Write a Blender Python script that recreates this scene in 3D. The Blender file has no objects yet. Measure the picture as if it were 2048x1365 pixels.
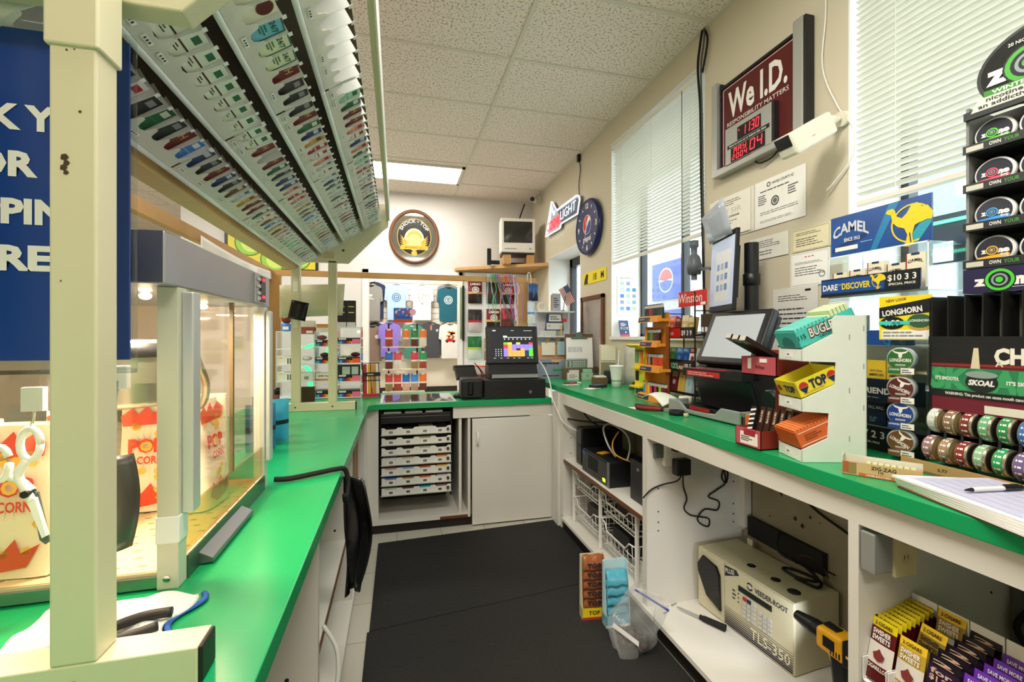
import bpy, math, random
from mathutils import Vector, Matrix

S = bpy.context.scene
C = S.collection
R = random.Random(11)
PI = math.pi

# ------------------------------------------------------------------ camera, world, exposure
CAM_Z = 1.38
_c = bpy.data.cameras.new('camera')
_c.sensor_width = 36.0
_c.lens = 900.0 / 2048.0 * 36.0
_c.shift_y = -8.5 / 2048.0
_c.clip_start = 0.02
cam = bpy.data.objects.new('camera', _c)
C.objects.link(cam)
cam.location = (0, 0, CAM_Z)
cam.rotation_euler = (PI / 2, 0, -math.atan(230.0 / 900.0))
S.camera = cam

S.view_settings.view_transform = 'Standard'
S.view_settings.look = 'None'
S.view_settings.exposure = 0.12
S.view_settings.gamma = 1.0
S.view_settings.use_curve_mapping = False

w = bpy.data.worlds.new('daylight')
S.world = w
w.use_nodes = True
_bg = w.node_tree.nodes['Background']
_bg.inputs[0].default_value = (0.86, 0.93, 1.0, 1)
_bg.inputs[1].default_value = 6.0

# ------------------------------------------------------------------ materials
def lin(h):
    h = h.lstrip('#')
    out = []
    for i in (0, 2, 4):
        v = int(h[i:i + 2], 16) / 255.0
        out.append(v / 12.92 if v <= 0.04045 else ((v + 0.055) / 1.055) ** 2.4)
    return (out[0], out[1], out[2], 1.0)

_mats = {}
def mat(name, col='808080', rough=0.5, metal=0.0, var=0.0, scale=12.0, bump=0.0, emit=0.0, alpha=1.0, trans=0.0, ior=1.45, spec=0.5, coat=0.0):
    if name in _mats:
        return _mats[name]
    m = bpy.data.materials.new(name)
    m.use_nodes = True
    nt = m.node_tree
    b = nt.nodes['Principled BSDF']
    c = lin(col)
    b.inputs['Base Color'].default_value = c
    b.inputs['Roughness'].default_value = rough
    b.inputs['Metallic'].default_value = metal
    b.inputs['Specular IOR Level'].default_value = spec
    b.inputs['Alpha'].default_value = alpha
    b.inputs['Transmission Weight'].default_value = trans
    b.inputs['IOR'].default_value = ior
    b.inputs['Coat Weight'].default_value = coat
    if emit:
        b.inputs['Emission Color'].default_value = c
        b.inputs['Emission Strength'].default_value = emit
    if var or bump:
        tc = nt.nodes.new('ShaderNodeTexCoord')
        n = nt.nodes.new('ShaderNodeTexNoise')
        n.inputs['Scale'].default_value = scale
        n.inputs['Detail'].default_value = 4
        nt.links.new(tc.outputs['Object'], n.inputs['Vector'])
        if var:
            mx = nt.nodes.new('ShaderNodeMix')
            mx.data_type = 'RGBA'
            mx.inputs['A'].default_value = tuple(k * (1 - var) for k in c[:3]) + (1,)
            mx.inputs['B'].default_value = tuple(min(1, k * (1 + var)) for k in c[:3]) + (1,)
            nt.links.new(n.outputs['Fac'], mx.inputs['Factor'])
            nt.links.new(mx.outputs['Result'], b.inputs['Base Color'])
        if bump:
            bp = nt.nodes.new('ShaderNodeBump')
            bp.inputs['Strength'].default_value = bump
            bp.inputs['Distance'].default_value = 0.01
            nt.links.new(n.outputs['Fac'], bp.inputs['Height'])
            nt.links.new(bp.outputs['Normal'], b.inputs['Normal'])
    _mats[name] = m
    return m

def K(hexcol, rough=0.55):          # a plain printed or moulded colour
    return mat('c_%s_%d' % (hexcol, int(rough * 100)), hexcol, rough, var=0.04, scale=30)

def glow(hexcol, s):
    return mat('glow_%s_%g' % (hexcol, s), hexcol, 0.5, emit=s)

def clear(name, tint='ffffff', gloss=0.12, rough=0.05):   # thin clear sheet
    if name in _mats:
        return _mats[name]
    m = bpy.data.materials.new(name)
    m.use_nodes = True
    nt = m.node_tree
    for n in list(nt.nodes):
        if n.type != 'OUTPUT_MATERIAL':
            nt.nodes.remove(n)
    o = nt.nodes['Material Output']
    t = nt.nodes.new('ShaderNodeBsdfTransparent')
    t.inputs[0].default_value = lin(tint)
    g = nt.nodes.new('ShaderNodeBsdfGlossy')
    g.inputs['Roughness'].default_value = rough
    g.inputs[0].default_value = (1, 1, 1, 1)
    lw0 = nt.nodes.new('ShaderNodeLayerWeight')
    lw0.inputs[0].default_value = 0.5
    lw = nt.nodes.new('ShaderNodeMath')
    lw.operation = 'POWER'
    lw.inputs[1].default_value = 5.0
    nt.links.new(lw0.outputs['Facing'], lw.inputs[0])
    ad = nt.nodes.new('ShaderNodeMath')
    ad.operation = 'ADD'
    ad.use_clamp = True
    ad.inputs[1].default_value = gloss * 0.4
    mx = nt.nodes.new('ShaderNodeMixShader')
    nt.links.new(lw.outputs[0], ad.inputs[0])
    nt.links.new(ad.outputs[0], mx.inputs[0])
    nt.links.new(t.outputs[0], mx.inputs[1])
    nt.links.new(g.outputs[0], mx.inputs[2])
    nt.links.new(mx.outputs[0], o.inputs[0])
    _mats[name] = m
    return m

def frosted(name, col, amount):     # milky translucent plastic
    if name in _mats:
        return _mats[name]
    m = mat(name, col, 0.35)
    b = m.node_tree.nodes['Principled BSDF']
    b.inputs['Alpha'].default_value = amount
    return m

# ------------------------------------------------------------------ mesh builder
_tc = {}
def glyphs(s, bold, shear):
    k = (s, bold, shear)
    if k not in _tc:
        cu = bpy.data.curves.new('t', 'FONT')
        cu.body = s
        cu.size = 1.0
        cu.resolution_u = 2
        cu.offset = bold
        cu.shear = shear
        o = bpy.data.objects.new('t', cu)
        me = o.to_mesh()
        vs = [(v.co.x, v.co.y) for v in me.vertices]
        fs = [tuple(p.vertices) for p in me.polygons]
        o.to_mesh_clear()
        bpy.data.objects.remove(o)
        bpy.data.curves.remove(cu)
        if vs:
            x0 = min(v[0] for v in vs)
            x1 = max(v[0] for v in vs)
        else:
            x0 = x1 = 0
        _tc[k] = (vs, fs, x0, x1)
    return _tc[k]

class MB:
    def __init__(s):
        s.v = []; s.f = []; s.m = []; s.s = []; s.T = None

    def add(s, vs, fs, m, smooth=False):
        n = len(s.v)
        if s.T is not None:
            vs = [s.T @ Vector(p) for p in vs]
        s.v.extend(tuple(p) for p in vs)
        for f in fs:
            s.f.append(tuple(i + n for i in f)); s.m.append(m); s.s.append(smooth)
        return s

    def box(s, a, b, m):
        x0, y0, z0 = a; x1, y1, z1 = b
        return s.add([(x0, y0, z0), (x1, y0, z0), (x1, y1, z0), (x0, y1, z0), (x0, y0, z1), (x1, y0, z1), (x1, y1, z1), (x0, y1, z1)],
                     [(3, 2, 1, 0), (4, 5, 6, 7), (0, 1, 5, 4), (1, 2, 6, 5), (2, 3, 7, 6), (3, 0, 4, 7)], m)

    def quad(s, a, b, c, d, m):
        return s.add([a, b, c, d], [(0, 1, 2, 3)], m)

    def bar(s, p, q, r0, m, r1=None, n=14, caps=True, smooth=True):
        p = Vector(p); q = Vector(q); r1 = r0 if r1 is None else r1
        d = (q - p).normalized()
        u = d.orthogonal().normalized(); w_ = d.cross(u)
        vs = []
        for (o, r) in ((p, r0), (q, r1)):
            for i in range(n):
                a = 2 * PI * i / n
                vs.append(o + (u * math.cos(a) + w_ * math.sin(a)) * r)
        fs = [(i, (i + 1) % n, n + (i + 1) % n, n + i) for i in range(n)]
        s.add(vs, fs, m, smooth)
        if caps:
            s.add(vs, [tuple(range(n - 1, -1, -1)), tuple(range(n, 2 * n))], m)
        return s

    def tube(s, pts, r, m, n=6, closed=False, sub=0):
        P = [Vector(p) for p in pts]
        if sub:
            P = smooth_path(P, sub)
        vs = []; L = len(P)
        prev = None
        for i, p in enumerate(P):
            d = (P[min(i + 1, L - 1)] - P[max(i - 1, 0)])
            if d.length < 1e-9:
                d = Vector((0, 0, 1))
            d.normalize()
            u = d.orthogonal().normalized() if prev is None else (prev - d * prev.dot(d))
            if u.length < 1e-6:
                u = d.orthogonal()
            u.normalize(); prev = u
            w_ = d.cross(u)
            for k in range(n):
                a = 2 * PI * k / n
                vs.append(p + (u * math.cos(a) + w_ * math.sin(a)) * r)
        fs = []
        for i in range(L - 1):
            for k in range(n):
                fs.append((i * n + k, i * n + (k + 1) % n, (i + 1) * n + (k + 1) % n, (i + 1) * n + k))
        fs.append(tuple(range(n - 1, -1, -1)))
        fs.append(tuple((L - 1) * n + k for k in range(n)))
        return s.add(vs, fs, m, True)

    def lathe(s, prof, m, at=(0, 0, 0), n=24, axis='z', smooth=True):
        vs = []
        for (r, z) in prof:
            for i in range(n):
                a = 2 * PI * i / n
                x, y = r * math.cos(a), r * math.sin(a)
                p = (x, y, z) if axis == 'z' else ((x, z, y) if axis == 'y' else (z, x, y))
                vs.append((p[0] + at[0], p[1] + at[1], p[2] + at[2]))
        fs = []
        for j in range(len(prof) - 1):
            for i in range(n):
                fs.append((j * n + i, j * n + (i + 1) % n, (j + 1) * n + (i + 1) % n, (j + 1) * n + i))
        return s.add(vs, fs, m, smooth)

    def prism(s, poly, a, b, m, axis='y'):     # polygon (p, q) extruded along an axis from a to b; y: (x,z)  x: (y,z)  z: (x,y)
        def put(p, t):
            return (p[0], t, p[1]) if axis == 'y' else ((t, p[0], p[1]) if axis == 'x' else (p[0], p[1], t))
        n = len(poly)
        vs = [put(p, a) for p in poly] + [put(p, b) for p in poly]
        fs = [tuple(range(n)), tuple(range(2 * n - 1, n - 1, -1))]
        fs += [(i, n + i, n + (i + 1) % n, (i + 1) % n) for i in range(n)]
        return s.add(vs, fs, m)

    def ball(s, c, r, m, n=14, k=8):
        rx, ry, rz = (r, r, r) if not hasattr(r, '__len__') else r
        vs = [(c[0], c[1], c[2] - rz)]; fs = []
        for j in range(1, k):
            t = PI * j / k - PI / 2
            for i in range(n):
                a = 2 * PI * i / n
                vs.append((c[0] + rx * math.cos(t) * math.cos(a), c[1] + ry * math.cos(t) * math.sin(a), c[2] + rz * math.sin(t)))
        vs.append((c[0], c[1], c[2] + rz)); top = len(vs) - 1
        for i in range(n):
            fs.append((0, 1 + (i + 1) % n, 1 + i))
            fs.append((top, 1 + (k - 2) * n + i, 1 + (k - 2) * n + (i + 1) % n))
        for j in range(k - 2):
            for i in range(n):
                fs.append((1 + j * n + i, 1 + j * n + (i + 1) % n, 1 + (j + 1) * n + (i + 1) % n, 1 + (j + 1) * n + i))
        return s.add(vs, fs, m, True)

    def sheet(s, fn, nu, nv, m, smooth=True):
        vs = [fn(i / nu, j / nv) for j in range(nv + 1) for i in range(nu + 1)]
        fs = [(j * (nu + 1) + i, j * (nu + 1) + i + 1, (j + 1) * (nu + 1) + i + 1, (j + 1) * (nu + 1) + i) for j in range(nv) for i in range(nu)]
        return s.add(vs, fs, m, smooth)

    def text(s, t, o, h, m, r=(1, 0, 0), u=(0, 0, 1), w=None, al='c', bold=0.02, shear=0.0, warp=None):
        """cap height h, lower edge of the letters at o, w = forced width"""
        vs, fs, x0, x1 = glyphs(t, bold, shear)
        if not fs:
            return s
        k = h / 0.70
        kx = k if w is None else w / max(1e-6, x1 - x0)
        r = Vector(r).normalized(); u = Vector(u).normalized(); o = Vector(o)
        off = {'c': -(x0 + x1) / 2, 'l': -x0, 'r': -x1}[al]
        out = []
        for (x, y) in vs:
            x = (x + off) * kx; y = y * k
            if warp:
                x, y = warp(x, y)
            out.append(o + r * x + u * y)
        return s.add(out, fs, m)

    def lines(s, o, w_, h, n, m, r=(1, 0, 0), u=(0, 0, 1), fill=0.45, seed=1):   # rows of small print
        q = random.Random(seed)
        r = Vector(r).normalized(); u = Vector(u).normalized(); o = Vector(o)
        for i in range(n):
            y = -h * (i + 0.5) / n
            t = h / n * fill / 2
            x = 0.0
            end = w_ * (0.6 + 0.4 * q.random())
            while x < end - 1e-6:
                l = min(w_ * (0.06 + 0.14 * q.random()), end - x)
                s.add([o + r * x + u * (y - t), o + r * (x + l) + u * (y - t), o + r * (x + l) + u * (y + t), o + r * x + u * (y + t)], [(0, 1, 2, 3)], m)
                x += l + w_ * 0.02
        return s

    def disc(s, c, rad, m, r=(1, 0, 0), u=(0, 0, 1), n=28, hole=0.0, a0=0.0, a1=2 * PI):
        r = Vector(r).normalized(); u = Vector(u).normalized(); c = Vector(c)
        rx, ry = (rad, rad) if not hasattr(rad, '__len__') else rad
        full = abs(a1 - a0 - 2 * PI) < 1e-6
        cnt = n if full else n + 1
        an = [a0 + (a1 - a0) * i / n for i in range(cnt)]
        rim = [c + r * (rx * math.cos(a)) + u * (ry * math.sin(a)) for a in an]
        if hole <= 0:
            if full:
                return s.add(rim, [tuple(range(cnt))], m)
            return s.add(rim + [c], [tuple(range(cnt + 1))], m)
        inn = [c + r * (rx * hole * math.cos(a)) + u * (ry * hole * math.sin(a)) for a in an]
        fs = [(i, (i + 1) % cnt, cnt + (i + 1) % cnt, cnt + i) for i in range(cnt if full else cnt - 1)]
        return s.add(rim + inn, fs, m)

    def poly(s, pts, m, o=(0, 0, 0), r=(1, 0, 0), u=(0, 0, 1), k=1.0):
        r = Vector(r).normalized(); u = Vector(u).normalized(); o = Vector(o)
        return s.add([o + r * (p[0] * k) + u * (p[1] * k) for p in pts], [tuple(range(len(pts)))], m)

    def build(s, name, parent=None, label=None, cat=None, group=None, kind=None, loc=None, rot=None, bevel=0.0, seg=2, solid=0.0, sub=0):
        vs = s.v
        if parent is None and loc is None and vs:
            x0 = min(p[0] for p in vs); x1 = max(p[0] for p in vs)
            y0 = min(p[1] for p in vs); y1 = max(p[1] for p in vs)
            loc = ((x0 + x1) / 2, (y0 + y1) / 2, min(p[2] for p in vs))
            vs = [(p[0] - loc[0], p[1] - loc[1], p[2] - loc[2]) for p in vs]
        me = bpy.data.meshes.new(name)
        me.from_pydata(vs, [], s.f)
        idx = {}
        for m in s.m:
            if m not in idx:
                idx[m] = len(idx); me.materials.append(m)
        me.polygons.foreach_set('material_index', [idx[m] for m in s.m])
        me.polygons.foreach_set('use_smooth', s.s)
        me.update()
        o = bpy.data.objects.new(name, me)
        C.objects.link(o)
        if parent is not None:
            o.parent = parent
        if loc is not None:
            o.location = loc
        if rot is not None:
            o.rotation_euler = (0, 0, rot) if not hasattr(rot, '__len__') else rot
        if bevel:
            bv = o.modifiers.new('edge', 'BEVEL')
            bv.width = bevel; bv.segments = seg; bv.limit_method = 'ANGLE'; bv.angle_limit = math.radians(40)
        if solid:
            sd = o.modifiers.new('thick', 'SOLIDIFY'); sd.thickness = solid; sd.offset = 0
        if sub:
            sb = o.modifiers.new('sub', 'SUBSURF'); sb.levels = sub; sb.render_levels = sub
        tag(o, label, cat, group, kind)
        return o

def smooth_path(P, n):
    out = []
    L = len(P)
    for i in range(L - 1):
        p0 = P[max(i - 1, 0)]; p1 = P[i]; p2 = P[i + 1]; p3 = P[min(i + 2, L - 1)]
        for k in range(n):
            t = k / n
            out.append(0.5 * ((2 * p1) + (p2 - p0) * t + (2 * p0 - 5 * p1 + 4 * p2 - p3) * t * t + (3 * p1 - p0 - 3 * p2 + p3) * t ** 3))
    out.append(P[-1])
    return out

def tag(o, label=None, cat=None, group=None, kind=None):
    if label: o['label'] = label
    if cat: o['category'] = cat
    if group: o['group'] = group
    if kind: o['kind'] = kind
    return o

def thing(name, label, cat, loc=(0, 0, 0), rot=0.0, group=None):
    o = bpy.data.objects.new(name, None)
    o.empty_display_size = 0.05
    C.objects.link(o)
    o.location = loc
    o.rotation_euler = (0, 0, rot) if not hasattr(rot, '__len__') else rot
    return tag(o, label, cat, group)

def copy_thing(root, loc, rot=None, label=None, group=None):
    c = root.copy(); C.objects.link(c)
    c.location = loc
    if rot is not None:
        c.rotation_euler = (0, 0, rot) if not hasattr(rot, '__len__') else rot
    if label: c['label'] = label
    if group: c['group'] = group
    for ch in list(root.children):
        d = ch.copy(); C.objects.link(d); d.parent = c
        for g in list(ch.children):
            e = g.copy(); C.objects.link(e); e.parent = d
    return c

ORD = ('first second third fourth fifth sixth seventh eighth ninth tenth eleventh twelfth thirteenth fourteenth fifteenth sixteenth seventeenth '
       'eighteenth nineteenth twentieth').split()
TENS = {20: 'twenty', 30: 'thirty', 40: 'forty'}
def ordinal(i):                      # 0 -> first
    n = i + 1
    if n <= 20: return ORD[i]
    if n % 10 == 0: return {30: 'thirtieth', 40: 'fortieth'}[n]
    return TENS[n // 10 * 10] + '-' + ORD[n % 10 - 1]

EAST = -PI / 2      # hung on or backed against the window wall: local x runs towards the camera, local y into the wall
WEST = PI / 2

def seg7(mb, ch, o, w_, h, m, t=None, r=(1, 0, 0), u=(0, 0, 1), lean=0.08):
    t = t or h * 0.13
    on = {'0': 'abcdef', '1': 'bc', '2': 'abdeg', '3': 'abcdg', '4': 'bcfg', '5': 'acdfg', '6': 'acdefg', '7': 'abc', '8': 'abcdefg', '9': 'abcdfg',
          'M': 'abcefm', 'A': 'abcefg', 'Y': 'bcdfg'}[ch]
    g = t * 0.25
    q = {'a': (t * .6, h - t, w_ - t * .6, h), 'd': (t * .6, 0, w_ - t * .6, t), 'g': (t * .6, h / 2 - t / 2, w_ - t * .6, h / 2 + t / 2),
         'f': (0, h / 2 + g, t, h - g), 'b': (w_ - t, h / 2 + g, w_, h - g), 'e': (0, g, t, h / 2 - g), 'c': (w_ - t, g, w_, h / 2 - g),
         'm': (w_ / 2 - t / 2, h * .4, w_ / 2 + t / 2, h - t)}
    for k in on:
        x0, y0, x1, y1 = q[k]
        mb.poly([(x0 + y0 * lean, y0), (x1 + y0 * lean, y0), (x1 + y1 * lean, y1), (x0 + y1 * lean, y1)], m, o, r, u)
# ------------------------------------------------------------------ what the windows look out on
MB().box((2.06, -3, -.12), (9, 12, -.02), mat('pale_concrete', 'b8b4ac', .9, var=.08)).build('ground_outside', kind='structure', loc=(0, 0, 0))
t = thing('vending_machine', 'blue and white vending machine standing outside the middle window', 'vending machine', (3.15, 4.78, -.02), EAST)
VB = mat('vend_blue', '5a6cc0', .5); VW = mat('vend_white', 'c0c4cc', .5)
MB().box((-.45, 0, 0), (.45, .75, 2.36), VW).build('cabinet', t, bevel=.01)
m = MB().box((-.30, -.02, 1.85), (.30, 0, 2.30), VB).box((-.30, -.02, .7), (.30, 0, 1.72), VB)
m.disc((.0, -.022, 2.08), .15, VW, n=28).disc((.0, -.024, 2.08), .13, mat('vend_red', 'b8606a', .5), n=28, a0=.1, a1=PI - .1).disc((.0, -.024, 2.08), .13, VB, n=28, a0=PI + .15, a1=2 * PI - .15)
m.lines((-.2, -.023, 1.4), .4, .3, 4, VW)
m.build('front_panel', t)
MB().box((3.9, 2.2, 0), (4.1, 3.9, 3.2), mat('far_post', '9aa0aa', .6)).build('pillar_outside', kind='structure', loc=(0, 0, 0))
# ------------------------------------------------------------------ shared materials
M_WALL = mat('wall_paint', 'd8d2c4', 0.7, var=0.03, scale=2.0, bump=0.03)
M_WALLB = mat('wall_paint_white', 'd9d6d4', 0.7, var=0.02, scale=2.0)
M_WALLR = mat('wall_paint_beige', 'cfc6b0', 0.65, var=0.03, scale=2.0)
M_WHITE = mat('white_laminate', 'dedbd3', 0.4, var=0.02, scale=6)
M_GREEN = mat('green_laminate', '189c5e', 0.25, var=0.05, scale=5)
M_BEIGE = mat('beige_enamel', 'd6cfae', 0.4, var=0.03, scale=9)
M_BLACK = mat('black_plastic', '17181b', 0.38, var=0.1, scale=40)
M_MATTE = mat('black_matte', '131313', 0.75)
M_RUBBER = mat('black_rubber_mat', '1d1c1b', 0.8, var=0.25, scale=60, bump=0.35)
M_KICK = mat('black_kick', '18110e', 0.5)
M_WOOD = mat('bare_pine', 'c2955c', 0.6, var=0.18, scale=7, bump=0.05)
M_BRWOOD = mat('brown_wood', '6b4227', 0.45, var=0.2, scale=8)
M_STEEL = mat('brushed_steel', 'b4b6bc', 0.3, metal=0.9, var=0.06, scale=15)
M_CHROME = mat('chrome', 'dcdcdc', 0.12, metal=1.0)
M_WIRE = mat('white_wire', 'eceae4', 0.35)
M_PAPER = mat('paper', 'f1f0ec', 0.8, var=0.02, scale=10)
M_CARD = mat('kraft_card', 'b08a58', 0.75, var=0.08, scale=25)
M_BLIND = mat('blind_slat', 'e6e2d6', 0.5)
M_GLASS = clear('window_glass', 'f4faf8', 0.06)
M_ACRY = clear('clear_acrylic', 'f2f6f6', 0.15)
M_PRINT = K('3a3a3c', 0.7)
M_DARKMETAL = mat('dark_frame', '38393c', 0.4, metal=0.4)

def stucture_box(name, a, b, m):
    return MB().box(a, b, m).build(name, kind='structure')

# ------------------------------------------------------------------ floor
mf = mat('vinyl_floor_tile', 'c3bfb2', 0.45, var=0.1, scale=9)
nt = mf.node_tree
bs = nt.nodes['Principled BSDF']
bk = nt.nodes.new('ShaderNodeTexBrick')
bk.offset = 0.0
bk.inputs['Color1'].default_value = lin('c9c5b8'); bk.inputs['Color2'].default_value = lin('bdb9ac')
bk.inputs['Mortar'].default_value = lin('6f6a5e')
bk.inputs['Scale'].default_value = 1.0
bk.inputs['Mortar Size'].default_value = 0.0016
bk.inputs['Brick Width'].default_value = 0.305
bk.inputs['Row Height'].default_value = 0.305
tc = nt.nodes.new('ShaderNodeTexCoord')
nt.links.new(tc.outputs['Object'], bk.inputs['Vector'])
nt.links.new(bk.outputs['Color'], bs.inputs['Base Color'])
MB().box((-5, -2.2, -0.1), (2.05, 9.2, 0), mf).build('floor', kind='structure', loc=(0, 0, 0))

for (lab, pts) in (('black rubber floor mat lying nearest the counter with the lottery trays', [(-0.125, 2.19), (1.145, 2.345), (1.16, 3.19), (-0.12, 3.11)]),
                   ('black rubber floor mat filling the front of the aisle behind the first mat', [(-0.135, -0.6), (1.145, -0.6), (1.145, 2.34), (-0.135, 2.185)])):
    MB().prism(pts, 0.0, 0.011, M_RUBBER, 'z').build('floor_mat', label=lab, cat='mat', group='rubber mats on the floor', bevel=0.003)

# ------------------------------------------------------------------ ceiling with its grid
CEIL = 3.147
mc = mat('ceiling_tile', 'e3ddcf', 0.85)
nt = mc.node_tree
bs = nt.nodes['Principled BSDF']
tc = nt.nodes.new('ShaderNodeTexCoord')
n1 = nt.nodes.new('ShaderNodeTexNoise'); n1.inputs['Scale'].default_value = 75; n1.inputs['Detail'].default_value = 3
rp = nt.nodes.new('ShaderNodeValToRGB')
rp.color_ramp.elements[0].position = 0.36; rp.color_ramp.elements[0].color = lin('aca090')
rp.color_ramp.elements[1].position = 0.47; rp.color_ramp.elements[1].color = lin('ece1d6')
bp = nt.nodes.new('ShaderNodeBump'); bp.inputs['Strength'].default_value = 0.35; bp.inputs['Distance'].default_value = 0.004
nt.links.new(tc.outputs['Object'], n1.inputs['Vector']); nt.links.new(n1.outputs['Fac'], rp.inputs['Fac'])
nt.links.new(rp.outputs['Color'], bs.inputs['Base Color']); nt.links.new(n1.outputs['Fac'], bp.inputs['Height']); nt.links.new(bp.outputs['Normal'], bs.inputs['Normal'])
ceil = MB().box((-5, -2.2, CEIL), (2.05, 9.2, CEIL + 0.1), mc).build('ceiling', kind='structure', loc=(0, 0, 0))
M_TBAR = mat('ceiling_bar', 'd5cfc0', 0.5)
g = MB()
gx = [0.71 - 1.22 * k for k in range(5)]
gy = [-1.5 + 0.6035 * k + 0.042 for k in range(18)]
for x in gx:
    g.box((x - 0.012, -2.2, CEIL - 0.006), (x + 0.012, 9.2, CEIL), M_TBAR)
for y in gy:
    g.box((-5, y - 0.012, CEIL - 0.005), (1.717, y + 0.012, CEIL), M_TBAR)
g.box((1.69, -2.2, CEIL - 0.006), (1.717, 5.66, CEIL), M_TBAR)
g.build('ceiling_grid', parent=ceil)

M_LAMP = glow('fff6e6', 7.0)
def troffer(x0, x1, y0, y1, label, watt=38, col=(1, 0.95, 0.86), e=7.0):
    t = thing('ceiling_light', label, 'ceiling light', ((x0 + x1) / 2, (y0 + y1) / 2, CEIL - 0.012), group='fluorescent ceiling panels')
    wx, wy = (x1 - x0) / 2, (y1 - y0) / 2
    f = MB()
    for (a, b) in (((-wx, -wy), (wx, -wy + .03)), ((-wx, wy - .03), (wx, wy)), ((-wx, -wy), (-wx + .03, wy)), ((wx - .03, -wy), (wx, wy))):
        f.box((a[0], a[1], -0.004), (b[0], b[1], 0.012), M_TBAR)
    f.build('frame', t)
    MB().box((-wx + .03, -wy + .03, 0.0), (wx - .03, wy - .03, 0.006), M_LAMP).build('diffuser', t)
    ld = bpy.data.lights.new('tube_light', 'AREA')
    ld.shape = 'RECTANGLE'; ld.size = wx * 2 - .1; ld.size_y = wy * 2 - .1; ld.energy = watt; ld.color = col
    l = bpy.data.objects.new('tube_light', ld); C.objects.link(l)
    l.parent = t; l.location = (0, 0, -0.02)
troffer(-0.49, 0.69, 4.66, 5.20, 'lit fluorescent ceiling panel in front of the round framed mirror', 20)
troffer(-0.49, 0.69, 0.44, 0.98, 'lit fluorescent ceiling panel above the near end of the aisle', 47)
troffer(-0.49, 0.69, -1.35, -0.82, 'lit fluorescent ceiling panel behind the viewer', 26)
troffer(-2.93, -1.75, 2.25, 2.79, 'lit fluorescent ceiling panel over the shop floor beyond the popcorn machine', 50)
troffer(-0.49, 0.69, 7.07, 7.61, 'lit fluorescent ceiling panel in front of the shirt wall', 60)
troffer(-2.93, -1.75, 3.46, 4.0, 'lit fluorescent ceiling panel at the far side of the shop floor', 30)

# ------------------------------------------------------------------ walls
XR = 1.717
DOOR = (4.05, 4.99, 2.295)
WINS = [(2.234, 3.40, 1.37, 2.965), (0.15, 1.384, 1.37, 2.965)]
wr = MB()
ys = [-2.2, WINS[1][0], WINS[1][1], WINS[0][0], WINS[0][1], DOOR[0], DOOR[1], 9.2]
for i in (0, 2, 4, 6):
    wr.box((XR, ys[i], 0), (2.05, ys[i + 1], CEIL), M_WALLR)
for (y0, y1, z0, z1) in WINS:
    wr.box((XR, y0, 0), (2.05, y1, z0), M_WALLR)
    wr.box((XR, y0, z1), (2.05, y1, CEIL), M_WALLR)
wr.box((XR, DOOR[0], DOOR[2]), (2.05, DOOR[1], CEIL), M_WALLR)
wr.build('wall_right', kind='structure', loc=(0, 0, 0))
M_REVEAL = mat('reveal_paint', 'f0eeea', 0.6)
def reveal(name, y0, y1, z0, z1, sill=True):
    r_ = MB()
    e = 0.006
    r_.box((XR - .001, y0, z0), (2.05, y0 + e, z1), M_REVEAL); r_.box((XR - .001, y1 - e, z0), (2.05, y1, z1), M_REVEAL)
    r_.box((XR - .001, y0, z1 - e), (2.05, y1, z1), M_REVEAL)
    if sill:
        r_.box((XR - .02, y0, z0 - .012), (2.05, y1, z0 + .012), M_REVEAL)
    return r_.build(name, kind='structure', loc=(0, 0, 0))
def window(name, y0, y1, z0, z1):
    o = reveal(name, y0, y1, z0, z1)
    f = MB(); d = 0.035
    X0, X1 = 1.98, 2.03
    ym = (y0 + y1) / 2
    for (a, b) in ((y0, y0 + d), (y1 - d, y1), (ym - d / 2, ym + d / 2)):
        f.box((X0, a, z0), (X1, b, z1), M_DARKMETAL)
    for (a, b) in ((z0, z0 + d), (z1 - d, z1)):
        f.box((X0, y0, a), (X1, y1, b), M_DARKMETAL)
    f.build('window_frame', parent=o)
    MB().box((2.002, y0 + .01, z0 + .01), (2.006, y1 - .01, z1 - .01), M_GLASS).build('pane', parent=o)
    return o
window('window_1', *WINS[0])
window('window_2', *WINS[1])
o = reveal('door_1', DOOR[0], DOOR[1], 0, DOOR[2], False)
f = MB()
for (a, b) in ((4.05, 4.13), (4.91, 4.99)):
    f.box((1.98, a, 0), (2.04, b, DOOR[2]), M_DARKMETAL)
f.box((1.98, 4.05, 2.19), (2.04, 4.99, DOOR[2]), M_DARKMETAL); f.box((1.98, 4.05, 0.0), (2.04, 4.99, 0.2), M_DARKMETAL)
f.build('door_frame', parent=o)
MB().box((2.005, 4.12, .15), (2.011, 4.92, 2.2), M_GLASS).build('pane', parent=o)

YB = 5.66
wb = MB()
wb.box((-2.29, YB, 0), (-0.36, YB + .14, CEIL), M_WALLB); wb.box((-0.36, YB, 2.165), (0.79, YB + .14, CEIL), M_WALLB); wb.box((0.79, YB, 0), (XR, YB + .14, CEIL), M_WALLB)
wb.build('wall_back', kind='structure', loc=(0, 0, 0))
tr = MB(); mw = K('f4f2ee', 0.4)
tr.box((-0.40, YB - .02, 0), (-0.33, YB + .16, 2.19), mw); tr.box((-0.40, YB - .02, 2.15), (.80, YB + .16, 2.19), mw); tr.box((0.755, YB - .02, 0), (.80, YB + .16, 2.19), mw)
tr.build('trim_1', kind='structure', loc=(0, 0, 0))
M_SLAT = mat('slatwall', 'f0eadb', 0.5)
ws = MB()
ws.box((-5, 8.64, 0), (2.05, 8.8, CEIL), M_SLAT)
for k in range(20):
    z = 0.95 + k * 0.11
    ws.box((-2.5, 8.62, z), (1.717, 8.645, z + .098), M_SLAT)
ws.build('wall_far', kind='structure', loc=(0, 0, 0))
MB().box((-5, 8.60, 0.0), (1.717, 8.64, .44), K('2b2622', .6)).build('baseboard_far', kind='structure', loc=(0, 0, 0))
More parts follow.
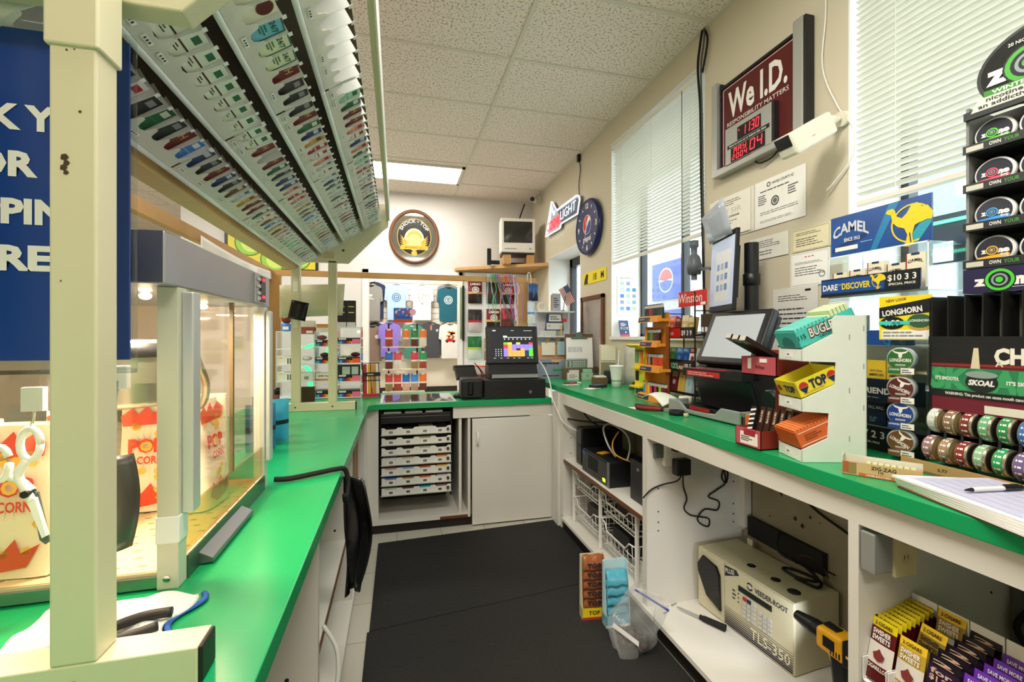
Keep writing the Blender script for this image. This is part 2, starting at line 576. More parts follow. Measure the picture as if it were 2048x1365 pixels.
stucture_box('wall_left', (-5.1, -2.2, 0), (-5, 9.2, CEIL), M_WALL)
stucture_box('wall_front', (-5.1, -2.3, 0), (2.05, -2.2, CEIL), M_WALL)
# ------------------------------------------------------------------ worktops
LX0, LX1 = -0.955, -0.185          # left counter
ZL, ZR = 0.916, 1.015
MB().prism([(LX0, -0.75), (LX1, -0.75), (LX1, 3.18), (LX1 + 0.05, 3.225), (1.135, 3.225), (1.135, 3.85), (LX0, 3.85)], ZL - .04, ZL, M_GREEN, 'z').build(
    'countertop', label='low green laminate countertop running from the popcorn machine round to the cash register', cat='countertop', bevel=0.002)
MB().prism([(1.122, -0.75), (1.712, -0.75), (1.712, 4.1), (1.155, 4.1), (1.155, 2.1), (1.122, 1.0)], ZR - .04, ZR, M_GREEN, 'z').build(
    'countertop', label='higher green laminate countertop under the windows holding the tobacco racks', cat='countertop', bevel=0.002)

# ------------------------------------------------------------------ right hand cabinet
t = thing('cabinet', 'white open cabinet under the windows holding the tank gauge and wire baskets', 'cabinet', (1.4, 1.5, 0))
def P(mb, name, parent, **k):
    l = parent.location
    mb.v = [(p[0] - l[0], p[1] - l[1], p[2] - l[2]) for p in mb.v]
    return mb.build(name, parent, **k)
XF = 1.14
MB_ = MB
m = MB().box((XF, -.75, .902), (XF + .022, 3.04, ZR - .042), M_WHITE); P(m, 'fascia', t)
scr = mat('screw_head', '9a968c', .3, metal=.8)
for (y0, y1) in ((1.895, 1.935), (0.893, 0.920), (3.0, 3.04), (-0.3, -0.26)):
    m = MB().box((XF, y0, .105), (1.70, y1, .902), M_WHITE)
    for z in (.46, .50, .55, .66):
        for x in (1.2, 1.62):
            m.bar((x, y0 - .0006, z), (x, y0, z), .004, M_MATTE, n=8)
    P(m, 'partition', t)
m = MB().box((XF - .012, -.75, .085), (1.70, 3.0, .105), M_WHITE); P(m, 'base_shelf', t)
m = MB().box((XF + .01, 1.935, .49), (1.70, 3.0, .512), M_WHITE).box((XF + .004, 1.935, .49), (XF + .01, 3.0, .512), M_BRWOOD); P(m, 'shelf', t)
m = MB().box((XF + .015, -.75, 0), (XF + .03, 3.2, .085), M_KICK); P(m, 'kick_plate', t)
m = MB().box((1.145, 3.04, 0), (1.70, 3.075, ZR - .042), M_WHITE).box((1.13, 3.075, .0), (1.2, 3.2, ZR - .042), M_WHITE); P(m, 'end_panel', t)
mb_ = mat('grubby_shaded_board', '9c9480', .7, var=.3, scale=6)  # grubby marks, strengthened to stand in for the bay's shade too
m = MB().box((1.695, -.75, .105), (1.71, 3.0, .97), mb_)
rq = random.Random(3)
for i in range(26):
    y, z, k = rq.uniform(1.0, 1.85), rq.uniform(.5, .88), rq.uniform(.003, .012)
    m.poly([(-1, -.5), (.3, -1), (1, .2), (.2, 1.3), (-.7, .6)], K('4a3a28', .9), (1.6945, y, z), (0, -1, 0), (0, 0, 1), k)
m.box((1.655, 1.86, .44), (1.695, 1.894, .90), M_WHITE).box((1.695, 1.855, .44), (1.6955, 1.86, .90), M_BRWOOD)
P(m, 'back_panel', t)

# ------------------------------------------------------------------ back cabinet
t = thing('cabinet', 'white back cabinet with a lottery tray bay and one plain door', 'cabinet', (.45, 3.5, 0))
m = MB().box((-.225, 3.26, .1), (-.125, 3.3, .876), M_WHITE).box((-.225, 3.3, .1), (-.2, 3.82, .876), M_WHITE); P(m, 'side_panel', t)
m = MB().box((.435, 3.262, .1), (.455, 3.80, .876), M_WHITE).box((.50, 3.262, .1), (.52, 3.80, .80), M_WHITE); P(m, 'side_panel', t)
m = MB().box((.392, 3.25, .79), (1.175, 3.272, .876), M_WHITE); P(m, 'fascia', t)
m = MB().box((-.2, 3.262, .065), (.52, 3.80, .1), M_WHITE).box((.30, 3.258, .065), (.50, 3.2625, .085), M_BRWOOD); P(m, 'base_shelf', t)
m = MB().box((-.2, 3.80, .0), (1.13, 3.82, .876), mat('dark_back_board', '4a4640', .7)); P(m, 'back_panel', t)
m = MB().box((-.225, 3.28, 0), (1.15, 3.30, .066), M_KICK); P(m, 'kick_plate', t)
m = MB().box((.53, 3.238, .012), (1.172, 3.258, .782), M_WHITE); d_ = P(m, 'door', t, bevel=.002)
m = MB().tube([(.565, 3.238, .69), (.565, 3.205, .685), (.565, 3.205, .60), (.565, 3.238, .595)], .006, M_WIRE, 8)
m.v = [(p[0] - t.location[0], p[1] - t.location[1], p[2]) for p in m.v]; m.build('handle', d_)

# ------------------------------------------------------------------ left cabinet
t = thing('cabinet', 'white open shelved cabinet under the popcorn machine counter', 'cabinet', (-.5, 1.5, 0))
XL = -.215
for y in (0.15, 1.37, 2.36, 3.22):
    m = MB().box((-.93, y - .012, .06), (XL, y + .012, .876), M_WHITE)
    for z in (.36, .43):
        m.bar((XL - .08, y - .0128, z), (XL - .08, y - .012, z), .006, M_MATTE, n=8)
    P(m, 'partition', t)
m = MB().box((-.93, -.75, .06), (XL + .005, 3.22, .082), M_WHITE); P(m, 'base_shelf', t)
for (y0, y1, z, m_) in ((-.75, 1.358, .30, M_WHITE), (1.382, 2.348, .36, M_WHITE), (2.372, 3.208, .40, M_WHITE)):
    m = MB().box((-.93, y0, z), (XL - .03, y1, z + .02), m_).box((XL - .03, y0, z), (XL - .026, y1, z + .02), M_BRWOOD); P(m, 'shelf', t)
m = MB().box((-.95, -.75, 0), (-.93, 3.82, .876), M_WHITE); P(m, 'back_panel', t)
m = MB().box((XL - .025, -.75, 0), (XL - .015, 3.25, .06), M_KICK); P(m, 'kick_plate', t)
m = MB().box((-.24, 3.22, 0), (-.2, 3.258, .876), M_WHITE); P(m, 'corner_post', t)
# ------------------------------------------------------------------ blinds
def blind(label, y0, y1, ztop, zbot, a):
    ln = y1 - y0
    t = thing('window_blind', label, 'blind', (1.735, (y0 + y1) / 2, zbot), EAST, 'venetian blinds')
    h = ztop - zbot
    MB().box((-ln / 2, -.012, h - .035), (ln / 2, .026, h), M_BLIND).build('head_rail', t, bevel=.002)
    MB().box((-ln / 2, -.004, -.008), (ln / 2, .022, .014), M_BLIND).build('bottom_rail', t, bevel=.003)
    s = MB()
    n = int(h / .0245)
    for i in range(1, n):
        z = h - .03 - i * (h - .045) / n
        dy, dz = math.cos(a) * .0145, math.sin(a) * .0145
        y = .008
        s.quad((-ln / 2, y - dy, z + dz), (ln / 2, y - dy, z + dz), (ln / 2, y, z + .0012), (-ln / 2, y, z + .0012), M_BLIND)
        s.quad((-ln / 2, y, z + .0012), (ln / 2, y, z + .0012), (ln / 2, y + dy, z - dz), (-ln / 2, y + dy, z - dz), M_BLIND)
    s.build('slats', t, solid=.0008)
    c = MB()
    for x in (-ln * .38, 0, ln * .38):
        c.bar((x, -.0045, 0), (x, -.0045, h - .03), .0012, M_WIRE, n=5)
    c.build('ladder_cords', t)
    return t
b1 = blind('white venetian blind half lowered over the middle window beside the clock', 2.25, 3.39, 2.945, 1.985, math.radians(9))
MB().tube([(.36, -.012, .93), (.365, -.014, .3), (.37, -.016, -.42), (.372, -.016, -.5)], .0022, M_DARKMETAL, 5).build('pull_cord', b1)
blind('white venetian blind half lowered over the window behind the tobacco racks', .165, 1.366, 2.945, 1.893, math.radians(20))

# ------------------------------------------------------------------ lit age sign
t = thing('age_check_sign', 'maroon age check sign with red digital date in a silver frame', 'sign', (1.712, 1.825, 2.245), EAST)
M_SILV = mat('silver_frame', 'b9bab6', .35, metal=.55)
M_MAROON = mat('maroon_board', '571313', .35, var=.12, scale=6)
m = MB()
m.box((-.285, -.05, -.005), (-.245, 0, .50), M_SILV).box((-.255, -.03, .0), (-.235, 0, .49), M_BLACK); m.build('side_frame', t, bevel=.003)
m = MB().box((.235, -.05, -.005), (.285, 0, .50), M_SILV).box((.285, -.046, -.003), (.297, 0, .498), M_BLACK); m.build('side_frame', t, bevel=.003)
MB().box((-.25, -.05, -.005), (.25, 0, .03), M_SILV).build('bottom_frame', t, bevel=.003)
MB().box((-.25, -.03, .455), (.25, 0, .468), M_BLACK).build('top_edge', t)
wt = K('e9e6e0')
m = MB().box((-.24, -.022, .03), (.24, -.002, .455), M_MAROON)
for q in ((-.226, .05, -.223, .447), (-.226, .445, .232, .448)):
    m.box((q[0], -.0228, q[1]), (q[2], -.022, q[3]), wt)
m.text('We I.D.', (-.002, -.0235, .282), .13, wt, w=.37, bold=.03)
m.text('RESPONSIBILITY MATTERS', (-.002, -.0235, .238), .021, wt, w=.385, bold=.005)
m.build('poster', t)
m = MB().box((-.178, -.05, .02), (.12, -.022, .215), M_SILV).box((.12, -.049, .02), (.135, -.022, .214), M_BLACK); bx = m.build('display_box', t, bevel=.002)
RED = glow('ff2430', 3.0)
m = MB().box((-.09, -.052, .126), (.06, -.05, .190), M_MATTE)
for i, ch in enumerate('1130'):
    seg7(m, ch, (-.055 + i * .028, -.0526, .136), .02, .046, RED, .0042)
m.disc((-.078, -.0526, .172), .004, RED); m.disc((-.008, -.0526, .168), .0025, RED); m.disc((-.0085, -.0526, .146), .0025, RED)
m.build('upper_display', bx)
m = MB().box((-.16, -.052, .103), (.11, -.05, .122), M_BLACK).text('Must be born on or before this date.', (-.025, -.0526, .108), .0095, wt, w=.24)
m.build('caption_strip', bx)
m = MB().box((-.135, -.052, .03), (.085, -.05, .099), M_MATTE)
for i, ch in enumerate('MAY'):
    seg7(m, ch, (-.115 + i * .031, -.0526, .068), .022, .026, RED, .0032)
for i, ch in enumerate('2004'):
    seg7(m, ch, (-.125 + i * .027, -.0526, .036), .018, .026, RED, .0032)
for i, ch in enumerate('04'):
    seg7(m, ch, (-.008 + i * .044, -.0526, .042), .032, .05, RED, .005)
m.build('lower_display', bx)
tag(MB().tube([(1.70, 1.84, 2.24), (1.69, 1.80, 2.215), (1.70, 1.74, 2.22), (1.705, 1.70, 2.25)], .004, M_MATTE, 6, sub=4).build('sign_cord'), 'short black cord drooping under the maroon age check sign', 'cord')

# ------------------------------------------------------------------ bullet camera on the wall
t = thing('security_camera', 'white box security camera on a wall arm beside the maroon sign', 'camera', (1.53, 1.405, 2.155))
ivory = K('e4dfcd', .4)
d = Vector((-.082, .01, -.048))
m = MB()
dn = d.normalized(); sd = Vector((0, 1, 0)) - dn * dn.y; sd.normalize(); up = dn.cross(sd)
def obox(m, c, dn, sd, up, l, w_, h, mt):
    c = Vector(c); vs = []
    for a in (-1, 1):
        for (b, e) in ((-1, -1), (1, -1), (1, 1), (-1, 1)):
            vs.append(c + dn * (a * l / 2) + sd * (b * w_ / 2) + up * (e * h / 2))
    return m.add(vs, [(3, 2, 1, 0), (4, 5, 6, 7), (0, 1, 5, 4), (1, 2, 6, 5), (2, 3, 7, 6), (3, 0, 4, 7)], mt)
obox(m, (0, 0, 0), dn, sd, up, .20, .088, .085, ivory); m.build('housing', t, bevel=.012, seg=3)
m = MB(); obox(m, dn * .0985 - up * .018, dn, sd, up, .008, .072, .045, M_BLACK); m.build('lens_window', t, bevel=.003)
m = MB(); m.text('•••••', dn * .01 - sd * .0448 + up * .012, .007, K('b03030'), r=-dn, u=up * (1 if up.z > 0 else -1)); m.build('badge', t)
m = MB().bar(tuple(-dn * .088), (.16, -.004, .085), .009, ivory).bar((.165, -.004, .085), (.184, -.004, .088), .03, ivory).ball((.13, -.003, .08), .016, ivory); m.build('wall_arm', t)
tag(MB().tube([(1.712, 1.50, 3.145), (1.711, 1.475, 2.75), (1.71, 1.49, 2.5), (1.708, 1.42, 2.30), (1.708, 1.36, 2.19), (1.708, 1.36, 2.08), (1.70, 1.43, 2.0), (1.69, 1.455, 1.975)], .0035, M_WIRE, 6, sub=5).build('camera_cable'),
    'thin white cable looping down the wall past the box camera', 'cable')
tag(MB().tube([(1.70, 2.235, 3.147), (1.695, 2.245, 3.08), (1.70, 2.275, 2.95), (1.707, 2.262, 2.7), (1.707, 2.255, 2.3), (1.707, 2.245, 2.05), (1.70, 2.22, 1.6), (1.69, 2.2, 1.3)], .007, M_MATTE, 7, sub=5)
    .tube([(1.70, 2.215, 3.147), (1.69, 2.21, 3.05), (1.702, 2.25, 2.93), (1.709, 2.247, 2.6), (1.709, 2.237, 2.0), (1.70, 2.21, 1.3)], .005, K('4a4a48'), 7, sub=5)
    .tube([(1.70, 2.225, 3.147), (1.70, 2.19, 3.06), (1.70, 2.235, 2.9)], .006, M_MATTE, 7, sub=5).build('cable_bundle'),
    'black cable bundle running down the wall between the blind and the maroon sign', 'cable')

# ------------------------------------------------------------------ neon and clock
t = thing('neon_beer_sign', 'lit white and red neon beer sign with mountain outline above the doorway', 'neon sign', (1.712, 4.5, 2.6), EAST)
OUT = [(-.464, -.06), (-.266, .292), (-.225, .275), (-.097, .15), (.46, .14), (.52, .12), (.535, .085), (.482, -.044), (.03, -.030), (.005, -.07)]
GW = glow('eef4ff', 2.2)
m = MB().prism(OUT, -.03, -.022, K('b4bcc8'), 'y'); m.build('backing', t)
m = MB()
m.tube([(p[0], -.04, p[1]) for p in OUT + OUT[:1]], .0055, GW, 6)
m.tube([(-.40, -.04, -.03), (-.262, -.04, .245), (-.19, -.04, .12), (-.15, -.04, .16)], .005, GW, 6)
m.build('outline_tube', t)
m = MB().prism([(-.07, .13), (.45, .118), (.50, .09), (.455, -.02), (.02, -.005)], -.034, -.03, K('55606e'), 'y').build('letter_panel', t)
m = MB().text('COORS', (-.20, -.044, -.02), .10, glow('ff3040', 2.0), w=.44, bold=.03, u=(.08, 0, 1))
m.text('LIGHT', (.235, -.044, .01), .095, GW, w=.42, bold=-.005, u=(.1, 0, 1)).build('lettering', t)
tag(MB().tube([(1.70, 4.03, 2.73), (1.70, 4.045, 2.85), (1.705, 4.02, 3.0), (1.70, 4.05, 3.09)], .004, M_MATTE, 6, sub=4).box((1.685, 4.035, 3.07), (1.712, 4.065, 3.14), M_BLACK).build('power_lead'),
    'black lead with a small transformer rising from the neon sign', 'cord')

t = thing('wall_clock', 'round navy blue wall clock with white numerals and a red white blue disc', 'clock', (1.712, 3.79, 2.378), EAST)
NAVY = mat('navy_gloss', '12245e', .25, var=.08); N2 = K('16245c', .4); ww = K('f2efe6')
r_ = .255
m = MB().lathe([(0, 0), (r_ * .93, 0), (r_, -.012), (r_, -.032), (r_ * .95, -.05), (r_ * .83, -.04)], NAVY, axis='y', n=40); m.build('case', t)
m = MB().disc((0, -.041, 0), r_ * .86, N2, n=40)
for k in range(12):
    a = PI / 2 - k * PI / 6
    x, z = .19 * math.cos(a), .19 * math.sin(a)
    if k % 3 == 0:
        m.text({0: '12', 3: '3', 6: '6', 9: '9'}[k], (x, -.0415, z - .022), .046, ww, bold=.04)
    else:
        m.poly([(-.006, -.012), (.006, -.012), (.006, .012), (-.006, .012)], ww, (x, -.0415, z), (-math.sin(a), 0, math.cos(a)), (math.cos(a), 0, math.sin(a)))
m.disc((0, -.0414, .02), .088, ww)
def arcpoly(y0f, y1f, n=16, R_=.083):
    top = []; bot = []
    for i in range(n + 1):
        x = -R_ + 2 * R_ * i / n
        e = math.sqrt(max(0, R_ * R_ - x * x))
        top.append((x, max(-e, min(e, y0f(x))))); bot.append((x, max(-e, min(e, y1f(x)))))
    return top + bot[::-1]
m.poly(arcpoly(lambda x: 1, lambda x: .012 + .22 * x + .02 * math.sin(x * 30)), K('cf2b30'), (0, -.0418, .02), (.85, 0, .5), (-.5, 0, .85))
m.poly(arcpoly(lambda x: -.018 - .1 * x + .02 * math.sin(x * 30), lambda x: -1), K('1f3f9a'), (0, -.0418, .02), (.85, 0, .5), (-.5, 0, .85))
m.text('pepsi', (0, -.0415, -.128), .05, ww, w=.165, bold=.02)
m.build('dial', t)
m = MB()
for (a, l) in ((PI / 2 + .32, .10), (-PI / 2 - .38, .155)):
    d_ = Vector((math.cos(a), 0, math.sin(a)))
    m.bar((0, -.044, 0), tuple(d_ * l + Vector((0, -.044, 0))), .004, ww, .002, n=6)
m.bar((0, -.046, 0), (0, -.0415, 0), .008, ww).build('hands', t)

# ------------------------------------------------------------------ yellow number strip, framed board
m = MB().box((-.245, -.003, -.055), (.245, 0, .055), K('f2dd1c', .4))
bk = K('1a1a12')
m.poly([(-.05, -.05), (-.03, .0), (-.01, .03), (.02, .045), (.045, .03), (.04, -.0), (.03, -.03), (.045, -.05)], bk, (-.17, -.0036, 0))
m.text('18', (.02, -.0036, -.03), .06, bk, w=.07).text('M', (.17, -.0036, -.03), .06, bk).build('yellow_strip_sign', label='yellow strip sign with a black bird and numbers under the clock', cat='sign', loc=(1.715, 3.73, 1.92), rot=EAST)
t = thing('picture_frame', 'brown wood framed picture hung on the wall beside the glass door', 'picture', (1.716, 3.755, 1.08), EAST)
m = MB()
for q in ((-.24, 0, -.205, .67), (.205, 0, .24, .67), (-.24, .635, .24, .67), (-.24, 0, .24, .035)):
    m.box((q[0], -.025, q[1]), (q[2], 0, q[3]), M_BRWOOD)
m.build('frame', t, bevel=.002)
m = MB().box((-.206, -.012, .03), (.206, -.006, .64), mat('framed_print', 'a79a92', .25, var=.3, scale=5)); m.build('print', t)

# ------------------------------------------------------------------ notices on the window wall
def notice(label, y0, y1, z0, z1, tint='f2f1ec', cat='notice', rows=((.1, .3, 6),), tilt=0.0, border=None, extra=None, dx=0.0):
    w_, h = abs(y1 - y0), z1 - z0
    m = MB().box((-w_ / 2, -.0025, 0), (w_ / 2, 0, h), K(tint, .75))
    if border:
        for q in ((.03, .03, .97, .04), (.03, .96, .97, .97), (.03, .03, .036, .97), (.964, .03, .97, .97)):
            m.poly([(q[0] * w_ - w_ / 2, q[1] * h), (q[2] * w_ - w_ / 2, q[1] * h), (q[2] * w_ - w_ / 2, q[3] * h), (q[0] * w_ - w_ / 2, q[3] * h)], K(border), (0, -.003, 0))
    for i, (a, b, n) in enumerate(rows):
        m.lines((-w_ * .38, -.003, h * (1 - a)), w_ * .76, h * (b - a), n, M_PRINT, fill=.3, seed=i + int(h * 1000))
    if extra:
        extra(m, w_, h)
    return m.build('wall_notice', label=label, cat=cat, loc=(1.715 - dx, (y0 + y1) / 2, z0), rot=(0, tilt, EAST))
def lic(m, w_, h):
    m.text('BW SIR', (0, -.0031, h * .56), h * .13, K('b8b4a8'), w=w_ * .6, bold=-.01); m.text('Liquor License', (0, -.0031, h * .46), h * .06, M_PRINT, w=w_ * .5, shear=.3)
notice('white licence sheets stacked on the wall below the maroon sign', 1.88, 2.178, 1.915, 2.125, 'eeebdf', rows=((.08, .24, 3), (.6, .72, 2)), extra=lic, dx=.006)
notice('white licence sheet showing behind the stacked licence sheets', 1.862, 2.15, 1.905, 2.132, 'e9e5d8', rows=(), dx=-.0)
def seal(m, w_, h):
    m.disc((-.02, -.0031, h * .5), h * .1, M_PRINT, hole=.72); m.disc((-.02, -.0031, h * .5), h * .055, K('6b6b6b'))
    m.disc((-w_ * .2, -.0031, h * .88), h * .05, M_PRINT, hole=.6); m.text('NAVAJO COUNTY AZ', (w_ * .08, -.0031, h * .86), h * .05, M_PRINT, w=w_ * .42)
    m.lines((-w_ * .42, -.0031, h * .70), w_ * .22, h * .22, 5, M_PRINT, seed=3); m.lines((w_ * .18, -.0031, h * .72), w_ * .22, h * .2, 4, M_PRINT, seed=5)
notice('white county permit with a round seal pinned below the box camera', 1.571, 1.857, 1.905, 2.133, rows=((.2, .27, 1), (.66, .74, 2), (.84, .9, 2)), extra=seal)
notice('small white certificate partly behind the black pole', 1.661, 1.89, 1.755, 1.862, 'e8e6dc', rows=((.15, .5, 4), (.6, .85, 2)))
notice('cream certificate with a dark border next to the blue dromedary sign', 1.455, 1.642, 1.753, 1.85, 'e6ddb8', rows=((.15, .3, 2), (.4, .8, 4)), border='4a4a3a')
def cert(m, w_, h):
    m.text('•••', (0, -.0031, h * .82), h * .06, K('b02a30'), w=w_ * .25); m.disc((w_ * .32, -.0031, h * .3), h * .1, K('8a8a88'), hole=.7)
notice('white certificate with a grey border and round stamp beneath the cream one', 1.46, 1.648, 1.60, 1.748, rows=((.28, .36, 2), (.42, .7, 4)), border='a0a09c', extra=cert)
def cor(m, w_, h):
    m.box((w_ * .24, -.0032, h * .93), (w_ * .36, -.0026, h * .96), M_BLACK)
notice('tall typed notice sheet on the wall behind the turquoise tobacco box', 1.514, 1.745, 1.295, 1.60, 'dedcd6', rows=((.1, .2, 3), (.28, .9, 9)), extra=cor)

# ------------------------------------------------------------------ window 1 reveal: poster and card
m = MB().box((1.765, 3.388, 1.565), (1.955, 3.392, 1.885), K('f7f7f5', .6))
for i in range(14):
    cx_, cz = 1.79 + (i % 3) * .055, 1.60 + (i // 3) * .052
    m.quad((cx_, 3.3875, cz), (cx_ + .035, 3.3875, cz), (cx_ + .035, 3.3875, cz + .03), (cx_, 3.3875, cz + .03), K(('6f9fd0', '3f7fd0', '9fc0a0', '8a8fc0', 'b0d0e8')[i % 5]))
m.lines((1.785, 3.3875, 1.878), .15, .02, 2, K('8a5a5a'))
m.build('window_poster', label='white poster of small blue pictures taped inside the window recess', cat='poster')
m = MB().box((-.042, 0, 0), (.042, .004, .135), K('1f2b63', .4)).box((-.042, -.0005, 0), (.042, .0, .016), K('c8402f'))
m.lines((-.03, -.001, .115), .06, .03, 3, wt); m.box((-.032, -.001, .062), (.03, -.0003, .078), wt); m.box((-.026, -.0015, .064), (.024, -.0008, .076), K('4a4a30')); m.box((.005, -.001, .028), (.014, -.0003, .042), wt)
m.build('notice_card', label='navy blue card leaning on the sill of the middle window', cat='card', loc=(1.80, 3.32, 1.383), rot=(-.25, 0, 0))

# ------------------------------------------------------------------ mirror, television, corner shelf, camera
t = thing('wall_mirror', 'oval brown framed beer mirror on the back wall', 'mirror', (.205, 5.658, 2.605))
m = MB().lathe([(.262, -.012), (.268, -.034), (.29, -.038), (.302, -.02), (.302, 0)], M_BRWOOD, axis='y', n=48)
m.v = [(p[0], p[1], p[2] * 1.11) for p in m.v]; m.build('frame', t)
m = MB().disc((0, -.012, 0), (.264, .293), mat('mirror_glass', 'd4d6d2', .04, metal=1.0), n=48); m.build('glass', t)
gold = K('d9a63a', .4); blk = K('17140f', .35)
m = MB()
e = 1.11
m.disc((0, -.0125, 0), (.205, .205 * e), K('c8a24a', .4), n=40); m.disc((0, -.0128, 0), (.198, .198 * e), blk, n=40)
m.disc((0, -.0131, -.03), (.118, .135), K('e8d9b0'), n=32); m.disc((0, -.0134, -.02), (.095, .1), K('e0a040'), n=32, a0=0, a1=PI)
m.disc((0, -.0135, -.05), (.085, .085), K('edc07a'), n=32)
for sgn in (-1, 1):
    for k in range(5):
        m.poly([(0, 0), (sgn * .05, .012 + .012 * k), (sgn * .11, .02 + .022 * k), (sgn * .06, -.008 + .012 * k)], gold, (sgn * .06, -.0138, -.12 + .008 * k))
m.poly([(-.17, -.155), (.17, -.155), (.155, -.105), (-.155, -.105)], gold, (0, -.0142, 0)); m.text('BREWING CO.', (0, -.0146, -.142), .022, blk, w=.22, bold=0)
m.disc((0, -.0146, -.20), .035, gold, n=14)
def arcw(x, y):
    a = PI / 2 - x / .158
    return ((.158 + y) * math.cos(a), (.158 + y) * 1.11 * math.sin(a))
m.text('SHOCK • TOP', (0, -.0146, 0), .036, wt, w=.36, bold=.01, warp=arcw)
m.build('emblem', t)

MB().prism([(.70, 5.655), (.73, 5.57), (1.70, 4.94), (1.712, 5.0), (1.712, 5.655)], 2.205, 2.24, M_WOOD, 'z').build('corner_shelf', label='triangular bare wood shelf across the back corner carrying the television', cat='shelf')
m = MB().box((-.19, -.14, 0), (.19, .14, .02), M_WOOD)
t = thing('television', 'small white tube television on wooden blocks in the back corner', 'television', (1.40, 5.27, 2.352), -.12)
cream = mat('cream_plastic', 'e5e2d8', .4)
m = MB().box((-.205, -.16, .02), (.205, .05, .425), cream); m.box((-.17, .05, .05), (.17, .24, .38), cream); m.build('casing', t, bevel=.012, seg=3)
m = MB().sheet(lambda u, v: ((u - .5) * .34, -.162 - .012 * (1 - (2 * u - 1) ** 2) * (1 - (2 * v - 1) ** 2), .135 + .25 * v), 8, 6, mat('crt_screen', '30322c', .12)); m.build('screen', t)
m = MB().box((-.19, -.155, -.002), (.19, .1, .021), M_BLACK).build('base', t, bevel=.004)
m = MB().box((-.16, -.1625, .06), (-.02, -.16, .068), K('8b8a86')).box((.13, -.1625, .062), (.16, -.16, .07), K('3a5fa0')).build('badge', t)
for (x, lab) in ((-.135, 'short wooden block under the left side of the television'), (.145, 'short wooden block under the right side of the television')):
    MB().box((-.045, -.10, 0), (.045, .1, .11), M_WOOD).build('wood_block', label=lab, cat='block', group='blocks under the television', loc=(1.40 + x * .99, 5.27 - x * .12 - .05, 2.24), rot=-.12, bevel=.002)
m = MB().box((-.09, -.05, 0), (.09, .05, .035), M_BLACK).build('cable_box', label='flat black box between the wooden blocks under the television', cat='box', loc=(1.41, 5.3, 2.24), rot=-.1, bevel=.004)
m = MB().box((1.045, 5.28, 2.24), (1.095, 5.31, 2.44), M_BLACK).box((1.09, 5.285, 2.25), (1.2, 5.305, 2.3), M_BLACK).build('wall_bracket', label='black metal bracket standing on the corner shelf left of the television', cat='bracket', bevel=.008)
t = thing('security_camera', 'small white bullet camera in the corner under the ceiling above the television', 'camera', (1.66, 5.3, 3.06))
m = MB().bar((-.09, -.14, -.03), (-.01, 0, .0), .033, cream).build('housing', t)
m = MB().bar((-.094, -.148, -.032), (-.088, -.138, -.03), .028, M_BLACK).build('lens', t)
m = MB().bar((-.02, 0, 0), (.055, .03, .03), .014, cream).bar((.045, .03, .03), (.057, .03, .03), .035, cream).build('bracket', t)
tag(MB().tube([(1.60, 5.60, 3.1), (1.55, 5.62, 2.95), (1.50, 5.6, 2.8)], .008, M_MATTE, 6, sub=3).build('corner_cable'), 'black cable dropping from the ceiling behind the television', 'cable')
# ------------------------------------------------------------------ overhead cigarette rack
t = thing('cigarette_rack', 'beige enamel overhead rack standing on posts above the left counter', 'rack', (-.35, 1.85, ZL))
def RP(m, name, **k):
    return P3(m, name, t, **k)
def P3(mb, name, parent, **k):
    l = parent.location
    mb.v = [(p[0] - l[0], p[1] - l[1], p[2] - l[2]) for p in mb.v]
    return mb.build(name, parent, **k)
for y in (.685, 3.03):
    s = 1 if y > 2 else 0
    m = MB().box((-.69, y, ZL), (-.258, y + .05, ZL + .05), M_BEIGE).box((-.2585, y + .002, ZL + .001), (-.2525, y + .048, ZL + .049), M_KICK)
    for x in (-.61, -.395):
        m.bar((x, y - .002, ZL + .025), (x, y, ZL + .025), .005, M_MATTE, n=10)
    RP(m, 'foot', bevel=.002)
    for x in (-.61, -.395):
        m = MB().box((x - .025, y, ZL + .05), (x + .025, y + .045, 1.86), M_BEIGE)
        if s == 0 and x > -.5:
            m.box((x - .029, y - .004, 1.745), (x + .029, y + .049, 1.86), M_BEIGE)
            rust = K('4a3424', .8)
            for (px, pz, q) in ((-.008, 1.605, .0045), (-.006, 1.598, .0035), (-.009, 1.592, .004), (-.0065, 1.586, .003), (.008, 1.664, .0018), (-.006, 1.74, .0013), (.002, 1.742, .001), (-.012, 1.45, .001)):
                m.poly([(-1, -.6), (.2, -1), (1, .1), (.3, 1), (-.8, .7)], rust, (x + px, y - .0008, pz), k=q)
        if s and x < -.5:
            for z in (1.66, 1.435):
                m.box((x - .012, y - .002, z), (x + .016, y, z + .06), K('e9e4d4'))
        RP(m, 'post', bevel=.003)
for (y0, y1) in ((.745, .785), (3.03, 3.06)):
    m = MB().prism([(-.69, 1.848), (-.30, 1.848), (-.09, 2.07), (-.055, 2.10), (-.055, 2.24), (-.69, 2.24)], y0, y1, M_BEIGE, 'y')
    if y1 > 2:
        for x in (-.49, -.33):
            m.bar((x, y0 - .002, 1.888 + (x + .49) * .25), (x, y0, 1.888 + (x + .49) * .25), .008, K('5a4a30'), n=10)
        m.box((-.445, y0 - .001, 1.875), (-.385, y0, 1.915), K('c8b488'))
    RP(m, 'end_bracket', bevel=.003)
m = MB().box((-.67, .85, 1.80), (-.605, 3.03, 1.835), mat('warm_lit_beige', 'c9a766', .5, var=.1)); RP(m, 'lower_beam')  # gold tone puts warm light on the beige edge into the colour
m = MB().box((-.066, .785, 2.135), (-.05, 3.03, 2.235), M_BEIGE).box((-.0505, .785, 2.13), (-.046, 3.03, 2.24), K('efece2')); RP(m, 'front_fascia')
DARKB = mat('brown_gap', '4a4130', .6, var=.2)
def rk(i, y, v, n):
    X0, Z0 = RAIL[i]
    return (X0 + v * .833 + n * .554, y, Z0 + v * .554 - n * .833)
RAIL = [(-.575, 1.82), (-.45, 1.903), (-.325, 1.987), (-.2, 2.07)]
m = MB()
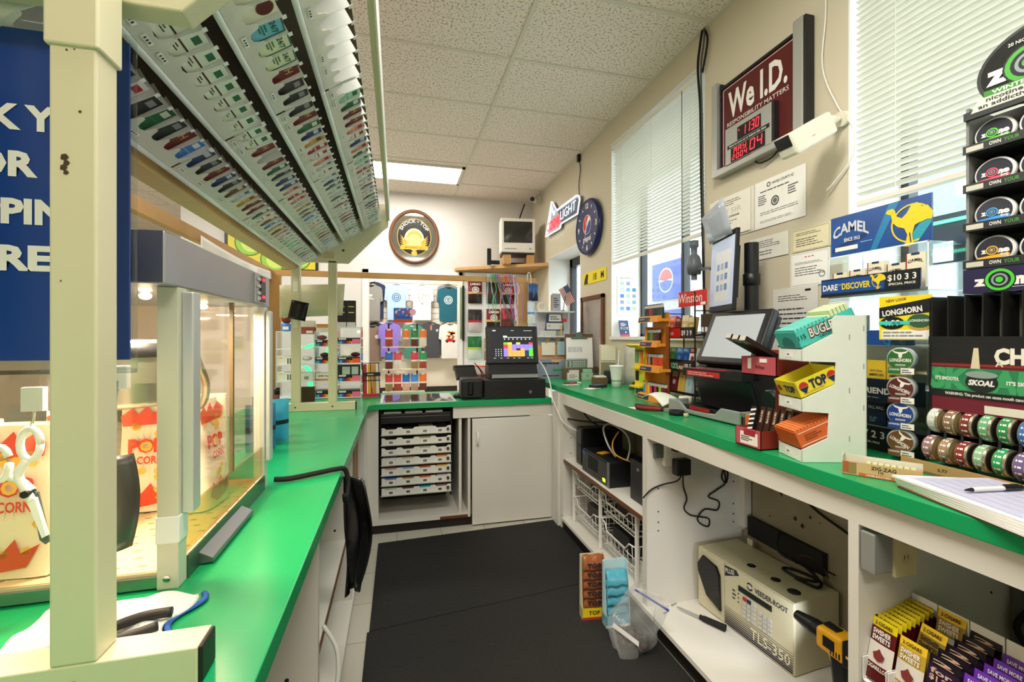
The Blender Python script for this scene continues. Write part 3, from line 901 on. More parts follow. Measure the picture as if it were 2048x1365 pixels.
for i in range(4):
    m.quad(rk(i, .785, -.02, -.075), rk(i, 3.03, -.02, -.075), rk(i, 3.03, .155, -.075), rk(i, .785, .155, -.075), DARKB)
RP(m, 'backing_sheet', solid=.002)

FROST = frosted('milky_plastic', 'f8f4e8', .58)
M_RAIL = K('eef0ef', .35)
rows_ = ['lowest', 'second lowest', 'second highest', 'highest']
PITCH = .0567
Y0 = .80
def tray(i, k):
    y0 = Y0 + k * .556; y1 = y0 + .546
    o = rk(i, (y0 + y1) / 2, 0, 0)
    tt = thing('pack_tray', 'milky plastic tray, %s from the near end of the %s overhead row' % (ORD[k], rows_[i]), 'tray', o, group='trays of the overhead rack')
    m = MB()
    m.tube([rk(i, y0, -.003, 0), rk(i, y1, -.003, 0)], .0075, M_RAIL, 8)
    P3(m, 'rail', tt)
    m = MB()
    n = 10
    pitch = (y1 - y0) / n
    rim = []
    for j in range(n):
        a = y0 + j * pitch
        for (f, h) in ((0, .057), (.09, .0575), (.15, .053), (.20, .044), (.28, .036), (.5, .033), (.72, .036), (.80, .044), (.85, .053), (.91, .0575)):
            rim.append((a + f * pitch, h))
    rim.append((y1, .058))
    vs = [rk(i, y, 0.004, .004) for y, h in rim] + [rk(i, y, h, .004) for y, h in rim]
    L = len(rim)
    m.add(vs, [(j, j + 1, L + j + 1, L + j) for j in range(L - 1)], FROST)
    P3(m, 'scalloped_panel', tt, solid=.0015)
    m = MB()
    for j in range(n + 1):
        y = y0 + j * pitch
        y = min(max(y, y0 + .001), y1 - .001)
        m.add([rk(i, y, .03, .002), rk(i, y, .112, .008), rk(i, y, .115, -.05), rk(i, y, .02, -.05)], [(0, 1, 2, 3)], M_RAIL)
        m.add([rk(i, y - .0055, .108, .009), rk(i, y + .0055, .108, .009), rk(i, y + .0055, .118, .009), rk(i, y - .0055, .118, .009)], [(0, 1, 2, 3)], M_RAIL)
    P3(m, 'dividers', tt, solid=.001)
    for j in range(n):
        if R.random() < .3:
            m = MB()
            y = y0 + (j + .5) * pitch
            m.add([rk(i, y - .016, .014, .0062), rk(i, y + .016, .014, .0062), rk(i, y + .016, .024, .0062), rk(i, y - .016, .024, .0062)], [(0, 1, 2, 3)], M_PAPER)
            for q in (-.008, 0, .008):
                m.add([rk(i, y + q - .002, .0165, .0066), rk(i, y + q + .002, .0165, .0066), rk(i, y + q + .002, .0215, .0066), rk(i, y + q - .002, .0215, .0066)], [(0, 1, 2, 3)], M_PRINT)
            P3(m, 'price_tag', tt)
for i in range(4):
    for k in range(4):
        tray(i, k)

PK = [  # (words, face, band, badge)
    ('white pack with a green block', 'e9ecda', '4f2f22', '2f6a4c'), ('cream pack with a maroon roundel', 'ece6d0', 'ece6d0', '5b1a1a'),
    ('turquoise pack', '6fb8cf', '1d5a3c', '1d5a3c'), ('cream pack with a green border', 'dfe3c0', '1f6a48', '2a6a48'), ('dark maroon pack', '6a1a20', '8a2a2c', 'caa86a'),
    ('black pack', '1b1b1f', '333338', '8c8c90'), ('navy blue pack', '1c2a5e', '2a3c86', 'c8ccd8'), ('red pack', 'a81c26', 'd8d4cc', 'd8d4cc'),
    ('bright blue pack', '3a78c8', '7fb0e0', 'e8ecf0'), ('forest green pack', '1d5a3a', '2f7a50', 'd8e0cc'), ('salmon pink pack', 'd88f80', 'e8b8a8', 'a03030'),
    ('gold pack', 'c89a3c', 'e0c070', '6a4a1a'), ('pale grey pack', 'd2d4d2', 'b0b4b8', '5a6a80'), ('white pack with a red top', 'ebe8e2', 'b02028', 'b02028'),
    ('brown pack', '6a4630', '8a6242', 'd8c8a8'), ('mint green pack', 'a8d4b8', '70b090', '2a6a50')]
def pack_proto(k):
    w_, f, b, g_ = PK[k]
    m = MB()
    a, d_ = .0245, .022
    m.box((-a, 0, 0), (a, d_, .086), K(f, .35))
    e = -.0004
    if k == 1:
        m.disc((0, e, .062), .0195, K('9a8a4a')); m.disc((0, 2 * e, .062), .018, K(g_))
    elif k in (2, 3, 4):
        for q in ((-a, .0, a, .003), (-a, .083, a, .086), (-a, 0, -a + .003, .086), (a - .003, 0, a, .086)):
            m.box((q[0], e, q[1]), (q[2], 0, q[3]), K(b))
        if k != 4:
            m.text('24/7', (0, 2 * e, .058), .013, K(g_), w=.036)
            m.lines((-.016, 2 * e, .05), .032, .02, 3, K(g_))
        else:
            m.text('H', (0, 2 * e, .05), .02, K(g_))
    else:
        m.box((-a, e, .040), (a, 0, .044), K(b)); m.box((-.004, e, .06), (.018, 0, .076), K(g_))
        m.lines((-.017, e * 1.5, .036), .03, .012, 2, K(b))
    m.box((-a, -.0003, .0), (a, 0, .012), K(b))
    m.box((-a, .0, .086), (a, d_, .0864), K('dcdcd8'))
    return m
tilt_ax = Matrix(((0, .554, .833), (1, 0, 0), (0, 0, 0)))
# local x -> +Y, local z -> up the slope, local y -> into the rack
ex = Vector((0, 1, 0)); ez = Vector((.833, 0, .554)); ey = Vector((-.554, 0, .833))
ROT = Matrix((ex, ey, ez)).transposed().to_euler()
protos = {}
def kinds(i, j):
    if i == 1: return 0 if j < 12 else [4, 4, 4, 9, 5, 6, 6, 10, 7, 10, 15, 11, 9, 14, 8, 12, 13, 10, 15, 11, 14, 4, 7, 9, 8, 12, 13][(j - 12) % 27]
    if i == 2: return [1, 1, 1, 1, 2, 3, 3, 4, 5, 5, 5, 4, 9, 6, 11, 7, 13, 10, 12, 13, 12, 6, 9, 12, 15, 9, 13, 14, 13, 12, 7, 4, 5, 12, 13, 15, 9, 12][j % 38]
    if i == 0: return [13, 12, 8, 6, 13, 5, 9, 5, 4, 8, 6, 5, 4, 6, 5, 14, 12, 11, 4, 4, 9, 13, 14, 8, 11, 14, 10, 12, 13, 15, 15, 15, 12, 7, 15, 9, 4, 13][j % 38]
    return [15, 15, 9, 4, 4, 10, 13, 6, 10, 9, 15, 12, 7, 13, 12, 13, 4, 12, 13, 5, 12, 5, 5, 13, 12, 15, 9, 13][(j - 10) % 28]
for i in range(4):
    cnt = {}
    for j in range(39):
        if (i == 3 and j < 11) or (i == 0 and j < 3):
            continue
        y = Y0 + .0285 + (j // 10) * .556 + (j % 10) * .0546
        if y > 2.985:
            continue
        k = kinds(i, j)
        if i == 1 and j in (13, 22) or i == 2 and j in (24, ):
            continue
        lab = '%s, %s from the near end, %s overhead row' % (PK[k][0], ordinal(j), rows_[i])
        pos = rk(i, y, .022 + R.uniform(-.002, .004), -.001 - R.uniform(0, .004))
        if k not in protos:
            protos[k] = pack_proto(k).build('cigarette_pack', label=lab, cat='cigarette pack', group='cigarette packs in the overhead rack', loc=pos, rot=ROT)
        else:
            o = protos[k].copy(); C.objects.link(o); o.location = pos; o['label'] = lab

# ------------------------------------------------------------------ blue hanging sign
t = thing('hanging_sign', 'large dark blue thank you sign in a clear holder behind the near post', 'sign', (-.562, .812, 1.345))
BLUE = mat('sign_blue', '0b3a86', .3, var=.06)
m = MB().box((-.21, 0, .0), (.165, .004, .484), BLUE)
for (s_, z, w_) in (('THANK YOU', .338, .292), ('FOR', .270, .104), ('SHOPPING', .201, .25), ('HERE', .133, .138)):
    m.text(s_, (0, -.0012, z), .034, wt, w=w_, bold=.045)
m.build('panel', t)
m = MB().box((-.22, .005, -.02), (.172, .008, .50), M_ACRY).box((-.22, -.002, -.02), (.172, .008, -.014), M_ACRY)
m.build('clear_holder', t)

# ------------------------------------------------------------------ wood shield frame
t = thing('shield_frame', 'bare pine frame of rails and posts along the customer side of the counters', 'frame', (-.2, 2.2, ZL))
RP(MB().box((-.99, -.6, 1.855), (-.955, 3.88, 1.915), M_WOOD), 'rail', bevel=.002)
RP(MB().box((-.99, 3.85, 1.86), (1.21, 3.885, 1.905), M_WOOD), 'rail', bevel=.002)
for (x0, x1, y0, y1) in ((-.99, -.955, 1.63, 1.72), (-.99, -.955, 3.74, 3.85), (-.97, -.88, 3.85, 3.885), (1.045, 1.135, 3.855, 3.885)):
    RP(MB().box((x0, y0, ZL), (x1, y1, 1.86), M_WOOD), 'post', bevel=.002)
m = MB().sheet(lambda u, v: (-.945 + .012 * math.sin(u * 21) * v, 2.55 + 1.28 * u, 1.885 - v * (.09 + .025 * math.sin(u * 5.5) + .012 * math.sin(u * 17)) - .02 * math.sin(u * PI)), 40, 6, mat('white_film', 'f0eef0', .3)).build(
    'plastic_sheet', label='torn white plastic sheet draped along the wooden rail above the popcorn machine', cat='plastic sheet', solid=.001)
MB().box((-.974, .3, ZL + .002), (-.970, 1.62, 1.852), M_ACRY).build('acrylic_shield', label='clear acrylic shield sheet fixed to the wooden rail behind the popcorn machine', cat='shield')

# ------------------------------------------------------------------ popcorn machine
PX, PY = -.39, .955
t = thing('popcorn_machine', 'lit steel and glass popcorn machine on the green counter', 'popcorn machine', (-.65, 1.24, ZL))
PX0, PY1 = -.905, 1.545
ALU = mat('satin_aluminium', 'd3d6d6', .35, metal=.5)
RP(MB().box((PX0, PY - .05, 1.472), (PX, PY1 + .02, 1.565), M_STEEL), 'canopy', bevel=.003)
for (x0, x1, y0, y1, q) in ((-.425, PX, PY, PY + .035, 1), (PX0, PX0 + .035, PY, PY + .035, 0), (PX - .03, PX, PY1 - .035, PY1, 0), (PX0, PX0 + .03, PY1 - .03, PY1, 0)):
    m = MB().box((x0, y0, ZL), (x1, y1, 1.472), ALU if not q else mat('frame_paint', 'd2d2bf', .4))
    if q:
        m.box((x0 - .002, y0 - .001, 1.0), (x1 + .002, y1 + .002, 1.05), K('eef0f0', .5))
        m.bar((-.408, y0 - .003, .937), (-.408, y0, .937), .006, M_CHROME, n=10)
    RP(m, 'corner_post', bevel=.002)
m = MB().box((PX0 + .003, PY + .003, ZL + .004), (PX - .003, PY1 - .003, ZL + .024), mat('base_steel', '8d9a92', .25, metal=.8)); RP(m, 'base')
m = MB().box((PX0 + .01, PY + .01, ZL + .024), (PX - .01, PY1 - .01, ZL + .03), mat('floor_steel', 'e6d3b0', .35, metal=.4))
for a in range(11):
    for b in range(14):
        x = -.86 + a * .043 + (b % 2) * .02; y = PY + .04 + b * .037
        m.box((x, y, ZL + .03), (x + .013, y + .006, ZL + .0304), K('8a7350'))
RP(m, 'perforated_tray')
GL = clear('popcorn_glass', 'fffaf2', .08)
RP(MB().box((-.87, PY + .012, ZL + .03), (-.426, PY + .016, 1.472), GL), 'near_pane')
RP(MB().box((PX0 + .008, PY + .03, ZL + .03), (PX0 + .012, PY1 - .03, 1.472), GL), 'customer_pane')
RP(MB().box((-.87, PY1 - .014, ZL + .03), (-.42, PY1 - .010, 1.472), GL), 'far_pane')
m = MB().box((PX - .014, PY + .035, 1.045), (PX - .010, PY1 - .035, 1.472), GL); RP(m, 'door_pane')
RP(MB().box((PX - .012, 1.252, 1.045), (PX - .004, 1.262, 1.465), K('6a5a40', .4)), 'door_stile')
m = MB().box((PX, PY + .012, 1.05), (PX + .02, PY + .045, 1.465), ALU).box((PX, PY + .046, 1.055), (PX + .01, PY + .052, 1.46), M_STEEL); RP(m, 'door_handle_post', bevel=.006)
RP(MB().box((PX, PY1 - .03, 1.0), (PX + .014, PY1 + .005, 1.46), ALU), 'door_edge', bevel=.004)
m = MB().box((PX - .012, PY + .04, .96), (PX - .006, PY1 - .03, 1.045), clear('lower_pane_reflection', 'd9c89a', .35, .2)); RP(m, 'lower_pane')  # tan tint stands in for a reflection in the glass
RP(MB().box((PX - .002, PY + .036, ZL), (PX + .002, PY1 - .036, .96), mat('counter_reflection_steel', '5f7668', .3, metal=.7)), 'side_skirt')  # green tint is the counter's reflection painted into the steel
RP(MB().prism([(PX, .945), (PX + .028, .93), (PX + .028, .92), (PX, .918)], 1.04, 1.30, mat('worn_steel', '84868c', .42, metal=.85), 'y'), 'crumb_drawer_handle', bevel=.002)
m = MB().box((PX - .001, 1.40, 1.478), (PX + .006, 1.505, 1.56), M_STEEL).box((PX + .006, 1.445, 1.482), (PX + .009, 1.49, 1.556), M_BLACK)
for z in (1.542, 1.492):
    m.box((PX + .009, 1.452, z), (PX + .013, 1.468, z + .008), glow('ff3040', 2.0))
for z in (1.54, 1.52, 1.50, 1.485):
    m.box((PX + .006, 1.412, z), (PX + .011, 1.435, z + .01), ALU)
RP(m, 'switch_panel', bevel=.001)
# kettle and its hanger
RP(MB().lathe([(0, 1.225), (.11, 1.225), (.122, 1.24), (.122, 1.345), (.128, 1.35), (.128, 1.372), (0, 1.376)], M_STEEL, (-.62, 1.22, 0), n=32), 'kettle')
RP(MB().lathe([(.1225, 1.335), (.129, 1.337), (.129, 1.366), (.1225, 1.368)], M_BLACK, (-.62, 1.22, 0), n=32).bar((-.62, 1.22, 1.37), (-.62, 1.22, 1.472), .012, M_STEEL), 'kettle_rim')
RP(MB().tube([(-.43, 1.10, 1.47), (-.43, 1.10, 1.40), (-.425, 1.13, 1.33), (-.43, 1.19, 1.27), (-.45, 1.22, 1.22), (-.49, 1.22, 1.19)], .008, mat('flex_conduit', 'b8b0a0', .3, metal=.8), 8, sub=6)
   , 'flexible_conduit')
m = MB()
for (x, y) in ((-.50, 1.08), (-.74, 1.12), (-.52, 1.42)):
    m.ball((x, y, 1.464), (.011, .011, .008), glow('ffe2b8', 9.0))
RP(m, 'heat_lamp_bulbs')
for (x, y, e) in ((-.5, 1.08, 6.5), (-.74, 1.12, 6.5), (-.52, 1.42, 4.5)):
    ld = bpy.data.lights.new('warm_bulb', 'AREA'); ld.shape = 'DISK'; ld.size = .09; ld.energy = e; ld.color = (1, .85, .62)
    l = bpy.data.objects.new('warm_bulb', ld); C.objects.link(l); l.parent = t; l.location = (x + .65, y - 1.24, 1.45 - ZL)

# popcorn bags in the machine
RED2 = K('d8482c', .7); YEL = K('f0c050', .7); BAGW = mat('bag_paper', 'f8f3e6', .8, var=.03, scale=30)
def popbag(label, x, y, rz, lean=0.0, h=.27, w_=.125, d_=.07):
    m = MB()
    def bag(u, v):
        a = 2 * PI * u
        sx = math.copysign(min(1, abs(math.cos(a)) * 1.25), math.cos(a)); sy = math.copysign(min(1, abs(math.sin(a)) * 1.25), math.sin(a))
        k = 1 - .08 * v + .02 * math.sin(9 * v + 3 * a)
        return (sx * w_ / 2 * k, sy * d_ / 2 * (k - .35 * v), v * h)
    m.sheet(bag, 24, 8, BAGW)
    m.box((-w_ * .45, -d_ * .45, 0), (w_ * .45, d_ * .45, .002), BAGW)
    f = -d_ / 2 - .003
    def z(q, k): return (q[0], f + .022 * (q[1] / h) * 1.0, q[1])
    def pp(pts, mt): m.add([(p[0], f + .0148 * p[1] / h - .001, p[1]) for p in pts], [tuple(range(len(pts)))], mt)
    pp([(-.055, .235), (-.03, .255), (-.02, .238), (0, .26), (.012, .24), (.035, .258), (.052, .238), (.05, .215), (-.05, .21)], RED2)
    pp([(-.05, .03), (-.03, .06), (-.01, .045), (.01, .07), (.02, .045), (.05, .06), (.03, .02), (-.02, .012)], RED2)
    for i in range(12):
        cx_, cz = R.uniform(-.045, .045), R.choice((R.uniform(.03, .10), R.uniform(.19, .22)))
        pp([(cx_ + .009 * math.cos(a * PI / 3), cz + .008 * math.sin(a * PI / 3)) for a in range(6)], YEL)
    for i in range(18):
        a = 2 * PI * i / 18
        c0, s0 = math.cos(a), math.sin(a)
        pp([(c0 * .03 - s0 * .0006, .15 + s0 * .03), (c0 * .052, .15 + s0 * .05), (c0 * .03 + s0 * .0006, .15 + s0 * .03 + .0006)], K('b8806a'))
    m.text('POP', (0, f + .0045, .147), .03, RED2, w=.075, bold=.06, u=(0, .055, 1)); m.text('O', (0, f + .0037, .15), .022, YEL, bold=.05, u=(0, .055, 1)); m.text('CORN', (.008, f + .003, .118), .018, RED2, w=.055, bold=.03, u=(0, .055, 1))
    return m.build('popcorn_bag', label=label, cat='popcorn bag', group='popcorn bags in the machine', loc=(x, y, ZL + .0335), rot=(lean, 0, rz))
popbag('tall popcorn bag standing at the near pane behind the white scissors', -.665, 1.03, -.1)
popbag('popcorn bag at the back of the machine right of the near post', -.60, 1.33, .05)
popbag('popcorn bag leaning beside the metal scoop', -.525, 1.42, .25)
popbag('popcorn bag tilted against the operator door pane', -.478, 1.32, WEST - .1, -.06)
popbag('popcorn bag in the far left corner of the machine', -.78, 1.38, .3)
popbag('popcorn bag in the near left of the machine', -.80, 1.10, -.3)
pc = mat('popcorn_pile', 'f5dfa0', .8, var=.15, scale=40)
m = MB()
for i in range(90):
    m.ball((R.uniform(-.87, -.70), R.uniform(1.18, 1.29), ZL + .046 + R.uniform(0, .02)), R.uniform(.008, .014), pc, 6, 4)
m.build('popcorn', label='loose popcorn lying on the floor of the popcorn machine', cat='popcorn', kind='stuff')

# scissors and scoop hung on the near pane
t = thing('kitchen_scissors', 'open white handled kitchen scissors hanging in front of the popcorn machine', 'scissors', (-.607, .93, 1.02))
whp = K('eff0ee', .35); grey = K('5a6460', .4)
def arc(cx_, cz, rx, rz_, a0, a1, n=14, y=0): return [(cx_ + rx * math.cos(a0 + (a1 - a0) * i / n), y, cz + rz_ * math.sin(a0 + (a1 - a0) * i / n)) for i in range(n + 1)]
m = MB().tube(arc(.012, .18, .014, .026, 0, 2 * PI), .0055, whp, 8).tube([(.008, 0, .155), (-.004, 0, .13), (.003, 0, .11), (.014, 0, .085)], .0065, whp, 8, sub=4)
m.prism([(.008, .09), (.02, .09), (.036, .025), (.030, .022)], -.004, .004, whp).build('front_handle', t)
m = MB().tube(arc(-.03, .15, .014, .028, .4, 2 * PI), .0055, whp, 8).tube([(-.022, .007, .125), (-.006, .007, .118), (.01, .007, .10)], .006, whp, 8, sub=4).build('rear_handle', t)
m = MB().prism([(.008, .10), (.02, .098), (.036, .012), (.030, .008), (.022, .016)], .004, .007, grey).build('blade', t)
MB().bar((.009, -.009, .098), (.009, .009, .098), .006, M_BLACK).build('pivot', t)
MB().tube([(.012, 0, .206), (.016, .002, .225), (.013, .006, .25)], .0022, M_CHROME, 6).box((.0, -.002, .235), (.03, .01, .275), whp).build('hook', t)
t = thing('popcorn_scoop', 'dark metal popcorn scoop hanging on the near pane half behind the post', 'scoop', (-.468, .915, 1.02))
sc = mat('scoop_metal', '77716a', .3, metal=.8)
m = MB().sheet(lambda u, v: ((u - .5) * .075 * (.55 + .45 * math.sin(v * 2.4 + .3)), .028 * (abs(u - .5) * 2) ** 2 - .03, v * .16), 10, 10, sc).build('blade', t, solid=.002)
m = MB().tube([(0, -.02, .155), (.0, -.012, .2), (-.004, -.004, .25), (0, 0, .285)], .009, mat('handle_grey', '8f9aa8', .35, metal=.5), 8, sub=3).build('handle', t)
MB().box((-.022, -.004, .27), (.018, .012, .31), whp).bar((0, -.01, .285), (0, .0, .285), .005, whp, n=8).build('hook', t, bevel=.004)

# towel, pliers, black bag with cord
t_ = MB().sheet(lambda u, v: (-.56 + .215 * u + .012 * math.sin(v * 9) * u, .745 + .17 * v + .008 * math.sin(u * 11) + .0 * u, ZL + .004 + .006 * abs(math.sin(u * 9 + v * 7)) + .004 * math.sin(v * 15)), 30, 26, mat('terry_towel', 'd9dcda', .95, bump=.6, scale=220))
t_.sheet(lambda u, v: (-.345 + .014 * math.sin(v * 9) + .008 * u, .745 + .175 * v, ZL + .003 + .003 * u * (1 - u) * 4), 3, 26, K('2f5fb0', .9))
t_.build('towel', label='white terry towel with a blue edge lying by the corner of the popcorn machine', cat='towel', solid=.004)
t = thing('pliers', 'black handled pliers lying open on the white towel', 'pliers', (-.41, .80, ZL + .016))
hb = K('26211f', .5)
MB().tube([(-.03, -.002, 0), (-.01, .022, .002), (.02, .036, .004), (.058, .04, .004)], .0075, hb, 8, sub=5).build('handle', t)
MB().tube([(-.03, -.012, 0), (-.01, -.02, .002), (.02, -.016, .004), (.054, .004, .004)], .0075, hb, 8, sub=5).build('handle', t)
MB().bar((-.03, -.007, -.004), (-.03, -.007, .006), .012, K('9a5a44', .3), n=10).prism([(-.036, -.014), (-.03, .0), (-.075, -.012), (-.085, -.018)], -.004, .005, M_STEEL, 'z').build('jaws', t)
cb = mat('black_vinyl_bag', '121215', .25, bump=.35, scale=14)
t = thing('black_bag', 'black vinyl bag hanging from the counter edge by its strap', 'bag', (-.17, 1.75, .45))
MB().sheet(lambda u, v: ((-.01 + .095 * u * (.55 + .45 * math.sin(PI * min(1, (1 - v) * .9 + .15))) + .006 * math.sin(u * 13 + v * 5)), -.05 - .06 * u + .03 * math.sin(u * PI) + .012 * math.sin(v * 9 + u * 4), .43 * v + .05 * u * (1 - v)), 14, 12, cb).build('sack', t, solid=.006)
tag(MB().tube([(-.375, 1.56, ZL + .014), (-.33, 1.565, ZL + .012), (-.25, 1.61, ZL + .012), (-.205, 1.635, ZL + .012), (-.175, 1.655, ZL + .004), (-.165, 1.66, .87), (-.168, 1.62, .82), (-.17, 1.60, .85)], .0085, M_MATTE, 8, sub=8).build('thick_cable'),
    'thick black power cord crossing the green counter from the popcorn machine', 'cord')
tag(MB().tube([(-.24, 1.10, .33), (-.21, 1.18, .34), (-.165, 1.28, .40), (-.16, 1.33, .50), (-.20, 1.352, .57)], .006, mat('grey_cable', 'c8c8c4', .4), 8, sub=8).build('grey_cable'), 'light grey cable curling out of the left cabinet shelves', 'cable')
for (y, w_, c_) in ((2.47, .03, '8a5a3a'), (2.62, .05, '9a8a78'), (2.8, .03, 'b08a60')):
    MB().box((-.60, y, .4205), (-.225, y + w_, .80), K(c_, .8)).build('cardboard_sheet', label={2.47: 'brown flat board standing in the left cabinet nearest the black bag', 2.62: 'grey brown padded board between two brown boards in the left cabinet', 2.8: 'tan flat board in the left cabinet nearest the corner'}[y], cat='board')
# ------------------------------------------------------------------ lottery tray unit in the back cabinet
t = thing('lottery_tray_unit', 'black unit with seven white numbered lottery ticket trays in the open bay', 'ticket dispenser', (.126, 3.27, .103))
t.scale = (.94, 1, 1)
MB().box((-.255, .03, .12), (-.247, .42, .755), M_BLACK).box((.270, .03, .12), (.278, .42, .755), M_BLACK).box((-.255, .40, .0), (.278, .42, .755), M_BLACK).build('housing', t)
MB().box((-.25, .0, .675), (.265, .36, .735), M_BLACK).box((-.25, -.008, .665), (.265, .0, .715), M_BLACK).build('cash_drawer', t, bevel=.004)
TW = K('e6e5de', .4)
num = 28
for k in range(7):
    z = .585 - k * .0705
    m = MB()
    m.box((-.245, 0, z), (.268, .36, z + .004), TW)
    m.box((-.25, -.016, z - .001), (.272, .0, z + .003), K('b9b8b2', .4))
    poly = [(-.245, z), (.268, z), (.268, z + .052)]
    for s_ in range(3, -1, -1):
        c0 = -.178 + s_ * .125
        poly += [(c0 + .048, z + .052), (c0 + .036, z + .040), (c0 - .036, z + .040), (c0 - .048, z + .052)]
    poly += [(-.245, z + .052)]
    m.prism(poly, -.004, .0, TW, 'y')
    tr_ = m.build('tray', t)
    for s_ in range(4):
        m = MB()
        c0 = -.178 + s_ * .125 + (-.012 if s_ == 3 else 0)
        m.box((c0 - .012, -.0048, z + .012), (c0 + .012, -.004, z + .027), M_MATTE)
        m.text(str(num), (c0, -.0052, z + .015), .009, wt)
        num -= 1
        m.build('number_plate', tr_)
    MB().bar((.245, -.016, z + .027), (.245, -.003, z + .027), .011, M_DARKMETAL, n=12).bar((.245, -.018, z + .027), (.245, -.016, z + .027), .006, M_CHROME, n=8).build('lock', tr_)
tick = [(3, 0, 'white and grey', 'e2e2de'), (3, 1, 'pale tan', 'c8b898'), (3, 3, 'orange', 'd88838'), (4, 0, 'dusty pink', 'b89088'), (4, 1, 'light blue', '7ea8c0'), (4, 2, 'brick red', 'a86048'),
        (4, 3, 'yellow', 'e0b050'), (5, 0, 'bright blue', '4a80c8'), (5, 1, 'gold brown', '9a7838'), (5, 2, 'red and gold', 'b86a40'), (5, 3, 'lavender', 'c8c0d8'), (6, 0, 'pale green', 'a8c8a0'),
        (6, 1, 'dark brown', '6a4a44'), (6, 2, 'turquoise', '2aa0b8'), (6, 3, 'mauve', '8a6070'), (0, 2, 'cream', 'e8e4d4'), (1, 2, 'olive', '8a9068'), (2, 2, 'pale olive', 'a8ac90')]
for (k, s_, c_, h_) in tick:
    z = .585 - k * .0705
    MB().box((-.05, .002, .004), (.05, .15, .045), K(h_, .5)).build('ticket_book', label='%s lottery ticket book in the %s tray from the top, %s slot' % (c_, ORD[k], ORD[s_]), cat='ticket book', group='lottery tickets', loc=(.13 - .178 + s_ * .125, 3.27, .1085 + z))
for i in range(3):
    MB().box((-.06, 0, 0), (.06, .1, .012), K(('d8d8d0', 'c8c8c4', 'e0dcd0')[i], .7)).build('receipt_bundle', label='%s bundle of receipts lying on the black drawer above the trays' % ('left hand', 'middle', 'right hand')[i], cat='papers', group='receipts above the trays', loc=(-.03 + i * .145, 3.28, .836))

m = MB().box((-.115, 3.235, ZL), (.415, 3.70, ZL + .004), K('c9ccc8', .3)).box((-.095, 3.255, ZL + .004), (.395, 3.685, ZL + .0055), mat('tilted_glass', '5a6a70', .03, metal=.85))
m.build('glass_counter_panel', label='metal framed glass panel set on the back counter above the lottery trays', cat='glass panel')

# ------------------------------------------------------------------ till
KX, KY, KR = .86, 3.26, -.05
def KT(x, y, z): c, s = math.cos(KR), math.sin(KR); return (KX + x * c - y * s, KY + x * s + y * c, z)
t = thing('cash_drawer', 'wide black cash drawer under the touch screen till', 'cash drawer', (KX, KY, ZL + .001), KR)
MB().box((-.235, 0, 0), (.235, .40, .142), M_BLACK).build('body', t, bevel=.004)
MB().box((-.175, -.002, .075), (.10, 0, .079), M_MATTE).build('slot', t)
MB().bar((.115, -.008, .048), (.115, .0, .048), .013, M_CHROME, n=16).box((.113, -.0095, .044), (.117, -.008, .052), M_MATTE).build('lock', t)
t = thing('till', 'black touch screen till showing coloured keys on the cash drawer', 'till', KT(.0, .05, ZL + .143), KR)
sil = mat('till_grey', '4a4e58', .35)
MB().prism([(0, 0), (.26, 0), (.22, .125), (.05, .125), (.0, .04)], -.19, .19, M_BLACK, 'x').build('base', t, bevel=.006)
MB().box((-.17, -.004, .005), (.19, .0, .036), K('9a9a98', .3)).box((-.16, -.0045, .004), (.19, -.004, .009), M_BLACK).build('printer_lid', t, bevel=.003)
MB().box((-.06, .07, .11), (.06, .17, .2), M_BLACK).build('neck', t, bevel=.004)
hd = MB()
a = .2
scr_o = Vector((0, .03, .112)); su = Vector((0, math.sin(a), math.cos(a))); sn = Vector((0, -math.cos(a), math.sin(a)))
def sp(x, v, n): return scr_o + Vector((1, 0, 0)) * x + su * v + sn * n
def sbox(m, x0, v0, x1, v1, n0, n1, mt):
    vs = [sp(x, v, n) for n in (n0, n1) for (x, v) in ((x0, v0), (x1, v0), (x1, v1), (x0, v1))]
    return m.add(vs, [(3, 2, 1, 0), (4, 5, 6, 7), (0, 1, 5, 4), (1, 2, 6, 5), (2, 3, 7, 6), (3, 0, 4, 7)], mt)
sbox(hd, -.205, 0, .205, .30, -.05, 0, M_BLACK); hd.build('monitor_housing', t, bevel=.012, seg=3)
m = MB()
sbox(m, -.165, .04, .165, .27, .0, .001, glow('14161c', .6))
def key(x0, v0, x1, v1, c_, s=1.0):
    m.add([sp(x0, v0, .0016), sp(x1, v0, .0016), sp(x1, v1, .0016), sp(x0, v1, .0016)], [(0, 1, 2, 3)], glow(c_, s))
ux, uv = .0332, .0158
X0, V0 = -.072, .058
grid = ['GY.Y..R', 'ROPPPPP', 'ROPPPPP', 'POP.OPG', 'POOOOBG', 'POOOOBG', 'POOOOBG']
colr = {'G': '58d838', 'Y': 'e8e04a', 'R': 'e0382e', 'O': 'e8a050', 'P': '8a7ad8', 'B': '10305a'}
for r0, row in enumerate(grid):
    for c0, ch in enumerate(row):
        if ch != '.':
            v = V0 + (6 - r0) * uv
            key(X0 + c0 * ux + .0004, v + .0004, X0 + (c0 + 1) * ux - .0004, v + uv - .0004, colr[ch])
for i in range(7): key(X0 + .006 + i * ux, V0 + 7 * uv + .022, X0 + .015 + i * ux, V0 + 7 * uv + .030, 'f0f0f0')
key(X0, V0 + 7 * uv + .038, X0 + .23, V0 + 7 * uv + .041, 'f0f0f0'); key(X0, V0 + 7 * uv + .041, X0 + .03, V0 + 7 * uv + .052, 'f0f0f0')
for i in range(3):
    for j in range(4): key(-.135 + i * .021, V0 + .004 + j * .016, -.129 + i * .021, V0 + .011 + j * .016, 'd8e4f0')
for x in (-.15, -.1, -.05, 0, .04, .11, .14): key(x, .044, x + .018, .048, 'b8b8c0')
key(-.155, .258, -.13, .265, 'f0f0f0'); key(-.01, .26, .012, .264, 'c8c8d0'); key(.09, .26, .155, .263, 'c8c8d0')
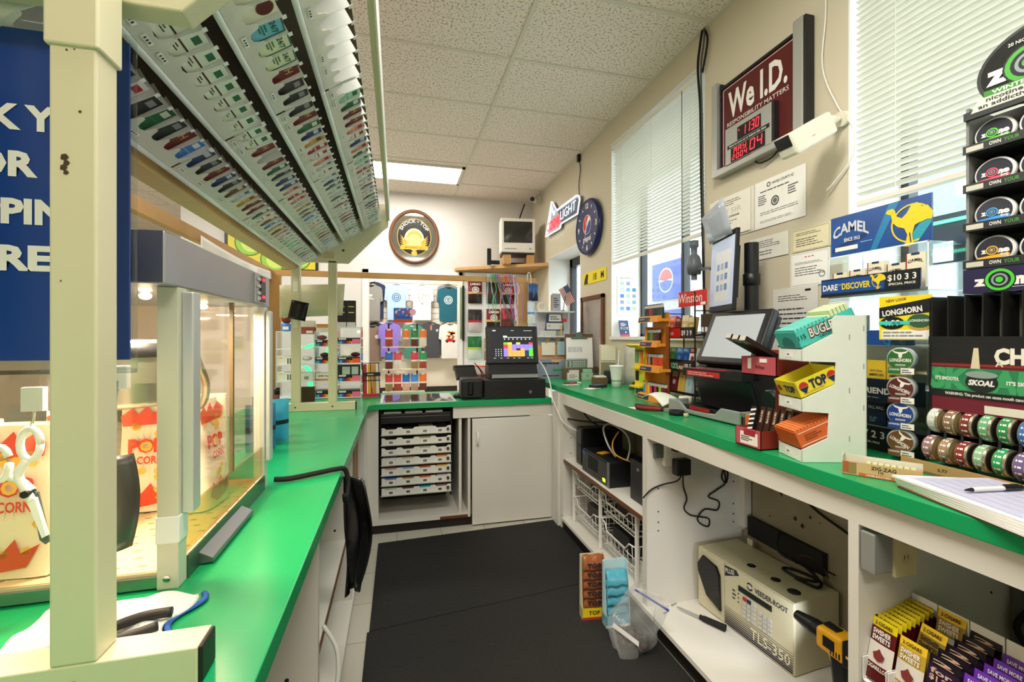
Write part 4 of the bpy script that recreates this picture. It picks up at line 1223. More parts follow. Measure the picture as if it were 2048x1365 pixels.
m.build('screen', t)
t = thing('receipt_printer', 'black rounded receipt printer between the glass panel and the cash drawer', 'printer', (.533, 3.27, ZL + .001), -.05)
MB().box((-.082, 0, .004), (.082, .19, .155), M_BLACK).build('body', t, bevel=.022, seg=4)
MB().box((-.035, -.006, .03), (.012, .02, .135), mat('gloss_black', '08080a', .08)).build('window', t, bevel=.012, seg=3)
MB().box((-.075, .0, -.0), (.075, .18, .006), M_BLACK).bar((-.07, .01, -.001), (-.07, .01, .006), .006, M_WIRE, n=8).build('foot_plate', t)
t = thing('card_terminal', 'black card terminal tilted on a stand behind the receipt printer', 'card terminal', (.525, 3.56, ZL + .001), .1)
MB().bar((0, 0, 0), (0, 0, .17), .022, M_BLACK).box((-.07, -.06, 0), (.07, .06, .012), M_BLACK).build('stand', t)
m = MB().prism([(-.09, .14), (.02, .225), (.035, .21), (-.05, .12)], -.085, .085, M_BLACK, 'x').box((-.085, .02, .19), (.085, .07, .235), M_BLACK).build('terminal', t, bevel=.008)
MB().ball((.455, 3.42, ZL + .013), (.045, .035, .022), M_BLACK).build('computer_mouse', label='small black rounded device beside the glass panel', cat='device')
orng = K('ee5a38', .5)
MB().box((.60, 3.70, ZL + .001), (.72, 3.78, ZL + .22), orng).box((.605, 3.695, ZL + .15), (.715, 3.70, ZL + .21), K('f2dcd0')).build('orange_carton', label='orange carton standing behind the card terminal', cat='box', bevel=.003)
tag(MB().tube([KT(.19, .16, 1.22), KT(.235, .10, 1.16), KT(.255, .0, 1.07), (1.125, 3.22, 1.0), (1.12, 3.16, .92), (1.12, 3.05, .84), (1.125, 2.98, .79), (1.17, 2.95, .75), (1.26, 2.85, .70)], .0045, M_WIRE, 6, sub=5).build('till_cable'), 'white cable running from the till down past the counter edge', 'cable')
cbx = MB()
for (a0, b0) in (((.62, 3.55, 1.15), (.67, 3.6, 1.0)), ((.60, 3.56, 1.17), (.64, 3.5, 1.02))):
    cbx.tube([a0, tuple((a0[i] + b0[i]) / 2 + .03 * (i == 0) for i in range(3)), b0], .004, M_MATTE, 5, sub=4)
tag(cbx.build('terminal_cable'), 'tangled black cables beside the card terminal', 'cable')

# ------------------------------------------------------------------ pegboard and hanging stock
m = MB().box((.825, 5.635, .80), (1.71, 5.655, 2.19), K('ecebe8', .6))
hole = K('8f8d8a', .8)
for i in range(34):
    for j in range(53):
        x, z = .84 + i * .0255, .82 + j * .0255
        m.quad((x - .0035, 5.6346, z - .0035), (x + .0035, 5.6346, z - .0035), (x + .0035, 5.6346, z + .0035), (x - .0035, 5.6346, z + .0035), hole)
m.build('pegboard', label='white pegboard on the back wall hung with snack bags', cat='pegboard')
MB().box((.795, 5.60, 1.33), (.815, 5.655, 2.02), M_MATTE).box((.765, 5.62, 1.35), (.795, 5.625, 2.0), clear('green_glass', 'd0e0d0', .3)).build('black_frame_strip', label='narrow black framed glass strip at the left edge of the pegboard', cat='frame')
def snackbag(label, x, z, w_, h, cols, y, words=None, cat='snack bag', group=None, name='snack_bag', rz=0.0, tab=False):
    m = MB()
    c0, c1, c2 = cols
    def pt(u, v):
        e = (1 - (2 * u - 1) ** 2) * math.sin(PI * min(1, max(0, v))) ** .6
        return ((u - .5) * w_, -.035 * e * (w_ / .17), v * h)
    for (v0, v1, cc) in ((0, .42, c2), (.42, .52, c1), (.52, 1.0, c0)):
        m.sheet(lambda u, v, v0=v0, v1=v1: pt(u, v0 + (v1 - v0) * v), 6, 4, K(cc, .3))
    m.quad((-w_ / 2, .002, 0), (w_ / 2, .002, 0), (w_ / 2, .002, h), (-w_ / 2, .002, h), K(c0, .4))
    if words:
        m.text(words, (0, -.038 * w_ / .17, h * .80), h * .10, wt, w=w_ * .75, bold=.05)
        m.disc((0, -.037 * w_ / .17, h * .60), (w_ * .27, h * .14), K('d8d4cc')); m.disc((0, -.0375 * w_ / .17, h * .61), (w_ * .2, h * .08), K('6a6a6a'), hole=.7)
    if tab:
        m.quad((-w_ * .22, -.004 - .012 * w_ / .17, h * .93), (w_ * .22, -.004 - .012 * w_ / .17, h * .93), (w_ * .22, -.004, h * 1.03), (-w_ * .22, -.004, h * 1.03), M_PAPER)
    return m.build(name, label=label, cat=cat, group=group, loc=(x, y, z), rot=rz)
for (x, z, k, lab) in ((.955, 1.80, 0, 'maroon snack bag at the top left of the pegboard'), (1.19, 1.80, 1, 'dark brown snack bag top middle of the pegboard behind the lanyards'), (1.38, 1.80, 0, 'maroon snack bag at the top right of the pegboard beside the post'),
                       (.955, 1.44, 2, 'black and red snack bag in the second row at the pegboard edge'), (1.19, 1.45, 0, 'maroon snack bag behind the top of the till screen'), (1.38, 1.46, 3, 'dark red snack bag low on the pegboard beside the post'),
                       (.95, 1.10, 4, 'green snack bag low on the pegboard left of the till'), (1.16, 1.08, 5, 'tan snack bag low on the pegboard behind the till')):
    c_ = [('7a1420', 'd8a060', '2a1a18'), ('3a2020', '5a2a2a', '3a3434'), ('2a2426', 'b02030', 'c8c0c0'), ('8a1a22', '4a2020', '6a3030'), ('1a6a34', 'b8c84a', 'd0e0d0'), ('a89878', 'c8b898', '8a7a62')][k]
    snackbag(lab, x, z, .175, .285, c_, 5.62, 'LARGO' if k in (0,) else None, group='snack bags on the pegboard')
for i, (x0, x1, z1, c_, lab) in enumerate(((.77, .79, 1.60, 'b8d8f0', 'pale blue'), (.80, .83, 1.50, '58c878', 'light green'), (.82, 1.0, 1.48, '22a860', 'emerald green'), (.86, .90, 1.52, 'e8606a', 'coral red'), (.84, .99, 1.52, '5a78d0', 'blue and pink'),
                                              (.92, .99, 1.50, 'e84858', 'bright red'), (.96, .98, 1.50, 'a070c8', 'violet'), (1.0, .985, 1.50, 'e8eef8', 'white'), (1.0, 1.03, 1.52, 'b868c0', 'magenta'))):
    g_ = mat('lanyard_' + c_, c_, .35, trans=.15)
    m = MB()
    for q in (-.006, .008):
        m.tube([(x0 + q, 3.843, 1.90), (x0 + q, 3.835, 1.925), (x0 + q, 3.825, 1.90), ((x0 * 2 + x1) / 3 + q * 3, 3.82 - i * .012, 1.78), ((x0 + x1) / 2 + q * (4 - 6 * (i % 2)), 3.82 - i * .012, 1.68), (x1 + q * 1.2, 3.82 - i * .012, z1)], .0032, g_, 6, sub=5)
    m.build('lanyard', label='%s plastic lanyard hanging from the pine rail above the till' % lab, cat='lanyard', group='lanyards on the rail')
for (x, z, w_, h, c_, lab) in ((1.175, 1.70, .10, .15, ('2a5a9a', '1a3a6a', '16284a'), 'blue shiny packet hanging beside the pine post'), (1.155, 1.50, .08, .19, ('d0dce8', '5a8ac0', 'e0e4d8'), 'white and blue packet hanging under the blue packet'), (1.15, 1.38, .06, .1, ('e8e0d8', 'c04a3a', 'd8b8a8'), 'small red and white packet hanging lowest beside the pine post')):
    snackbag(lab, x, z, w_, h, c_, 3.83, cat='packet', name='packet', group='packets hanging by the post', rz=.3)
MB().tube([(1.12, 3.84, 1.87), (1.12, 3.82, 1.935), (1.135, 3.81, 1.945), (1.145, 3.81, 1.9), (1.15, 3.82, 1.85)], .004, M_WIRE, 6, sub=3).build('wire_hook', label='white wire hook over the rail at the pine post', cat='hook')

# ------------------------------------------------------------------ white shelf tower by the door
t = thing('shelf_tower', 'white open shelf tower in front of the glass door', 'shelf', (1.40, 3.99, ZR))
m = MB()
for z in (.36, .59):
    MB().box((-.17, -.09, z), (.20, .09, z + .012), K('f2f2ef', .35)).build('shelf', t, bevel=.002)
for x in (-.17, .19):
    MB().box((x, -.09, 0), (x + .008, .09, .60), clear('tower_side', 'f4f6f8', .2)).build('side', t)
MB().box((-.17, .085, 0), (.2, .09, .60), K('f4f4f4', .4)).build('back', t)
SZ = ZR + .3735
m = MB().prism([(0, 0), (.18, 0), (.16, .155), (.02, .155)], 0, .03, K('1f3264', .4), 'y')
m.quad((.03, -.001, .085), (.155, -.001, .085), (.15, -.001, .15), (.035, -.001, .15), wt).quad((.008, -.001, .01), (.165, -.001, .01), (.165, -.001, .07), (.008, -.001, .07), wt)
m.lines((.045, -.0016, .137), .1, .04, 2, M_PRINT).box((.02, -.0016, .038), (.045, -.001, .046), K('d86a3a'))
m.build('brochure_box', label='navy and white brochure box on the middle shelf of the white tower', cat='box', loc=(1.33, 3.95, SZ + .049), rot=0)
MB().box((1.30, 3.92, SZ), (1.42, 4.02, SZ + .048), K('d8d8d4')).build('note_pad', label='flat grey pad under the navy brochure box on the shelf', cat='pad')
m = MB().box((0, 0, 0), (.08, .02, .165), K('b4bcd0', .5)).box((-.012, .004, 0), (0, .02, .15), K('c8a060')).lines((.012, -.001, .13), .055, .1, 5, M_PRINT)
m.build('brochure', label='grey blue brochure standing on the top shelf of the white tower', cat='brochure', loc=(1.40, 3.96, ZR + .603))
t = thing('desk_flag', 'small striped american flag leaning on the white shelf tower', 'flag', (1.50, 3.95, ZR + .603), 0)
MB().bar((.0, 0, 0), (.045, 0, .26), .003, M_BLACK, n=6).box((-.015, -.015, 0), (.015, .015, .008), M_BLACK).build('stick', t)
m = MB()
fo = Vector((.043, -.004, .25)); fr = Vector((.075, 0, -.14)).normalized(); fd = Vector((-.13, 0, -.075)).normalized()
def fp(a, b): return fo + fr * (.17 * a) + fd * (.10 * b) + Vector((0, -.006 * math.sin(a * 7), 0))
for i in range(13):
    c_ = K('b0303a') if i % 2 == 0 else K('f0ecec')
    for j in range(8):
        m.quad(fp(j / 8, i / 13), fp((j + 1) / 8, i / 13), fp((j + 1) / 8, (i + 1) / 13), fp(j / 8, (i + 1) / 13), c_)
for j in range(4):
    m.add([fp(j / 10, 0) + Vector((0, -.001, 0)), fp((j + 1) / 10, 0) + Vector((0, -.001, 0)), fp((j + 1) / 10, .54) + Vector((0, -.001, 0)), fp(j / 10, .54) + Vector((0, -.001, 0))], [(0, 1, 2, 3)], K('4a5a8a'))
m.build('cloth', t)
MB().lathe([(.028, 0), (.042, 0), (.042, .022), (.028, .022)], K('f0f0ec', .3), axis='y', n=24).build('tape_dispenser', label='white ring shaped tape dispenser on the top shelf of the tower', cat='tape dispenser', loc=(1.29, 3.94, ZR + .644), rot=0)
MB().bar((1.515, 3.96, SZ), (1.515, 3.96, SZ + .13), .013, K('c8ccd4', .3)).bar((1.515, 3.96, SZ + .13), (1.515, 3.96, SZ + .16), .024, K('e0343a')).build('red_capped_tube', label='silver tube with a red cap on the middle tower shelf', cat='tube')
MB().bar((1.475, 3.93, SZ), (1.478, 3.93, SZ + .1), .006, K('e8d040')).build('yellow_marker', label='thin yellow marker standing beside the red capped tube', cat='marker')

# ------------------------------------------------------------------ far end of the window counter
def carton(name, label, cat, x, y, z, w_, d_, h, c_, rz=0.0, marks=None, group=None, bevel=.002, rough=.6):
    m = MB().box((-w_ / 2, 0, 0), (w_ / 2, d_, h), K(c_, rough))
    if marks:
        marks(m, w_, d_, h)
    return m.build(name, label=label, cat=cat, group=group, loc=(x, y, z), rot=rz, bevel=bevel)
carton('cardboard_file', 'tan cardboard file standing behind the grey file box', 'file box', 1.38, 3.83, ZR, .31, .05, .29, 'd8a878')
carton('envelope_stack', 'cream envelope bundle sticking out of the tan file', 'envelopes', 1.31, 3.805, ZR + .20, .12, .02, .115, 'ece2cc')
carton('envelope_stack', 'pale blue envelope bundle sticking out of the tan file', 'envelopes', 1.44, 3.805, ZR + .20, .09, .02, .12, 'b8d8e0')
def fbx(m, w_, d_, h):
    m.box((-w_ * .1, -.001, h * .38), (w_ * .36, 0, h * .5), K('1ea45a')); m.lines((-w_ * .42, -.001, h * .9), w_ * .8, h * .2, 1, M_PRINT); m.lines((-w_ * .42, -.001, h * .2), w_ * .8, h * .12, 1, M_PRINT)
    for x in (-.32, .32):
        m.disc((w_ * x, -.001, h * .7), .007, M_PRINT)
    m.disc((0, -.001, h), (.05, .025), K('d8a878'), a0=PI, a1=2 * PI)
carton('file_box', 'grey cardboard file box with a green label at the far end of the counter', 'file box', 1.355, 3.735, ZR, .30, .07, .165, '8d93a4', marks=fbx)
for i, (x, c_, lab) in enumerate(((1.25, '3a6a9a', 'blue'), (1.345, '3a4a48', 'dark grey'), (1.43, '2f4640', 'green grey'))):
    MB().disc((0, 0, .02), .021, K(c_), n=14, a0=0, a1=PI).poly([(.028, 0), (.05, .035), (.052, .03), (.045, 0)], K('a87a3a')).build('binder_clip', label='%s binder clip on top of the envelopes in the tan file' % lab, cat='clip', group='clips on the file', loc=(x, 3.80, ZR + .31), solid=.006)
t = thing('clipboard', 'clipboard holding white sheets propped upright under the framed picture', 'clipboard', (1.55, 3.67, ZR + .004), (-.14, 0, -.25))
MB().box((-.125, 0, 0), (.125, .005, .39), mat('hardboard', '6a4630', .6, var=.15)).build('board', t, bevel=.002)
MB().box((-.115, -.006, .09), (.118, 0, .355), M_PAPER).lines((-.10, -.0065, .30), .2, .2, 2, K('c8c8cc')).build('sheets', t)
MB().prism([(-.075, .345), (.075, .345), (.06, .36), (.03, .365), (.025, .395), (0, .41), (-.025, .395), (-.03, .365), (-.06, .36)], -.022, -.006, K('4a6a52', .4), 'y').build('clip', t, bevel=.003)
carton('calculator', 'grey desk calculator with rows of pale keys standing on edge', 'calculator', 1.49, 3.60, ZR + .095, .20, .025, .075, '7d8a84',
       marks=lambda m, w_, d_, h: [m.box((-w_ * .48, -.002, .01), (-w_ * .25, 0, h - .01), K('a8b8b0')), m.box((-w_ * .42, -.003, .012), (-w_ * .33, -.002, h - .012), K('6a6250'))] + [m.box((-w_ * .16 + i * .02, -.003, .012 + j * .019), (-w_ * .16 + i * .02 + .014, 0, .024 + j * .019), K('b8c4b4')) for i in range(6) for j in range(3)])
carton('desk_organiser', 'brown wooden desk organiser holding small boxes below the clipboard', 'organiser', 1.505, 3.60, ZR, .25, .06, .094, '6a5640')
carton('card_box', 'white printed card box in front of the brown organiser', 'box', 1.45, 3.565, ZR, .10, .03, .06, 'e6e6de', marks=lambda m, w_, d_, h: m.lines((-w_ * .4, -.001, h * .8), w_ * .8, h * .6, 3, K('a85a5a')))
carton('card_box', 'pale green card box in front of the brown organiser', 'box', 1.575, 3.56, ZR, .10, .03, .058, 'b8d4bc', marks=lambda m, w_, d_, h: m.text('T', (0, -.001, h * .3), h * .35, M_PRINT))
carton('card_box', 'mint green card box resting on the pale green card box', 'box', 1.58, 3.562, ZR + .059, .08, .028, .03, 'a0e0bc')
carton('card_box', 'pink white card box lying on the printed card box', 'box', 1.46, 3.57, ZR + .061, .085, .025, .02, 'ead8cc')
t = thing('intercom', 'beige wall phone unit leaning in the counter corner under the window', 'intercom', (1.65, 3.33, ZR + .002), (-.08, 0, -.5))
bg = K('cfc9a8', .45)
MB().box((-.07, 0, 0), (.07, .045, .30), bg).build('housing', t, bevel=.008)
MB().box((-.055, -.008, .17), (.06, .0, .285), K('e4e0c8', .3)).box((-.055, -.006, .06), (.06, 0, .155), K('8a8468')).build('panel', t, bevel=.003)
m = MB().sheet(lambda u, v: (1.703, 3.16 - .26 * u, ZR + .30 * v), 4, 4, mat('grey_marbled_card', 'cac8bc', .6, var=.25, scale=22)).build('wall_sheet', label='grey marbled sheet standing against the wall behind the paper cup', cat='sheet', solid=.003)
t = thing('paper_cup', 'tall white foam cup with a straw on the window counter', 'cup', (1.545, 2.98, ZR + .001))
foam = K('f6f6f4', .5)
MB().lathe([(0, 0), (.034, 0), (.036, .05), (.037, .053), (.047, .14), (.049, .143), (.049, .148), (.045, .148), (.033, .01), (0, .01)], foam, n=28).build('cup', t)
MB().lathe([(0, .146), (.05, .146), (.052, .15), (.05, .156), (0, .158)], K('eef0f0', .3), n=28).build('lid', t)
MB().bar((.0, 0, .02), (.022, 0, .265), .004, K('e8ecf0', .3), n=8).build('straw', t)
carton('tape_box', 'brown box of folded slips left of the foam cup', 'box', 1.52, 3.18, ZR, .11, .07, .05, '6a5236', rz=-.1, marks=lambda m, w_, d_, h: m.box((-.04, .005, h), (.045, d_ - .005, h + .012), K('e8e4dc')))
MB().box((-.07, 0, 0), (.07, .035, .008), M_BRWOOD).prism([(-.065, .012), (.065, .012), (.06, .045), (-.04, .05)], .004, .032, K('3f3a2c', .4), 'y').build('stapler', label='dark brown stapler right of the foam cup', cat='stapler', loc=(1.625, 2.80, ZR + .001), rot=-.35, bevel=.004)
MB().box((-.035, -.06, 0), (.035, .06, .02), K('20242a', .4)).box((-.028, -.05, .02), (.028, .02, .0205), K('3a4a7a', .2)).build('mobile_phone', label='navy flip phone lying on the counter in front of the foam cup', cat='phone', loc=(1.40, 2.98, ZR + .001), rot=-1.1, bevel=.006)
MB().prism([(-.05, -.03), (.05, -.02), (.06, .03), (-.04, .03)], 0, .018, K('4a5250', .4), 'z').box((-.02, -.032, 0), (.03, -.02, .012), K('b02a34')).build('price_gun', label='grey and red hand tool near the till on the window counter', cat='tool', loc=(1.29, 3.24, ZR + .003), rot=.1, bevel=.005)
for (x, y, rz, lab) in ((1.28, 3.20, .2, 'white slip of paper under the grey and red hand tool'), (1.36, 3.34, -.3, 'white slip of paper in front of the green labelled file box'), (1.33, 2.93, .5, 'small pink white slip of paper beside the navy phone')):
    MB().box((-.06, -.035, 0), (.06, .035, .001), K('f0dcd8', .8)).build('paper_slip', label=lab, cat='paper', group='slips on the window counter', loc=(x, y, ZR + .0012), rot=rz)
MB().box((-.06, 0, 0), (.06, .05, .1), K('1d2a24', .4)).build('dark_box', label='dark green black box behind the foam cup', cat='box', loc=(1.63, 3.22, ZR + .001), rot=-.4, bevel=.006)

# ------------------------------------------------------------------ shirts on the far wall
def shirt(label, x, z, k, c_, y=8.515, long_=False, print_=None, hood=False):
    L = .30 if not long_ else .62
    P_ = [(-.075, 0), (-.19, -.045), (-.21, -.09), (-.225 if not long_ else -.215, -L), (-.18, -L - .03), (-.175, -.20), (-.17, -.69), (.17, -.69), (.175, -.20), (.18, -L - .03), (.225 if not long_ else .215, -L), (.21, -.09), (.19, -.045), (.075, 0), (.05, -.03), (0, -.045), (-.05, -.03)]
    mt = mat('cloth_' + c_, c_, .85, var=.06, scale=8, bump=.15)
    t = thing('t_shirt' if not long_ else 'long_sleeved_shirt', label, 'shirt', (x, y, z), 0, 'shirts on the slat wall')
    m = MB().prism([(p[0] * k, p[1] * k) for p in P_], -.03, .02, mt, 'y'); m.build('body', t, bevel=.012)
    m = MB().tube([(.0, -.005, .05), (.018, -.005, .04), (.0, -.005, .015), (-.16 * k, -.005, -.03 * k)], .003, M_MATTE, 5).tube([(0, -.005, .015), (.16 * k, -.005, -.03 * k)], .003, M_MATTE, 5).build('hanger', t)
    m = MB().lathe([(.055, -.005), (.075, -.012), (.06, .01)], mt, n=18)
    m.v = [(p[0], p[1] * .36 - .005, p[2]) for p in m.v]; m.build('collar', t)
    if print_:
        m = MB(); print_(m); m.build('print', t)
    return t
def pr_round(c1, c2):
    def f(m):
        m.disc((0, -.0315, -.24), .08, K(c1, .8), n=24); m.disc((0, -.032, -.24), .066, K(c2, .8), n=24); m.disc((0, -.0325, -.24), .05, K(c1, .8), n=20, hole=.7); m.box((-.03, -.0327, -.25), (.03, -.032, -.235), K(c1, .8))
    return f
def pr_lines(c1):
    return lambda m: m.lines((-.1, -.0318, -.175), .2, .035, 1, K(c1, .8), fill=.9).lines((-.08, -.0318, -.22), .16, .05, 2, K(c1, .8))
def pr_specks(m):
    q = random.Random(4)
    for i in range(26):
        x, z = q.uniform(-.09, .09), q.uniform(-.38, -.16); m.quad((x, -.0316, z), (x + .02, -.0316, z), (x + .02, -.0316, z + .014), (x, -.0316, z + .014), K(q.choice(('e0c890', 'd8b070', 'c8a888')), .8))
def pr_car(m):
    q = random.Random(5)
    for i in range(16):
        x, z = q.uniform(-.08, .05), q.uniform(-.3, -.17); m.quad((x, -.0316, z), (x + .05, -.0316, z), (x + .045, -.0316, z + .03), (x + .01, -.0316, z + .03), K(q.choice(('d84830', 'e89838', 'f0c850', '8a4030')), .8))
    m.prism([(-.1, -.34), (.09, -.34), (.1, -.315), (.04, -.30), (.01, -.28), (-.05, -.285), (-.09, -.31)], -.033, -.031, K('c02828', .6), 'y')
    for x in (-.06, .06): m.disc((x, -.0335, -.34), .02, M_BLACK)
ZT = 2.36
shirt('navy t-shirt hanging behind the grey one at the left of the slat wall', -.40, ZT + .01, .95, '2a3558', 8.59)
shirt('grey t-shirt with white lettering at the left end of the top row', -.46, ZT - .04, .95, '8c8c86', print_=pr_lines('ecece8'))
shirt('light blue t-shirt with a round navy print in the top row', -.01, ZT - .02, .95, 'a9c6ee', print_=pr_round('3a5f9a', 'a9c6ee'))
shirt('white t-shirt with a speckled tan print in the top row', .45, ZT - .02, .95, 'e9edf2', print_=pr_specks)
shirt('grey t-shirt hanging behind the teal one', .93, ZT + .01, .93, '97979a', 8.59)
shirt('teal t-shirt with a white round print at the right of the top row', .935, ZT - .05, .93, '1f6478', print_=pr_round('e8f0f0', '2f6f82'))
shirt('dark t-shirt hanging behind the brown one in the lower row', -.38, 1.63, .93, '28425a', 8.59)
shirt('brown t-shirt with a small round badge at the left of the lower row', -.43, 1.58, .93, '8a7566', print_=lambda m: m.disc((.08, -.0315, -.2), .035, K('e8e0d4', .8)))
shirt('purple t-shirt behind the left side of the snack stand', -.13, 1.63, .9, '8a78d0', 8.44)
shirt('green t-shirt behind the middle of the snack stand', .28, 1.60, .9, '4a8a78', 8.44)
shirt('charcoal long sleeved top with an orange tag in the lower row', .615, 1.64, .95, '4b4d54', long_=True, print_=lambda m: (m.box((-.015, -.034, -.14), (.015, -.031, -.05), K('d88848', .7)), m.box((.09, -.032, -.16), (.13, -.031, -.12), K('d8dce0', .7))))
shirt('white t-shirt with a red car print at the right of the lower row', .965, 1.63, .95, 'f1f1f0', 8.45, print_=pr_car)

# ------------------------------------------------------------------ snack stand
t = thing('snack_stand', 'black wire snack stand with a picture header in front of the shirts', 'display stand', (.08, 6.35, 0))
m = MB()
for x in (-.19, .19):
    m.box((x - .01, .01, 0), (x + .01, .03, 1.56), M_MATTE)
m.box((-.25, -.15, 0), (.25, .2, .03), M_MATTE); m.build('posts', t)
for z in (1.28, .975, .67, .37):
    MB().box((-.27, -.10, z - .05), (.29, .03, z - .035), K('d8c8b0', .5)).build('ledge', t)
m = MB().box((-.125, .0, 1.575), (.125, .01, 1.775), K('3a6ac8', .5)).quad((-.125, -.001, 1.575), (.125, -.001, 1.575), (.125, -.001, 1.62), (-.125, -.001, 1.62), K('d84838'))
q = random.Random(9)
for i in range(26):
    x, z = q.uniform(-.12, .1), q.uniform(1.66, 1.76); m.quad((x, -.0012, z), (x + .025, -.0012, z), (x + .02, -.0012, z + .016), (x + .004, -.0012, z + .014), K(q.choice(('e84a40', 'f0f4f8', '58a0e0', 'f0d0c0'))))
m.text('Sweets', (0, -.002, 1.635), .04, K('1f5ab8'), w=.19, bold=.04, shear=.15); m.disc((.13, -.003, 1.72), .045, K('f4b8d0'), n=16)
m.build('header', t)
rowsb = [(1.25, ['e04848', None, 'f08a3a', '2f8a48', 'f08a3a']), (.945, ['3a70c0', 'e05868', None, 'd84050', '2f9a58']), (.645, ['d84848', 'e05048', '2a78c8', '4a90e0', 'f07a2a']), (.345, ['2a80c8', '2a80d0', '4a2a5a', '2a78c8', '4a2a5a'])]
names_ = {'e04848': 'red', 'f08a3a': 'orange', '2f8a48': 'green', '3a70c0': 'blue', 'e05868': 'pink red', 'd84050': 'red', '2f9a58': 'green', 'd84848': 'red', 'e05048': 'light red', '2a78c8': 'blue', '4a90e0': 'sky blue', 'f07a2a': 'orange', '2a80c8': 'blue', '2a80d0': 'bright blue', '4a2a5a': 'purple'}
fills = ['a84a38', 'c87848', '6a3a30', 'e0b8a0', '9a8a58', 'ece4d8', 'b89a88']
for r0, (z, cs) in enumerate(rowsb):
    for i, c_ in enumerate(cs):
        if c_:
            snackbag('%s topped bag, %s from left, %s row of the snack stand' % (names_[c_], ORD[i], ORD[r0]), -.125 + i * .113 + .02, z, .098, .23, (c_, 'e8e4e0', fills[(i * 3 + r0 * 2) % 7]), 6.32, group='snack bags on the stand', tab=True)

# ------------------------------------------------------------------ clear towers, cards and boxes beyond the far posts
def tower(label, x0, x1, y0, y1, z1, shelves):
    t = thing('display_tower', label, 'display tower', ((x0 + x1) / 2, (y0 + y1) / 2, ZL), group='clear towers on the counter corner')
    hx, hy, h = (x1 - x0) / 2, (y1 - y0) / 2, z1 - ZL
    edge = K('e4f2ee', .2)
    MB().box((-hx, -hy, 0), (-hx + .004, hy, h), M_ACRY).box((hx - .004, -hy, 0), (hx, hy, h), M_ACRY).box((-hx, hy - .004, 0), (hx, hy, h), M_ACRY).build('walls', t)
    m = MB()
    for x in (-hx, hx - .003):
        m.box((x, -hy - .001, 0), (x + .003, -hy, h), edge)
    m.build('front_edges', t)
    for z in list(shelves) + [z1]:
        MB().box((-hx, -hy, z - ZL - .005), (hx, hy, z - ZL), edge).build('shelf', t)
tower('clear display tower farthest left behind the far rack foot', -.86, -.73, 3.62, 3.80, 1.42, (.925, 1.05, 1.17, 1.29))
tower('clear display tower between the far posts on the left', -.715, -.60, 3.62, 3.80, 1.40, (.925, 1.05, 1.17, 1.29))
tower('clear display tower between the far posts on the right', -.595, -.46, 3.60, 3.80, 1.42, (.925, 1.05, 1.18, 1.31))
tower('clear display tower right of the far posts with black boxes on top', -.44, -.265, 3.58, 3.80, 1.455, (.925, 1.045, 1.183, 1.326))
def rainbow(label, x, z, w_, h, y=3.60, note=None, tall=False):
    m = MB().box((-w_ / 2, 0, 0), (w_ / 2, .12, h), K('161618', .4))
    cs = ['2a90c8', '58b0d8', '2a4a9a', '6a2a4a', 'c83030', 'd86a28', 'e0c030', '9ac040', '3a9a4a', '2a7ab8']
    bh = h * (.5 if not tall else .22)
    for i, c_ in enumerate(cs):
        m.box((-w_ / 2 + w_ * i / 10, -.001, 0), (-w_ / 2 + w_ * (i + .9) / 10, 0, bh * (.8 + .2 * ((i * 7) % 3) / 2)), K(c_))
    m.lines((-w_ * .45, -.0012, h * (.95 if not tall else .40)), w_ * .5, h * (.3 if not tall else .12), 1, wt, fill=.9)
    if tall:
        for (a, b) in ((-.3, .05), (.12, .42)):
            m.box((w_ * a, -.0015, h * .42), (w_ * b, 0, h * .92), K('b8c4bc'))
    if note:
        m.box((w_ * .15, -.003, -.002), (w_ * .5, -.001, h * (.8 if not tall else .35)), K(note, .7))
    return m.build('accessory_box', label=label, cat='box', group='accessory boxes in the clear towers', loc=(x, y, z + .001))
rainbow('rainbow striped box with a small pink note on the top shelf of the right tower', -.352, 1.326, .16, .045, note='e8709a')
rainbow('rainbow striped box with an orange note on the second shelf of the right tower', -.352, 1.183, .16, .042, note='f0582a')
rainbow('tall rainbow striped box with a pink note in the middle of the right tower', -.352, 1.045, .16, .118, note='f07890', tall=True)
rainbow('rainbow striped box with a pink note at the foot of the right tower', -.352, .925, .16, .05, note='e8709a')
rainbow('rainbow striped box with a pink corner on the top shelf beside the right far post', -.527, 1.31, .12, .045, 3.62, note='e8709a')
rainbow('plain rainbow striped box on the second shelf beside the right far post', -.527, 1.18, .12, .045, 3.62)
rainbow('rainbow striped box at the foot of the tower beside the right far post', -.527, .925, .12, .05, 3.62)
carton('carton', 'cream carton with a brown band in the tower beside the right far post', 'box', -.527, 3.62, 1.051, .12, .1, .055, 'e4dccc', marks=lambda m, w_, d_, h: (m.box((-w_ / 2, -.001, 0), (w_ / 2, 0, .014), K('b07a4a')), m.text('USB Type', (0, -.0012, .03), .012, M_PRINT, w=.09)))
for i, x in enumerate((-.40, -.355)):
    MB().lathe([(0, 0), (.019, 0), (.019, .035), (0, .036)], K('d8dcd0', .3), n=16).lathe([(0, .035), (.02, .035), (.02, .047), (0, .047)], K('8ae05a', .3), n=16).box((-.014, -.0195, .004), (.014, -.0165, .018), K('e8e048')).build(
        'lidded_jar', label=('left', 'right')[i] + ' one of two green lidded jars in the right tower', cat='jar', group='jars in the tower', loc=(x, 3.66 + .08, 1.184 + .001))
for (x, z, c_, lab) in ((-.31, 1.227, '6a1a24', 'maroon crumpled pouch above the orange note in the right tower'), (-.53, 1.226, '5a2830', 'dark red crumpled pouch beside the right far post'), (-.55, 1.357, 'a85058', 'pinkish pouch on the top shelf beside the right far post'), (-.655, 1.20, 'd0d4d0', 'silver crumpled pouch in the tower beside the left far post')):
    MB().ball((0, 0, .017), (.035, .02, .017), mat('pouch_' + c_, c_, .35, bump=.8, scale=40), 12, 8).build('pouch', label=lab, cat='pouch', group='pouches in the towers', loc=(x, 3.66, z))
